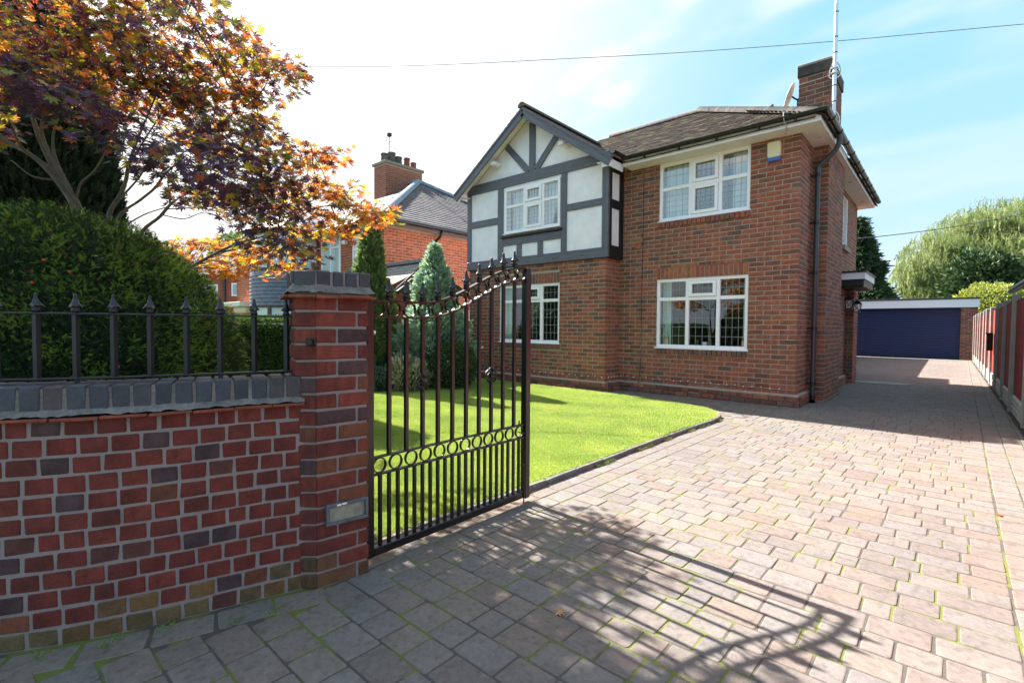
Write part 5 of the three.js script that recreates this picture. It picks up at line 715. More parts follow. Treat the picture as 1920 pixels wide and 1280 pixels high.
// ---------------------------------------------------------------- boundary fence: concrete posts, gravel boards, red panels
{
  const F = thing('boundary_fence', 'fence of red panels between concrete posts along the drive', 'fence', [0.80, 0, 0]);
  const red = std([0.36, 0.032, 0.022], { map: texWood, roughness: 0.75 }), redD = std([0.32, 0.028, 0.02], { map: texWood, roughness: 0.75 });
  const reds = [0.8, 0.9, 1, 1.08, 1.18].map((k) => std([0.33 * k, 0.030 * k, 0.021 * k], { map: texTimber, bumpMap: texTimber, bumpScale: 0.003, roughness: 0.8 }));
  const postG = (() => { const g = chamferBox(0.105, 1.92, 0.105, 0.012, 0.002); g.translate(0, 0.96, 0); return boxUV(g, 1); })();
  const z0 = -2.216, step = 1.832, n = 15;
  const board = boxUV(chamferBox(0.016, 1.5, 0.152, 0.002, 0.001), 1);
  const ripple = (() => { const g = new THREE.PlaneGeometry(1.72, 0.30, 60, 14), p = g.attributes.position; for (let i = 0; i < p.count; i++) { const x = p.getX(i), y = p.getY(i); const row = Math.floor((y + 0.15) / 0.075), u = x * 3.1 + (row % 2) * 0.5 + 0.3 * noise3(x * 3, row, 1), fx = u - Math.floor(u), fy = ((y + 0.15) / 0.075) % 1; const e = Math.min(sstep(0, 0.12, fx), sstep(1, 0.88, fx), sstep(0, 0.22, fy), sstep(1, 0.78, fy)); p.setZ(i, 0.02 * e * (0.7 + 0.6 * noise3(x * 12, y * 20, row))); } g.computeVertexNormals(); return boxUV(g.rotateY(-Math.PI / 2).toNonIndexed(), 1); })();
  for (let k = 0; k < n; k++) {
    const z = z0 - k * step; const p = part('post', postG, M.concrete, F); p.position.set(rr(-0.008, 0.008), rr(-0.02, 0.02), z); p.rotation.z = rr(-0.006, 0.006);
    if (k === n - 1) break;
    const pan = group('fence_panel', F); pan.position.set(0.01, 0, z - step / 2);
    for (let i = 0; i < 12; i++) { const m = part('slat', board, reds[Math.floor(rnd() * 5)], pan); m.position.set((i % 2) * 0.006, 1.06 + rr(-0.003, 0.003), -0.83 + i * 0.1505); m.rotation.y = 0.05; }
    part('rail', cbox(0.012, 0.05, 0.42, 0.48, -0.86, 0.86), red, pan); part('rail', cbox(0.012, 0.05, 1.55, 1.61, -0.86, 0.86), red, pan);
    part('capping', cbox(-0.012, 0.03, 1.812, 1.822, -0.87, 0.87, 0.002), redD, pan);
    const gb = part('gravel_board', merge([ripple, boxUV(new THREE.BoxGeometry(0.04, 0.31, 1.74).translate(0.021, 0, 0))]), std([0.52, 0.50, 0.46], { map: texStone, roughness: 0.95 }), F); gb.position.set(0.0, 0.15, z - step / 2);
  }
  const bx = thing('post_box', 'small dark brown box fixed to the red fence', 'box', [0.73, 1.05, -16.35]); part('body', cbox(-0.06, 0.05, -0.2, 0.2, -0.14, 0.14, 0.01), std([0.035, 0.02, 0.015]), bx); part('lid', cbox(-0.08, 0.05, 0.2, 0.225, -0.16, 0.16, 0.008), std([0.03, 0.018, 0.014]), bx);
}
// ---------------------------------------------------------------- bungalow beyond the fence, only its eaves corner in view
{
  const b = thing('bungalow', 'low neighbouring building with dark gutter just over the red fence', 'house');
  part('wall', cbox(1.32, 7.5, 0, 2.15, -14.0, -5.5, 0.01), std([0.45, 0.40, 0.34], { map: texStone }), b);
  const P = [[0.95, 2.18, -14.3], [0.95, 2.18, -5.2], [4.6, 4.7, -5.2], [4.6, 4.7, -14.3]].map((a) => V(...a)); const Q = [[8.1, 2.16, -14.3], [8.1, 2.16, -5.2]].map((a) => V(...a));
  part('roof', merge([polyPlane(P), polyPlane([P[3], P[2], Q[1], Q[0]]), polyPlane([V(0.95, 2.18, -14.35), P[3].clone().setZ(-14.35), V(8.1, 2.16, -14.35)])]), std([0.10, 0.09, 0.085], { map: texBrick }), b);
  part('bargeboard', bar(V(0.92, 2.16, -14.28), V(4.6, 4.69, -14.28), 0.04, 0.12), std([0.14, 0.15, 0.17], { roughness: 0.5 }), b); part('gutter', new THREE.CylinderGeometry(0.06, 0.06, 8.3, 10).rotateX(Math.PI / 2).translate(0.93, 2.14, -10.15).toNonIndexed(), M.plastic, b);
  part('downpipe', new THREE.CylinderGeometry(0.035, 0.035, 2.0, 10).translate(1.27, 1.0, -13.9).toNonIndexed(), M.plastic, b);
}
// ---------------------------------------------------------------- the neighbour's house
{
  const h = thing('neighbour_house', 'orange brick house with slate hipped roof left of the timbered house', 'house');
  const X = -12.55, Z0 = -8.38, Z1 = -19.0, EY = 4.46, AY = 7.68, AXn = -17.85, AZn = -13.69, XL = -24.2;
  const tn = [[0.42, 0.105, 0.045], [0.36, 0.088, 0.04], [0.46, 0.125, 0.055], [0.30, 0.075, 0.042]], set = brickSet(0.25, 0.077, 0.1, tn, 4, 0.003, 0.001), tt = toneOf([4, 3, 2, 1]);
  const wl = part('wall', merge([boxUV(new THREE.BoxGeometry(0.3, EY + 0.1, Z0 - Z1).translate(X - 0.155, EY / 2, (Z0 + Z1) / 2 - 0.1)), boxUV(new THREE.BoxGeometry(X - XL, EY + 0.1, 0.3).translate((X + XL) / 2 - 0.004, EY / 2, Z0 - 0.155)), boxUV(new THREE.BoxGeometry(0.3, EY, 10.2).translate(XL + 0.2, EY / 2, -13.9))]), M.mortarNeighbour, h);
  layBricks(courses({ o: V(X, 1.9, Z0), u: V(0, 0, -1), n: V(1, 0, 0), L: 5.2, y0: 0, y1: EY - 1.9, ch: 0.0885, bl: 0.262, joint: 0.012, depth: 0.1, start: 0.105, tone: tt }), set, M.brick, wl, 0);
  layBricks(courses({ o: V(-17.2, 1.6, Z0), u: V(1, 0, 0), n: V(0, 0, 1), L: 4.65, y0: 0, y1: EY - 1.6, ch: 0.0885, bl: 0.262, joint: 0.012, depth: 0.1, holes: [[0.9, 2.2, 1.1, 2.8], [2.95, 3.8, 1.15, 2.6]], tone: tt }), set, M.brick, wl, 0);
  layBricks(courses({ o: V(XL, 0.8, Z0), u: V(1, 0, 0), n: V(0, 0, 1), L: 7.0, y0: 0, y1: EY - 0.8, ch: 0.0885, bl: 0.262, joint: 0.012, depth: 0.1, holes: [[1.9, 2.9, 2.3, 3.4]], tone: tt }), set, M.brick, wl, 0);
  // windows of the front
  const win = (x0, x1, y0, y1, label) => { const g = group('window', h); part('frame', merge([cbox(x0, x1, y0, y0 + 0.08, Z0 - 0.02, Z0 + 0.03), cbox(x0, x1, y1 - 0.08, y1, Z0 - 0.02, Z0 + 0.03), cbox(x0, x0 + 0.08, y0 + 0.08, y1 - 0.08, Z0 - 0.02, Z0 + 0.03), cbox(x1 - 0.08, x1, y0 + 0.08, y1 - 0.08, Z0 - 0.02, Z0 + 0.03), cbox((x0 + x1) / 2 - 0.04, (x0 + x1) / 2 + 0.04, y0 + 0.08, y1 - 0.08, Z0 - 0.02, Z0 + 0.028), cbox(x0 + 0.08, x1 - 0.08, y1 - 0.5, y1 - 0.44, Z0 - 0.02, Z0 + 0.027)]), M.upvc, g); part('pane', cbox(x0 + 0.07, x1 - 0.07, y0 + 0.07, y1 - 0.07, Z0 - 0.004, Z0 + 0.001, 0.0004), M.glass, g); part('curtain', cbox(x0 + 0.08, x1 - 0.08, y0 + 0.08, y1 - 0.08, Z0 - 0.002, Z0 - 0.0045, 0.0003), M.curtain, g); };
  win(-16.3, -15.0, 2.7, 4.4); win(-14.25, -13.4, 2.8, 4.2);
  const gw = group('window', h); part('frame', cbox(-22.3, -21.3, 3.08, 4.15, Z0 - 0.02, Z0 + 0.01), M.timberBlack, gw); part('pane', cbox(-22.22, -21.38, 3.14, 4.1, Z0 + 0.01, Z0 + 0.014, 0.0005), std([0.05, 0.13, 0.12], { roughness: 0.15 }), gw); part('sill', cbox(-22.4, -21.2, 3.0, 3.08, Z0 - 0.02, Z0 + 0.08), M.concrete, gw);
  // round bay hung with tiles
  const bay = group('round_bay', h), bc = V(-18.1, 0, Z0), R = 1.55;
  const tileM = std([0.20, 0.22, 0.29], { map: texBrick, roughness: 0.55 });
  for (let r = 0; r < 9; r++) part('tile_course', boxUV(new THREE.CylinderGeometry(R + 0.02, R + 0.055, 0.165, 40, 1, true, -Math.PI / 2, Math.PI).translate(bc.x, 2.09 + r * 0.128, bc.z).toNonIndexed()), tileM, bay);
  part('base', boxUV(new THREE.CylinderGeometry(R - 0.05, R - 0.05, 2.0, 30, 1, true, -Math.PI / 2, Math.PI).translate(bc.x, 1.0, bc.z).toNonIndexed()), std(tn[0]), bay);
  for (const [y0, y1] of [[1.2, 1.98], [3.25, 4.5]]) { const brown = std([0.12, 0.075, 0.06]), pane = std([0.62, 0.68, 0.74], { roughness: 0.25 }); for (let i = 0; i <= 6; i++) { const a = -Math.PI / 2 + Math.PI * i / 6; part('mullion', cbox(-0.06, 0.06, y0, y1, -0.05, 0.05).rotateY(a).translate(bc.x + Math.sin(a) * R, 0, bc.z + Math.cos(a) * R), brown, bay); if (i < 6) { const m = a + Math.PI / 12; part('pane', cbox(-0.34, 0.34, y0, y1, -0.01, 0.01).rotateY(m).translate(bc.x + Math.sin(m) * (R - 0.05), 0, bc.z + Math.cos(m) * (R - 0.05)), pane, bay); } } for (const y of [y0, y1]) part('rail', boxUV(new THREE.CylinderGeometry(R + 0.03, R + 0.03, 0.09, 40, 1, true, -Math.PI / 2, Math.PI).translate(bc.x, y, bc.z).toNonIndexed()), brown, bay); }
  part('bay_roof', boxUV(new THREE.ConeGeometry(R + 0.25, 1.0, 30, 1, true).translate(bc.x, 5.1, bc.z).toNonIndexed()), tileM, bay);
  // roof
  const roof = group('roof', h), E = 0.32, c0 = V(X + E, EY - 0.02, Z0 + E), c1 = V(X + E, EY - 0.02, Z1 - E), ap = V(AXn, AY, AZn), c2 = V(XL - E, EY - 0.02, Z0 + E), c3 = V(XL - E, EY - 0.02, Z1 - E), ap2 = V(XL + 4.6, AY, AZn);
  part('roof_boards', merge([polyPlane([c0, c1, ap]), polyPlane([c2, c0, ap, ap2]), polyPlane([c3, c2, ap2]), polyPlane([c1, c3, ap2, ap])]), std([0.07, 0.068, 0.075]), roof);
  { const sv = ap.clone().sub(V(c0.x, c0.y, AZn)), S = sv.length(); sv.normalize(); const W = c0.z - c1.z, tw = 0.30, ga = 0.24, out = [], e = V(0, 0, -1), n = sv.clone().cross(e).normalize(); if (n.y < 0) n.negate();
    const vs = [[0.115, 0.108, 0.118], [0.10, 0.095, 0.108], [0.13, 0.12, 0.125]].flatMap((t) => [0, 1].map(() => paint(boxUV(chamferBox(tw - 0.006, 0.03, ga * 1.3, 0.006, 0.002), 1.2, rnd() * 4, rnd() * 4), t.map((v) => v * rr(0.85, 1.15)))));
    for (let r = 0; r * ga < S; r++) for (let a = (r % 2) * tw / 2; a < W; a += tw) { const f = r * ga / S; if (a < f * (c0.z - AZn) || a > W - f * (AZn - c1.z)) continue; const zz = e.clone().cross(n); const m = new THREE.Matrix4().makeBasis(e, n, zz).setPosition(V(c0.x, c0.y, c0.z).addScaledVector(e, a).addScaledVector(sv, r * ga + 0.1).addScaledVector(n, 0.03)); m.multiply(new THREE.Matrix4().makeRotationX((zz.dot(sv) > 0 ? -1 : 1) * -0.09)); out.push(pick(vs).clone().applyMatrix4(m)); }
    part('roof_tiles', merge(out), M.brick, roof, 'stuff'); }
  for (const [a, b] of [[c0, ap], [c1, ap], [ap, ap2]]) { const d = b.clone().sub(a), L = 0.45, n = Math.floor(d.length() / L); d.normalize(); for (let i = 0; i < n; i++) { const m = part('hip_tile', paint(boxUV(new THREE.CylinderGeometry(0.14, 0.15, L, 10, 1, false, -Math.PI / 2, Math.PI).rotateX(-Math.PI / 2)), [0.22 * rr(0.85, 1.1), 0.27, 0.33]), M.brick, roof); m.position.copy(a).addScaledVector(d, (i + 0.5) * L).add(V(0, 0.03, 0)); m.lookAt(m.position.clone().add(d)); } }
  const brownP = std([0.10, 0.06, 0.05], { roughness: 0.5 });
  part('fascia', merge([cbox(X + 0.28, X + 0.30, EY - 0.2, EY - 0.02, Z1, Z0 + 0.3), cbox(XL, X + 0.28, EY - 0.2, EY - 0.02, Z0 + 0.28, Z0 + 0.3)]), brownP, h); part('soffit', merge([cbox(X - 0.02, X + 0.28, EY - 0.2, EY - 0.18, Z1, Z0 + 0.28)]), std([0.6, 0.52, 0.42]), h);
  part('gutter', merge([new THREE.CylinderGeometry(0.065, 0.065, 10.8, 10).rotateX(Math.PI / 2).translate(X + 0.36, EY - 0.03, -13.6).toNonIndexed(), new THREE.CylinderGeometry(0.065, 0.065, 12, 10).rotateZ(Math.PI / 2).translate(-18, EY - 0.03, Z0 + 0.36).toNonIndexed()]), M.plastic, h);
  part('downpipe', tube([V(X + 0.36, EY - 0.05, -10.35), V(X + 0.34, EY - 0.2, -10.3), V(X + 0.06, EY - 0.5, -10.2), V(X + 0.05, EY - 0.7, -10.2), V(X + 0.05, 2, -10.2), V(X + 0.05, 0.1, -10.2)], 0.045, 8, 40), M.plastic, h);
  // chimney with pots
  const st = group('chimney', h), cx = -18.9, cz = -13.4;
  part('stack', boxUV(new THREE.BoxGeometry(0.9, 2.2, 1.95).translate(cx, 7.35, cz)), M.mortarNeighbour, st);
  const cs = brickSet(0.25, 0.077, 0.1, [[0.38, 0.13, 0.075], [0.33, 0.11, 0.07], [0.42, 0.15, 0.09]], 3);
  layBricks(courses({ o: V(cx + 0.457, 6.3, cz + 0.98), u: V(0, 0, -1), n: V(1, 0, 0), L: 1.96, y0: 0, y1: 2.1, ch: 0.0885, bl: 0.262, joint: 0.012, depth: 0.1, start: 0.103, tone: toneOf([3, 2, 2]) }), cs, M.brick, st, 0);
  layBricks(courses({ o: V(cx - 0.457, 6.3, cz + 0.982), u: V(1, 0, 0), n: V(0, 0, 1), L: 0.914, y0: 0, y1: 2.1, ch: 0.0885, bl: 0.262, joint: 0.012, depth: 0.1, tone: toneOf([3, 2, 2]) }), cs, M.brick, st, 0);
  part('cap', cbox(cx - 0.53, cx + 0.53, 8.4, 8.52, cz - 1.05, cz + 1.05, 0.01), std([0.34, 0.30, 0.25], { map: texStone }), st);
  for (const [z, ht, c, r] of [[0.75, 0.42, [0.12, 0.13, 0.11], 0.17], [0.38, 0.55, [0.15, 0.13, 0.11], 0.19], [0.02, 0.45, [0.10, 0.12, 0.10], 0.18], [-0.45, 0.52, [0.26, 0.10, 0.07], 0.15], [-0.82, 0.40, [0.36, 0.10, 0.07], 0.15]]) part('chimney_pot', boxUV(lathe([[r, 0], [r * 0.88, ht * 0.85], [r, ht * 0.87], [r, ht], [r * 0.7, ht], [r * 0.7, ht - 0.1]], 14).toNonIndexed().translate(cx, 8.52, cz + z)), std(c, { map: texBrick, roughness: 0.9 }), st);
  part('aerial', merge([tube([V(cx, 8.5, cz + 0.5), V(cx, 9.9, cz + 0.5)], 0.015, 5, 3), tube([V(cx - 0.6, 9.75, cz + 0.3), V(cx + 0.3, 9.8, cz + 0.65)], 0.012, 5, 3), tube([V(cx - 0.2, 9.5, cz + 0.45), V(cx + 0.2, 9.5, cz + 0.55)], 0.01, 5, 3), cbox(cx + 0.05, cx + 0.2, 9.72, 9.86, cz + 0.5, cz + 0.65)].map((g) => { if (!g.attributes.uv) boxUV(g); return g; })), M.timberBlack, h);
  // porch hood on the front
  part('porch_hood', merge([cbox(-23.4, -21.6, 2.10, 2.28, Z0, Z0 + 0.8, 0.01), cbox(-23.2, -21.9, 1.85, 2.10, Z0, Z0 + 0.5, 0.06)]), std([0.7, 0.7, 0.62]), h);
  // security light
  part('light_box', cbox(-14.75, -14.55, 3.95, 4.08, Z0, Z0 + 0.14, 0.02), M.white, h);
  // garage of the neighbour: gabled, slate roof, its gable end faces the drive
  const ng = thing('neighbour_garage', 'small brick outbuilding with slate roof and dark bargeboards behind the conifers', 'outbuilding');
  const gx = -10.4, ay = 3.03, az = -8.28, ey = 2.28, za = -7.3, zb = -9.4, gl = -14.5;
  part('gable_wall', (() => { const s = new THREE.Shape([new THREE.Vector2(za + 0.25, 0), new THREE.Vector2(za + 0.25, ey), new THREE.Vector2(az, ay - 0.15), new THREE.Vector2(zb - 0.05, ey), new THREE.Vector2(zb - 0.05, 0)].map((v) => new THREE.Vector2(-v.x, v.y))); return boxUV(new THREE.ExtrudeGeometry(s, { depth: 3.9, bevelEnabled: false }).toNonIndexed()).rotateY(Math.PI / 2).translate(-14.4, 0, 0); })(), std([0.30, 0.085, 0.05], { map: texBrick }), ng);
  for (const s of [1, -1]) { const e = V(gx, ey - 0.06, s > 0 ? za : zb - 0.25), r = V(gx, ay, az); part('bargeboard', bar(e.clone().add(V(0.03, -0.02, 0)), r.clone().add(V(0.03, -0.03, 0)), 0.04, 0.16, V(0, 1, 0)), std([0.06, 0.045, 0.04]), ng); const d = r.clone().sub(e), S = d.length(); d.normalize(); const e2 = V(-1, 0, 0), n = d.clone().cross(e2).normalize(); if (n.y < 0) n.negate(); const out = []; for (let q = 0; q * 0.16 < S; q++) for (let a = -0.05 + (q % 2) * 0.12; a < 4; a += 0.24) { const zz = e2.clone().cross(n); const m = new THREE.Matrix4().makeBasis(e2, n, zz).setPosition(e.clone().addScaledVector(e2, a).addScaledVector(d, q * 0.16 + 0.06).addScaledVector(n, 0.02)).multiply(new THREE.Matrix4().makeRotationX((zz.dot(d) > 0 ? -1 : 1) * -0.07)); out.push(paint(boxUV(chamferBox(0.235, 0.014, 0.25, 0.003, 0.002), 1.2, rnd() * 4, rnd() * 4), [0.26, 0.245, 0.21].map((v) => v * rr(0.85, 1.15))).applyMatrix4(m)); } part('roof_slates', merge(out), M.brick, ng, 'stuff'); part('roof_boards', polyPlane([e, V(gl, e.y, e.z), V(gl, ay, az), r]), M.timberBlack, ng); }
  for (let i = 0; i < 9; i++) { const m = part('ridge_tile', paint(boxUV(new THREE.CylinderGeometry(0.11, 0.11, 0.42, 8, 1, false, -Math.PI / 2, Math.PI).rotateX(-Math.PI / 2)), [0.16, 0.17, 0.19]), M.brick, ng); m.position.set(gx - 0.2 - i * 0.43, ay + 0.01, az); m.lookAt(m.position.clone().add(V(-1, 0, 0))); }
  { const v = group('louvre_vent', ng); for (let i = 0; i < 7; i++) part('blade', cbox(gx - 0.55, gx - 0.2, 1.35 + i * 0.09, 1.40 + i * 0.09, za - 0.25, za - 0.16, 0.004).rotateX(0.0), std([0.55, 0.58, 0.62]), v); }
}
// ---------------------------------------------------------------- far house at the left and the side garden's wooden fence
{
  const f = thing('far_house', 'distant red brick house with grey roof glimpsed past the maple', 'house');
  const c = at(418, 560, 34), R = V(0.747, 0, -0.665), q = Math.atan2(0.665, 0.747);
  const g = group('body', f); f.position.set(c.x, 0, c.z); f.rotation.y = q;
  part('wall', boxUV(new THREE.BoxGeometry(6.6, 4.9, 5).translate(0.9, 2.45, -2.5)), std([0.42, 0.12, 0.07], { map: texBrick }), f); f.remove(g);
  part('roof', merge([polyPlane([V(-2.8, 4.75, 0.35), V(4.6, 4.75, 0.35), V(2.4, 7.0, -2.5), V(-0.5, 7.0, -2.5)]), polyPlane([V(4.6, 4.75, 0.35), V(4.6, 4.75, -5.4), V(2.4, 7.0, -2.5)]), polyPlane([V(-2.8, 4.75, -5.4), V(-2.8, 4.75, 0.35), V(-0.5, 7.0, -2.5)])]), std([0.19, 0.165, 0.15], { map: texBrick }), f);
  const w = (x0, x1, y0, y1) => { const k = group('window', f); part('frame', cbox(x0, x1, y0, y1, -0.02, 0.04), M.upvc, k); part('pane', cbox(x0 + 0.1, x1 - 0.1, y0 + 0.1, y1 - 0.1, 0.04, 0.05, 0.001), std([0.35, 0.42, 0.52], { roughness: 0.15 }), k); };
  w(-2.0, -0.35, 2.3, 4.1); w(0.6, 1.2, 3.3, 4.2); part('downpipe', new THREE.CylinderGeometry(0.07, 0.07, 4.7, 8).translate(0.15, 2.35, 0.08).toNonIndexed(), M.plastic, f);
  const wf = thing('side_fence', 'low brown wooden fence behind the conifers and shrubs', 'fence', [-10.25, 0, -4.2]);
  const bm = std([0.15, 0.06, 0.035], { map: texWood }); const bd = boxUV(chamferBox(0.02, 1.0, 0.13, 0.003), 1); for (let i = 0; i < 36; i++) { const m = part('slat', bd, bm, wf); m.position.set((i % 2) * 0.008, 0.62 + rr(-0.01, 0.01), -i * 0.138); } for (const y of [0.3, 0.95]) part('rail', cbox(-0.05, -0.012, y, y + 0.06, -4.9, 0.1), bm, wf);
  const bin = thing('wheelie_bin', 'dark wheeled bin with bright blue lid beside the bay', 'bin', [-9.98, 0, -8.0], 0.3);
  part('body', boxUV(new THREE.CylinderGeometry(0.40, 0.32, 1.22, 4, 1).rotateY(Math.PI / 4).translate(0, 0.66, 0).toNonIndexed()), std([0.02, 0.02, 0.022], { roughness: 0.5 }), bin); part('lid', merge([cbox(-0.33, 0.33, 1.28, 1.36, -0.33, 0.34, 0.03), cbox(-0.28, 0.28, 1.34, 1.42, -0.28, 0.28, 0.04)]), std([0.012, 0.035, 0.50], { roughness: 0.35 }), bin); for (const x of [-0.27, 0.27]) part('wheel', new THREE.CylinderGeometry(0.1, 0.1, 0.05, 16).rotateZ(Math.PI / 2).translate(x, 0.1, -0.26).toNonIndexed(), M.plastic, bin);
}
// ---------------------------------------------------------------- overhead wires
{
  const w = thing('overhead_wire', 'thin cable crossing the sky high over the chimney', 'wire');
  const a = at(560, 124, 16), b = at(1920, 45, 11), e = at(2300, 12, 10), s = at(-300, 60, 22); part('cable', tube([s, a, at(1100, 108, 13.2), at(1480, 84, 12), b, e], 0.0085, 5, 90), std([0.20, 0.22, 0.28]), w);
  const w2 = thing('overhead_wire', 'lower cable running from behind the house past the willow', 'wire');
  part('cable', tube([at(1560, 451, 24), at(1612, 447, 24), at(1770, 428, 26), at(1920, 401, 28), at(2100, 360, 30)], 0.022, 5, 40), std([0.06, 0.06, 0.07]), w2);
}

// ================================================================ TREES AND PLANTS
const dark = (c) => new THREE.MeshPhysicalMaterial({ color: new THREE.Color().setRGB(...c), roughness: 1, specularIntensity: 0 });
const leafMat = (t = 0.4) => new THREE.MeshPhysicalMaterial({ color: 0xffffff, roughness: 0.8, specularIntensity: 0.5, transmission: t, thickness: 0, side: THREE.DoubleSide });
const cssKey = {};
// instanced foliage: list of {p: Vector3, q: Quaternion, s, c: [r, g, b]}
function foliage(name, geo, mat, list, parent) {
  const m = new THREE.InstancedMesh(geo, mat, list.length), M4 = new THREE.Matrix4(), c = new THREE.Color();
  list.forEach((l, i) => { M4.compose(l.p, l.q, l.s.isVector3 ? l.s : V(l.s, l.s, l.s)); m.setMatrixAt(i, M4); m.setColorAt(i, c.setRGB(...l.c.map((v) => Math.max(0, v)))); });
  m.name = name; m.userData.kind = 'stuff'; m.castShadow = m.receiveShadow = true; parent.add(m); return m;
}
const noUV = (g) => { g.setAttribute('uv', new THREE.Float32BufferAttribute(new Float32Array(g.attributes.position.count * 2), 2)); return g; };
const gauss = () => (rnd() + rnd() + rnd() + rnd() - 2) * 0.87;
const look = (dir, roll = 0) => { const y = dir.clone().normalize(), t = Math.abs(y.y) > 0.95 ? V(1, 0, 0) : V(0, 1, 0), x = t.clone().cross(y).normalize(), z = x.clone().cross(y); return new THREE.Quaternion().setFromRotationMatrix(new THREE.Matrix4().makeBasis(x, y, z)).multiply(new THREE.Quaternion().setFromAxisAngle(V(0, 1, 0), roll)); };   // local y along dir

// ---------------------------------------------------------------- Japanese maple
rnd = mulberry(83);
{
  const maple = thing('maple_tree', 'purple and orange leaved maple spreading over the wall at the left', 'tree');
  // palmate leaf in the xy plane, stalk at the origin, tip along +y, one unit long
  const leafGeo = (curl) => { const P = [], L = [[0, 1, 0.15], [36, 0.93, 0.14], [-36, 0.93, 0.14], [74, 0.72, 0.11], [-74, 0.72, 0.11], [116, 0.42, 0.08], [-116, 0.42, 0.08]]; for (const [a, l, w] of L) { const t = a * deg, d = [Math.sin(t), Math.cos(t)], n = [d[1], -d[0]], z = (r) => -curl * r * r; const A = [0, 0, 0], T = [d[0] * l, d[1] * l, z(l)], B = [d[0] * l * 0.5 + n[0] * w, d[1] * l * 0.5 + n[1] * w, z(l * 0.5) - 0.03], C = [d[0] * l * 0.5 - n[0] * w, d[1] * l * 0.5 - n[1] * w, z(l * 0.5) - 0.03]; P.push(...A, ...B, ...T, ...A, ...T, ...C); } return noUV(fromTris(P)); };
  const geos = [leafGeo(0.12), leafGeo(0.28), leafGeo(0.45)];
  const purple = () => pick([[0.10, 0.042, 0.095], [0.135, 0.05, 0.09], [0.085, 0.048, 0.105], [0.16, 0.045, 0.05], [0.09, 0.062, 0.065]]);
  const orange = () => pick([[0.66, 0.22, 0.04], [0.55, 0.13, 0.04], [0.70, 0.33, 0.05], [0.44, 0.11, 0.05], [0.42, 0.31, 0.04], [0.28, 0.27, 0.04], [0.34, 0.11, 0.06]]);
  const gold = () => pick([[0.84, 0.40, 0.035], [0.78, 0.30, 0.03], [0.86, 0.52, 0.05], [0.65, 0.20, 0.03], [0.66, 0.50, 0.05]]);
  const green = () => pick([[0.17, 0.19, 0.03], [0.27, 0.26, 0.03], [0.12, 0.12, 0.035], [0.36, 0.28, 0.035]]);
  // clumps: px, py, metres, radius, look  (purple share, orange share, gold share; the rest green)
  const K = [];
  const add = (l, t0, t1, r, mix) => l.forEach(([x, y]) => K.push({ c: at(x + rr(-8, 8), y + rr(-6, 6), rr(t0, t1)), r: r * rr(0.85, 1.2), mix }));
  const P_ = [0.78, 0.12, 0.0], O_ = [0.44, 0.32, 0.08], T_ = [0.36, 0.36, 0.12], G_ = [0.06, 0.36, 0.52];
  add([[20, 145], [70, 155], [15, 170], [110, 165], [135, 190], [185, 208], [215, 250], [265, 255], [300, 275], [350, 285], [335, 315], [400, 315], [60, 140], [10, 120]], 3.4, 4.0, 0.22, P_);
  add([[385, 355], [430, 330], [465, 360], [500, 350], [520, 390], [480, 400], [545, 420], [560, 450], [520, 450], [440, 375], [405, 215], [440, 235], [470, 260], [430, 270], [385, 200], [350, 190], [490, 300], [455, 300], [530, 330]], 4.1, 4.9, 0.26, [0.62, 0.22, 0.04]);
  add([[15, 30], [70, 45], [60, 95], [125, 75], [150, 115], [110, 130], [200, 70], [190, 125], [240, 110], [250, 60], [215, 30], [165, 30], [275, 30], [35, 70], [230, 165], [175, 170], [120, 165], [280, 130], [290, 85]], 3.9, 4.8, 0.28, O_);
  add([[320, 105], [355, 120], [330, 150], [385, 105], [410, 135], [445, 110], [470, 105], [500, 130], [535, 128], [440, 165], [485, 165], [395, 165], [360, 170], [300, 165], [465, 195], [275, 190], [250, 205]], 4.4, 5.1, 0.22, T_);
  add([[505, 120], [550, 122], [470, 80], [455, 85]], 4.8, 5.1, 0.10, [0.05, 0.6, 0.25]);
  add([[505, 240], [540, 260], [575, 270], [605, 285], [628, 292], [560, 300], [520, 290], [590, 305], [480, 225]], 4.8, 5.3, 0.16, [0.16, 0.46, 0.28]);
  add([[575, 350], [610, 360], [645, 365], [680, 385], [710, 395], [600, 395], [640, 400], [675, 410], [705, 412], [625, 420], [585, 425], [720, 395], [560, 380], [600, 340], [655, 350], [625, 375]], 4.9, 5.6, 0.165, [0.10, 0.40, 0.44]);
  add([[540, 470], [565, 478], [545, 495], [505, 490], [480, 490], [520, 505]], 5.0, 5.5, 0.11, G_);
  add([[345, 450], [375, 455], [405, 455], [440, 455], [365, 475], [390, 485], [425, 490], [400, 505], [360, 490], [445, 480], [470, 470], [430, 510], [500, 470]], 5.8, 6.6, 0.17, G_);
  add([[330, 250], [350, 262], [370, 245]], 5.4, 5.8, 0.13, [0.0, 0.7, 0.3]);
  // the crown goes on above and left of the picture
  add([[40, -60], [130, -70], [220, -40], [90, -150], [200, -130], [300, -90], [-60, 40], [-90, 140], [-120, -50], [-70, 220], [-200, 60], [0, -160], [-180, 180], [260, -170], [340, -20], [350, 40]], 3.8, 5.0, 0.38, O_);
  const leaves = [];
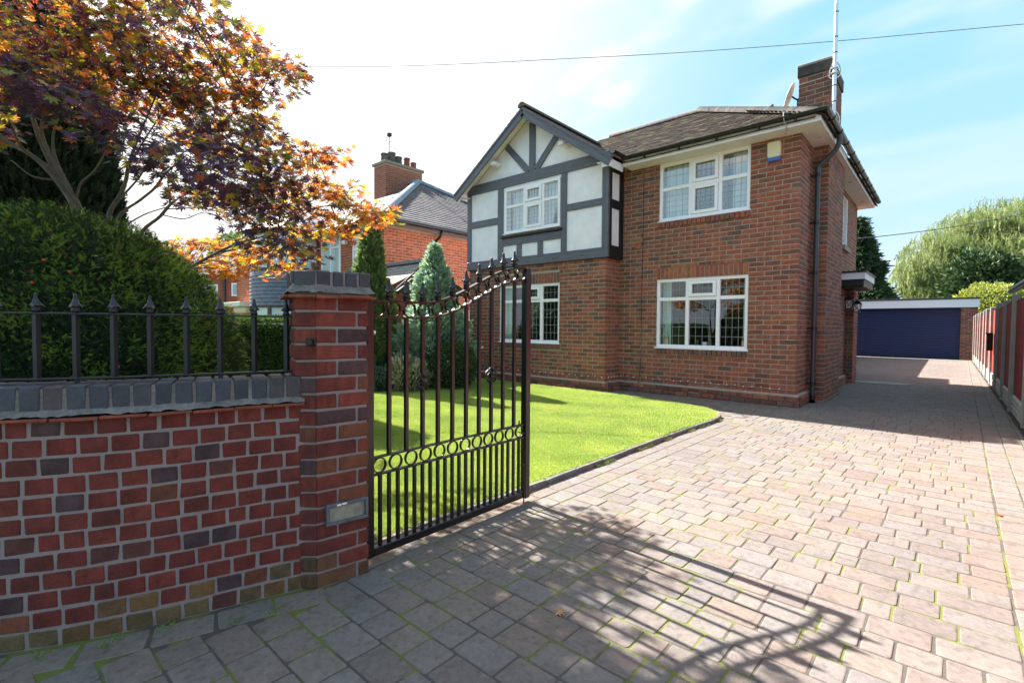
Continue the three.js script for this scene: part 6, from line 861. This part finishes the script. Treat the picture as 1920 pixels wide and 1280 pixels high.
  for (const k of K) {
    const n = Math.round(92 * Math.pow(k.r / 0.25, 1.7)), tone = rr(-0.12, 0.12);
    const lay = [rr(-0.35, 0.35), rr(-0.35, 0.35)];
    for (let i = 0; i < n; i++) {
      const a = rnd() * 6.283, q = Math.sqrt(rnd()) * k.r * 1.25, dx = Math.cos(a) * q, dz = Math.sin(a) * q, dy = gauss() * k.r * 0.42 + dx * lay[0] + dz * lay[1] - q * q * 0.25 / k.r;
      const p = k.c.clone().add(V(dx, dy, dz)); const m = rnd() + tone * 0.4, mx = k.mix;
      const col = m < mx[0] ? purple() : m < mx[0] + mx[1] ? orange() : m < mx[0] + mx[1] + mx[2] ? gold() : green();
      const out = V(dx, rr(-0.9, -0.05) * k.r, dz).normalize(), qn = look(out.add(V(rr(-0.6, 0.6), rr(-0.5, 0.3), rr(-0.6, 0.6))), 0);
      qn.multiply(new THREE.Quaternion().setFromAxisAngle(V(0, 1, 0), rr(-0.9, 0.9)));
      leaves.push({ p, q: qn, s: rr(0.046, 0.078), c: col.map((v) => v * rr(0.8, 1.2)), g: Math.floor(rnd() * 3), d: p.distanceTo(camera.position) });
    }
  }
  // trunks and branches, all rising from one root behind the yew
  const B = (l) => taperTube(l.map(([x, y, t, r]) => [at(x, y, t), r]), 8, 5);
  const root = at(170, 640, 4.9); root.y = -0.05;
  const wood = [];
  const limb = (l, first = true) => { const pts = l.map(([x, y, t, r]) => [at(x, y, t), r * 0.68]); if (first) pts.unshift([root.clone(), pts[0][1] * 1.5], [root.clone().lerp(pts[0][0], 0.55), pts[0][1] * 1.2]); wood.push(taperTube(pts, 8, 5)); };
  limb([[146, 405, 4.7, 0.052], [108, 340, 4.6, 0.046], [60, 292, 4.5, 0.04], [0, 258, 4.4, 0.034], [-60, 200, 4.3, 0.02]]);
  limb([[148, 395, 4.75, 0.05], [112, 335, 4.7, 0.045], [85, 285, 4.6, 0.036], [68, 245, 4.5, 0.03], [55, 180, 4.4, 0.02], [90, 80, 4.3, 0.01]]);
  limb([[143, 390, 4.7, 0.036], [110, 320, 4.55, 0.03], [80, 262, 4.5, 0.026], [78, 230, 4.4, 0.02], [120, 150, 4.3, 0.01]]);
  limb([[120, 330, 4.6, 0.024], [80, 305, 4.5, 0.022], [45, 282, 4.4, 0.018], [20, 240, 4.2, 0.012]], false);
  limb([[204, 402, 4.9, 0.034], [225, 365, 4.85, 0.03], [236, 335, 4.8, 0.026], [240, 310, 4.7, 0.02], [262, 250, 4.6, 0.014], [300, 160, 4.6, 0.008]]);
  limb([[222, 408, 4.9, 0.028], [262, 375, 4.9, 0.024], [290, 352, 4.9, 0.02], [310, 325, 4.8, 0.014], [350, 290, 4.7, 0.008]]);
  limb([[222, 375, 4.85, 0.016], [245, 350, 4.85, 0.014], [262, 330, 4.8, 0.012], [290, 280, 4.7, 0.007]], false);
  limb([[262, 440, 5.0, 0.03], [300, 405, 5.0, 0.026], [322, 380, 5.0, 0.022], [350, 362, 5.0, 0.018], [378, 345, 4.9, 0.015], [410, 318, 4.8, 0.011], [455, 270, 4.8, 0.007], [480, 170, 4.8, 0.004]]);
  limb([[318, 384, 5.0, 0.014], [318, 360, 5.0, 0.012], [314, 340, 4.9, 0.009], [325, 310, 4.8, 0.006]], false);
  limb([[310, 392, 5.0, 0.010], [370, 390, 5.0, 0.008], [420, 398, 4.95, 0.007], [470, 400, 4.9, 0.005], [540, 390, 4.9, 0.004]], false);
  limb([[305, 403, 5.0, 0.009], [345, 410, 5.0, 0.008], [385, 398, 5.0, 0.006], [430, 420, 5.0, 0.004]], false);
  limb([[230, 425, 5.0, 0.012], [270, 402, 5.0, 0.010], [312, 388, 5.0, 0.008]], false);
  limb([[352, 508, 5.4, 0.034], [385, 485, 5.4, 0.028], [410, 472, 5.4, 0.024], [448, 455, 5.3, 0.018], [500, 440, 5.2, 0.013], [560, 405, 5.1, 0.010], [620, 385, 5.1, 0.007], [690, 400, 5.2, 0.004]]);
  limb([[412, 472, 5.4, 0.014], [440, 468, 5.35, 0.012], [480, 452, 5.3, 0.009], [540, 480, 5.2, 0.005], [600, 495, 5.2, 0.003]], false);
  limb([[240, 310, 4.7, 0.012], [290, 232, 4.8, 0.010], [330, 180, 4.8, 0.008], [420, 140, 4.8, 0.006], [530, 128, 4.9, 0.003]], false);
  limb([[410, 318, 4.8, 0.009], [460, 300, 4.9, 0.008], [530, 280, 5.0, 0.006], [600, 290, 5.1, 0.003]], false);
  limb([[150, 400, 4.72, 0.03], [128, 350, 4.6, 0.026], [104, 300, 4.55, 0.022], [98, 262, 4.5, 0.017], [110, 215, 4.4, 0.01]]);
  limb([[140, 385, 4.7, 0.018], [150, 345, 4.65, 0.015], [176, 320, 4.6, 0.012], [205, 270, 4.5, 0.008]], false);
  limb([[108, 338, 4.6, 0.014], [60, 330, 4.5, 0.011], [20, 300, 4.4, 0.008]], false);
  limb([[350, 362, 5.0, 0.012], [395, 350, 4.95, 0.009], [440, 345, 4.9, 0.006]], false);
  // twigs from the nearest limb to each clump
  const limbPts = wood.flatMap((g) => { const p = g.attributes.position, o = []; for (let i = 0; i < p.count; i += 30) o.push(V().fromBufferAttribute(p, i)); return o; }).filter((p) => p.y > 1.6);
  const twigs = []; for (const k of K) { let b = limbPts[0]; for (const p of limbPts) if (p.distanceToSquared(k.c) < b.distanceToSquared(k.c)) b = p; const L = b.distanceTo(k.c); if (L < 0.08 || L > 1.6) continue; const mid = b.clone().lerp(k.c, 0.55).add(V(rr(-0.06, 0.06), 0.05 * L, rr(-0.06, 0.06))); twigs.push(taperTube([[b.clone(), 0.0075], [mid, 0.005], [k.c.clone(), 0.0025]], 5, 4)); for (let j = 0; j < 3; j++) { const e = k.c.clone().add(V(rr(-1, 1), rr(-0.4, 0.4), rr(-1, 1)).multiplyScalar(k.r)); twigs.push(taperTube([[mid.clone().lerp(k.c, 0.6), 0.0035], [mid.clone().lerp(e, 0.6).add(V(0, 0.02, 0)), 0.0025], [e, 0.0015]], 4, 3)); } }
  part('trunk', merge(wood), M.bark, maple); part('twigs', merge(twigs), std([0.10, 0.075, 0.065], { roughness: 0.9 }), maple);
  leaves.sort((a, b) => a.d - b.d);
  const seen = leaves.filter((l) => { const v = l.p.clone().project(camera); return Math.abs(v.x) < 1 && Math.abs(v.y) < 1; }).slice(0, 300), own = new Set(seen);
  const mats = Array.from({ length: 14 }, (_, i) => { const m = leafMat(0.45), c = i < 8 ? purple() : i < 12 ? orange() : green(); m.color.setRGB(...c); return m; });
  for (const l of seen) { const best = mats.reduce((a, b) => Math.abs(b.color.r - l.c[0]) + Math.abs(b.color.g - l.c[1]) < Math.abs(a.color.r - l.c[0]) + Math.abs(a.color.g - l.c[1]) ? b : a); const m = part('leaf', geos[l.g], best, maple); m.position.copy(l.p); m.quaternion.copy(l.q); m.scale.setScalar(l.s); }
  const lm = leafMat(0.5); for (let g = 0; g < 3; g++) foliage('foliage', geos[g], lm, leaves.filter((l) => l.g === g && !own.has(l)), maple);
}
// ---------------------------------------------------------------- clipped yew dome behind the wall
rnd = mulberry(91);
const sprig = (n, len, wid, spread, flat = 0.3) => { const P = []; for (let i = 0; i < n; i++) { const t = (i + 1) / (n + 1), y = t, s = i % 2 ? 1 : -1, l = len * (1 - 0.55 * t), a = spread * (0.8 + 0.4 * rnd()), x = s * Math.sin(a) * l, yy = y + Math.cos(a) * l, z = rr(-flat, flat) * l; P.push(0, y - wid, 0, 0, y + wid, 0, x, yy, z); P.push(0, y, -wid, 0, y, wid, x * 0.9, yy, z + 0.02); } P.push(-wid * 0.7, 0, 0, wid * 0.7, 0, 0, 0, 1.12, 0); return noUV(fromTris(P)); };
{
  const yew = thing('yew_bush', 'big clipped dark green yew dome behind the railing', 'bush');
  const c = at(95, 690, 3.92); c.y = 1.02; const RX = 1.36, RY = 1.20, RZ = 1.30;
  const rad = (d) => 1 + 0.05 * (fbm(d.x * 3 + 5, d.y * 3, d.z * 3, 3) - 0.5) * 2 + 0.03 * (noise3(d.x * 9, d.y * 9, d.z * 9) - 0.5) * 2;
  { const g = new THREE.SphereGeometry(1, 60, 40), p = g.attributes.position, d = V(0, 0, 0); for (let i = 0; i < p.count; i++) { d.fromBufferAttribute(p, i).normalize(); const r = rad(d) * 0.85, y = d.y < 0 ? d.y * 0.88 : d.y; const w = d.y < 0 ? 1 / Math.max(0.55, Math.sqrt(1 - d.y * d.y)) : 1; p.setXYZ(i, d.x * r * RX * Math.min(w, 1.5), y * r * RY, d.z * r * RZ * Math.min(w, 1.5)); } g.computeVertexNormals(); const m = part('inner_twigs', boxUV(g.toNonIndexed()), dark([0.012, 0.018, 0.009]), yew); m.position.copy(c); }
  const gs = [sprig(16, 0.34, 0.035, 1.0), sprig(14, 0.40, 0.04, 0.9, 0.6)], list = [[], []], N = 80000, eye = camera.position;
  for (let i = 0; i < N; i++) {
    const y = -0.92 + 1.92 * ((i + rnd()) / N), a = i * 2.39996, s = Math.sqrt(Math.max(0, 1 - y * y)); const d = V(Math.cos(a) * s, y, Math.sin(a) * s);
    const sh = y < 0 ? Math.min(1.5, 1 / Math.max(0.55, s)) : 1, r = rad(d) * rr(0.90, 1.02); const p = V(d.x * r * RX * sh, (y < 0 ? y * 0.88 : y) * r * RY, d.z * r * RZ * sh).add(c); if (p.y < 0.1) continue;
    const n = V(d.x / RX, d.y / RY * (y < 0 ? 0.3 : 1), d.z / RZ).normalize(); if (n.dot(p.clone().sub(eye)) > 0.55 * p.distanceTo(eye)) continue;
    const dir = n.clone().multiplyScalar(0.7).add(V(rr(-1, 1), rr(-0.7, 0.9), rr(-1, 1)));
    const k = fbm(p.x * 5, p.y * 5, p.z * 5, 3), tip = rnd() < 0.5 * sstep(0.4, 0.6, k) + 0.06, col = tip ? [rr(0.12, 0.23), rr(0.20, 0.33), rr(0.022, 0.04)] : [rr(0.015, 0.042), rr(0.032, 0.078), rr(0.010, 0.022)];
    if (rnd() < 0.004) { col[0] = 0.24; col[1] = 0.08; col[2] = 0.04; }
    list[i % 2].push({ p, q: look(dir, rnd() * 6.28), s: tip ? rr(0.03, 0.055) : rr(0.028, 0.048), c: col });
  }
  const lm = leafMat(0.18); gs.forEach((g, i) => foliage('foliage', g, lm, list[i], yew));
  const berry = std([0.55, 0.03, 0.02], { roughness: 0.3 }), bg = new THREE.SphereGeometry(0.009, 8, 6).toNonIndexed();
  for (const [x, y] of [[80, 472], [135, 482], [3, 598], [250, 688], [62, 540]]) { const d = at(x, y, 3).sub(c); d.set(d.x / RX, d.y / RY, d.z / RZ).normalize(); const m = part('berry', bg, berry, yew); m.position.set(c.x + d.x * RX * 1.03, c.y + d.y * RY * 1.03, c.z + d.z * RZ * 1.03); }
}
// ---------------------------------------------------------------- clipped box hedge between yew and pillar
{
  const h = thing('box_hedge', 'square clipped green hedge seen through the railing beside the yew', 'hedge');
  const a = at(418, 592, 6.4), b = at(640, 592, 6.2), u = b.clone().sub(a).setY(0), L = u.length(); u.normalize(); const n = V(-u.z, 0, u.x); if (n.dot(V(0, 0, 1)) < 0) n.negate(); const H = 1.43, T = 0.75;
  const P0 = V(a.x, 0, a.z).addScaledVector(u, -0.1);
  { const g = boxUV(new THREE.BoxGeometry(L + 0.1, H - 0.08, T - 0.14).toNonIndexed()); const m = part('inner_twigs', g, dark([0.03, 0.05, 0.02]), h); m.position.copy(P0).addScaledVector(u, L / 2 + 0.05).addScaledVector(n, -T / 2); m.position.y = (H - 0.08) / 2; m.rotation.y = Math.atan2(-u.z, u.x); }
  const leaf = noUV(fromTris([0, 0, 0, 0.3, 0.5, 0.06, 0, 1, 0, 0, 0, 0, 0, 1, 0, -0.3, 0.5, 0.06])), list = [];
  for (let i = 0; i < 30000; i++) { const f = rnd(); let p, dir; const s = rnd() * (L + 0.1), w = 0.03 * (fbm(s * 4, f * 9, 3, 2) - 0.5) * 2; if (f < 0.62) { p = P0.clone().addScaledVector(u, s).addScaledVector(n, rr(-0.06, 0.03) + w).setY(rr(0.05, H)); dir = n.clone(); } else if (f < 0.9) { p = P0.clone().addScaledVector(u, s).addScaledVector(n, -rnd() * T).setY(H + rr(-0.06, 0.03) + w); dir = V(0, 1, 0); } else { p = P0.clone().addScaledVector(u, rnd() < 0.5 ? rr(-0.04, 0.04) : L + 0.1 + rr(-0.04, 0.04)).addScaledVector(n, -rnd() * T).setY(rr(0.05, H)); dir = u.clone(); } dir.add(V(rr(-1, 1), rr(-0.6, 1), rr(-1, 1))); const k = rr(0.7, 1.25); list.push({ p, q: look(dir, rnd() * 6.28), s: rr(0.022, 0.038), c: [0.085 * k, 0.16 * k, 0.035 * k] }); }
  foliage('foliage', leaf, leafMat(0.35), list, h);
}
// ---------------------------------------------------------------- conifers
const spray = (n, seedy) => { const P = []; const br = (x, y, z, dx, dy, dz, l, w) => { const px = -dy * w, py = dx * w; P.push(x - px, y - py, z, x + px, y + py, z, x + dx * l, y + dy * l, z + dz * l); P.push(x, y, z - w, x, y, z + w, x + dx * l, y + dy * l, z + dz * l); }; br(0, 0, 0, 0, 1, 0, 1, 0.05); for (let i = 0; i < n; i++) { const t = 0.1 + 0.8 * i / n, s = i % 2 ? 1 : -1, a = rr(0.45, 0.8); br(0, t, 0, s * Math.sin(a), Math.cos(a), rr(-0.35, 0.35), 0.42 * (1 - 0.5 * t), 0.055); } return noUV(fromTris(P)); };
function conifer(name, label, cat, base, H, prof, N, colors, size, droop, trans = 0.2, bumps = 0.16, core = [0.012, 0.02, 0.01], freq = 3.0) {
  const t = thing(name, label, cat, [base.x, 0, base.z]);
  part('trunk', taperTube([[V(0, -0.05, 0), 0.02 * H], [V(0, H * 0.5, 0), 0.012 * H], [V(0, H * 0.93, 0), 0.004 * H]], 7, 4), M.bark, t);
  const R = (y, a) => prof(y / H) * (1 - bumps + 2 * bumps * fbm(Math.cos(a) * freq + 7, y * freq * 0.8, Math.sin(a) * freq, 3));
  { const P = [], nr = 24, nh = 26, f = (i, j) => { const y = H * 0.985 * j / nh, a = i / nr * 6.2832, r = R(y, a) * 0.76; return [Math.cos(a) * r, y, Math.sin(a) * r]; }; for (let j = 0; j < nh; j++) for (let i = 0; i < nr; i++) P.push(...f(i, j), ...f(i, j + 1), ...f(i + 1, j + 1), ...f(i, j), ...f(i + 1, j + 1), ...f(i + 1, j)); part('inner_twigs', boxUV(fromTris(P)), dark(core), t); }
  const list = [[], []], gs = [spray(8), spray(10)];
  for (let i = 0; i < N; i++) { const q = rnd(), y = H * q, a = rnd() * 6.2832; if (rnd() > 0.12 + prof(q) / prof(0.25)) continue; const r = R(y, a) * rr(0.82, 1.04), p = V(Math.cos(a) * r, y, Math.sin(a) * r); const dir = V(Math.cos(a), droop, Math.sin(a)).add(V(rr(-0.5, 0.5), rr(-0.4, 0.5), rr(-0.5, 0.5))); const k = rr(0.7, 1.3), c = pick(colors); list[i % 2].push({ p, q: look(dir, rnd() * 6.28), s: size * rr(0.7, 1.3), c: c.map((v) => v * k) }); }
  const lm = leafMat(trans); gs.forEach((g, i) => foliage('foliage', g, lm, list[i], t)); return t;
}
rnd = mulberry(101);
const spire = (rb, p, low = 0.7) => (q) => rb * Math.pow(Math.max(0.002, 1 - q), p) * lerp(low, 1, sstep(0, 0.25, q));
conifer('thuja', 'tall dark green narrow conifer right beside the gate pillar', 'conifer', V(-9.46, 0, -5.98), 3.62, (q) => 0.66 * Math.pow(Math.max(0.003, 1 - q), 0.72) * lerp(0.8, 1, sstep(0, 0.3, q)), 11000, [[0.16, 0.25, 0.09], [0.22, 0.32, 0.11], [0.12, 0.19, 0.07], [0.32, 0.40, 0.14]], 0.14, 1.0, 0.5, 0.55, [0.05, 0.08, 0.035], 2.6);
conifer('blue_conifer', 'blue green pyramid conifer behind the middle of the gate', 'conifer', V(-8.48, 0, -6.97), 3.12, (q) => 0.95 * Math.pow(Math.max(0.003, 1 - q), 0.78) * lerp(0.75, 1, sstep(0.0, 0.35, q)) * (q > 0.55 ? 0.82 : 1), 14000, [[0.36, 0.54, 0.42], [0.44, 0.60, 0.50], [0.28, 0.42, 0.31], [0.54, 0.64, 0.40]], 0.13, 0.5, 0.55, 0.75, [0.10, 0.17, 0.13], 2.2);
conifer('cypress', 'huge dark columnar cypress standing behind the maple and yew', 'conifer', (() => { const p = at(60, 400, 8.2); return p; })(), 7.0, (q) => 1.36 * Math.pow(Math.max(0.003, 1 - q), 0.30), 22000, [[0.018, 0.035, 0.016], [0.026, 0.045, 0.02], [0.012, 0.024, 0.012], [0.04, 0.07, 0.03]], 0.22, 1.6, 0.1, 0.10, [0.006, 0.01, 0.006], 1.6);
conifer('spruce', 'dark green spruce partly hidden behind the porch side of the house', 'conifer', V(-4.3, 0, -36), 8.0, (q) => 2.25 * Math.pow(Math.max(0.003, 1 - q), 0.95), 7000, [[0.06, 0.125, 0.05], [0.09, 0.17, 0.06], [0.045, 0.085, 0.04]], 0.6, -0.15, 0.3, 0.7, [0.01, 0.02, 0.01], 1.5);
// ---------------------------------------------------------------- low shrubs in the bed
function leafBall(name, label, cat, c, R, N, colors, geo, size, trans = 0.3, up = 0.3, core = [0.02, 0.03, 0.012], inner = 0.85, lumps = 0.12) {
  const t = thing(name, label, cat, [c.x, 0, c.z]); const rad = (d) => 1 + lumps * 2 * (fbm(d.x * 2.6 + 3, d.y * 2.6, d.z * 2.6, 3) - 0.5);
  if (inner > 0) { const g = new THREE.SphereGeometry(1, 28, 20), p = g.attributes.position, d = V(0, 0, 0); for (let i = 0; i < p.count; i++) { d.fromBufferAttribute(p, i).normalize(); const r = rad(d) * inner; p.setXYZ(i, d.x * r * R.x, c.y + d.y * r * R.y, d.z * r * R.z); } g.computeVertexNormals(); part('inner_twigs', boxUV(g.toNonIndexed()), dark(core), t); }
  const list = []; for (let i = 0; i < N; i++) { const y = rr(-0.8, 1), a = rnd() * 6.2832, s = Math.sqrt(1 - y * y), d = V(Math.cos(a) * s, y, Math.sin(a) * s), r = rad(d) * rr(inner, 1.05), p = V(d.x * r * R.x, c.y + d.y * r * R.y, d.z * r * R.z); if (p.y < 0.02) continue; const k = rr(0.7, 1.3), col = pick(colors); list.push({ p, q: look(d.clone().add(V(rr(-0.8, 0.8), up + rr(-0.6, 0.6), rr(-0.8, 0.8))), rnd() * 6.28), s: size * rr(0.7, 1.35), c: col.map((v) => v * k) }); }
  foliage('foliage', geo, leafMat(trans), list, t); return t;
}
const oval = (w) => noUV(fromTris([0, 0, 0, w, 0.45, 0.08, 0, 1, 0, 0, 0, 0, 0, 1, 0, -w, 0.45, 0.08]));
rnd = mulberry(113);
{ const p = at(845, 690, 10.3); leafBall('round_shrub', 'dark green clipped ball shrub left of the brick bay', 'shrub', V(p.x, 0.52, p.z), V(0.52, 0.55, 0.52), 7000, [[0.055, 0.10, 0.035], [0.075, 0.125, 0.045], [0.04, 0.075, 0.028]], oval(0.32), 0.042, 0.15); }
{ const p = at(763, 705, 9.9); leafBall('variegated_shrub', 'pale cream edged shrub below the blue conifer', 'shrub', V(p.x, 0.30, p.z), V(0.44, 0.42, 0.36), 3000, [[0.42, 0.42, 0.28], [0.28, 0.31, 0.20], [0.12, 0.16, 0.09], [0.52, 0.46, 0.34], [0.20, 0.17, 0.12]], oval(0.16), 0.10, 0.3, 1.1, [0.03, 0.04, 0.025], 0.6, 0.3); }
{ const p = at(806, 705, 10.2); leafBall('grey_shrub', 'small grey green shrub between the ball shrub and pale shrub', 'shrub', V(p.x, 0.26, p.z), V(0.27, 0.36, 0.27), 1500, [[0.25, 0.26, 0.16], [0.14, 0.17, 0.09], [0.32, 0.28, 0.18]], oval(0.18), 0.075, 0.3, 0.9, [0.03, 0.04, 0.025], 0.6, 0.3); }
{ const p = at(708, 702, 9.8); leafBall('blue_shrub', 'low blue green shrub at the foot of the dark conifer', 'shrub', V(p.x, 0.22, p.z), V(0.34, 0.30, 0.3), 2200, [[0.07, 0.12, 0.10], [0.10, 0.15, 0.12], [0.05, 0.08, 0.06]], oval(0.2), 0.055, 0.25, 0.8, [0.02, 0.03, 0.02], 0.7, 0.25); }
{ const p = at(735, 695, 11.6); leafBall('bed_shrub', 'dark leafy shrub behind the pale shrub by the fence', 'shrub', V(p.x, 0.42, p.z), V(0.5, 0.5, 0.42), 3000, [[0.05, 0.08, 0.03], [0.09, 0.12, 0.04], [0.13, 0.16, 0.05]], oval(0.25), 0.07, 0.3, 0.6, [0.02, 0.03, 0.015], 0.6, 0.3); }
// ---------------------------------------------------------------- trees behind the garage
rnd = mulberry(131);
{
  const w = thing('willow_tree', 'large pale green weeping willow behind the garage', 'tree', [0, 0, 0]);
  const strand = (() => { const P = []; for (let i = 0; i < 16; i++) { const t = i / 16, s = i % 2 ? 1 : -1, x = 0.03 * Math.sin(t * 5), l = 0.10; P.push(x, -t, 0, x + s * 0.055, -t - l * 0.75, 0.02 * s, x + s * 0.012, -t - 0.012, 0.012); P.push(x, -t, 0.01, x - s * 0.02, -t - l, 0.05, x + 0.012, -t - 0.03, -0.012); } return noUV(fromTris(P)); })();
  const lobes = [[1760, 470, 52, 3.6, 3.4], [1725, 515, 50, 2.6, 3.0], [1820, 430, 54, 4.2, 3.4], [1880, 420, 54, 4.6, 4.0], [1930, 420, 52, 4.5, 4.5], [1850, 470, 52, 4.4, 3.6], [1800, 500, 50, 3.2, 3.0], [1900, 480, 50, 4.5, 3.5], [1990, 430, 54, 5, 4.5], [1745, 560, 49, 2.4, 2.4], [2080, 460, 55, 5.5, 4.5]];
  const list = [], core = [];
  for (const [x, y, t, r, h] of lobes) { const c = at(x, y, t); c.y -= h * 0.35; const n = 820; for (let i = 0; i < n; i++) { const a = rnd() * 6.2832, q = Math.sqrt(rnd()), dy = Math.sqrt(Math.max(0, 1 - q * q)); const p = c.clone().add(V(Math.cos(a) * q * r, dy * h * rr(0.75, 1.08) - (rnd() < 0.5 ? rnd() * h * 0.9 : 0), Math.sin(a) * q * r)); const k = rr(0.7, 1.25), cc = pick([[0.22, 0.29, 0.09], [0.28, 0.34, 0.11], [0.16, 0.22, 0.07], [0.34, 0.38, 0.15]]); list.push({ p, q: new THREE.Quaternion().setFromEuler(new THREE.Euler(rr(-0.75, 0.75), rnd() * 6.28, rr(-0.75, 0.75))), s: V(rr(1.8, 3.0), rr(0.5, 1.3), rr(1.8, 3.0)), c: cc.map((v) => v * k) }); } const g = new THREE.IcosahedronGeometry(1, 2); g.scale(r * 0.62, h * 0.62, r * 0.62); g.translate(c.x, c.y - 0.2, c.z); core.push(boxUV(g)); }
  for (const [x, y, t] of [[1745, 450, 52], [1760, 435, 52], [1785, 415, 53], [1700, 490, 50], [1840, 378, 54], [1865, 382, 54], [1800, 405, 54], [1715, 480, 50], [1885, 378, 54], [1910, 372, 54]]) { const c = at(x, y, t); for (let i = 0; i < 26; i++) list.push({ p: c.clone().add(V(gauss() * 1.0, gauss() * 0.7, gauss() * 1.0)), q: new THREE.Quaternion().setFromEuler(new THREE.Euler(rr(-0.8, 0.8), rnd() * 6.28, rr(-0.8, 0.8))), s: V(rr(1.2, 2), rr(0.5, 1.0), rr(1.2, 2)), c: [0.22, 0.27, 0.10] }); }
  const b = at(1850, 560, 52); part('trunk', taperTube([[V(b.x, -0.1, b.z), 0.6], [V(b.x + 0.3, 2.5, b.z), 0.5], [V(b.x - 0.6, 6, b.z), 0.3], [V(b.x - 1.5, 9, b.z + 0.5), 0.12]], 9, 5), M.bark, w); part('inner_twigs', merge(core), dark([0.09, 0.105, 0.045]), w);
  foliage('foliage', strand, leafMat(0.4), list, w);
}
{ const p = at(1848, 520, 42); leafBall('laurel_tree', 'dark glossy evergreen tree in front of the willow', 'tree', V(p.x, 3.9, p.z), V(2.9, 3.9, 2.6), 9000, [[0.045, 0.085, 0.03], [0.07, 0.12, 0.04], [0.03, 0.06, 0.022], [0.11, 0.16, 0.08]], oval(0.3), 0.34, 0.15, 0.1, [0.01, 0.016, 0.008], 0.82, 0.3); }
{ const p = at(1868, 572, 36); leafBall('golden_shrub', 'bright yellow green shrub above the garage end of the fence', 'shrub', V(p.x, 2.3, p.z), V(2.5, 2.35, 1.6), 8000, [[0.42, 0.46, 0.05], [0.32, 0.38, 0.06], [0.50, 0.50, 0.07], [0.22, 0.28, 0.07], [0.42, 0.44, 0.20]], oval(0.3), 0.19, 0.4, 0.5, [0.09, 0.10, 0.03], 0.84, 0.2); }
{ const p = at(470, 480, 46); leafBall('distant_tree', 'green tree crown rising behind the far house', 'tree', V(p.x, 5.0, p.z), V(4.6, 4.4, 4), 4000, [[0.14, 0.19, 0.06], [0.20, 0.26, 0.08], [0.10, 0.14, 0.05]], oval(0.35), 0.5, 0.35, 0.2, [0.05, 0.07, 0.03], 0.8, 0.3); }
{ const p = at(250, 540, 40); leafBall('distant_tree', 'green tree crown left of the far house behind the yew', 'tree', V(p.x, 4.0, p.z), V(7, 4.5, 4), 4000, [[0.10, 0.15, 0.05], [0.14, 0.19, 0.06], [0.08, 0.11, 0.04]], oval(0.35), 0.55, 0.35, 0.2, [0.04, 0.06, 0.03], 0.8, 0.3); }

renderer.render(scene, camera);
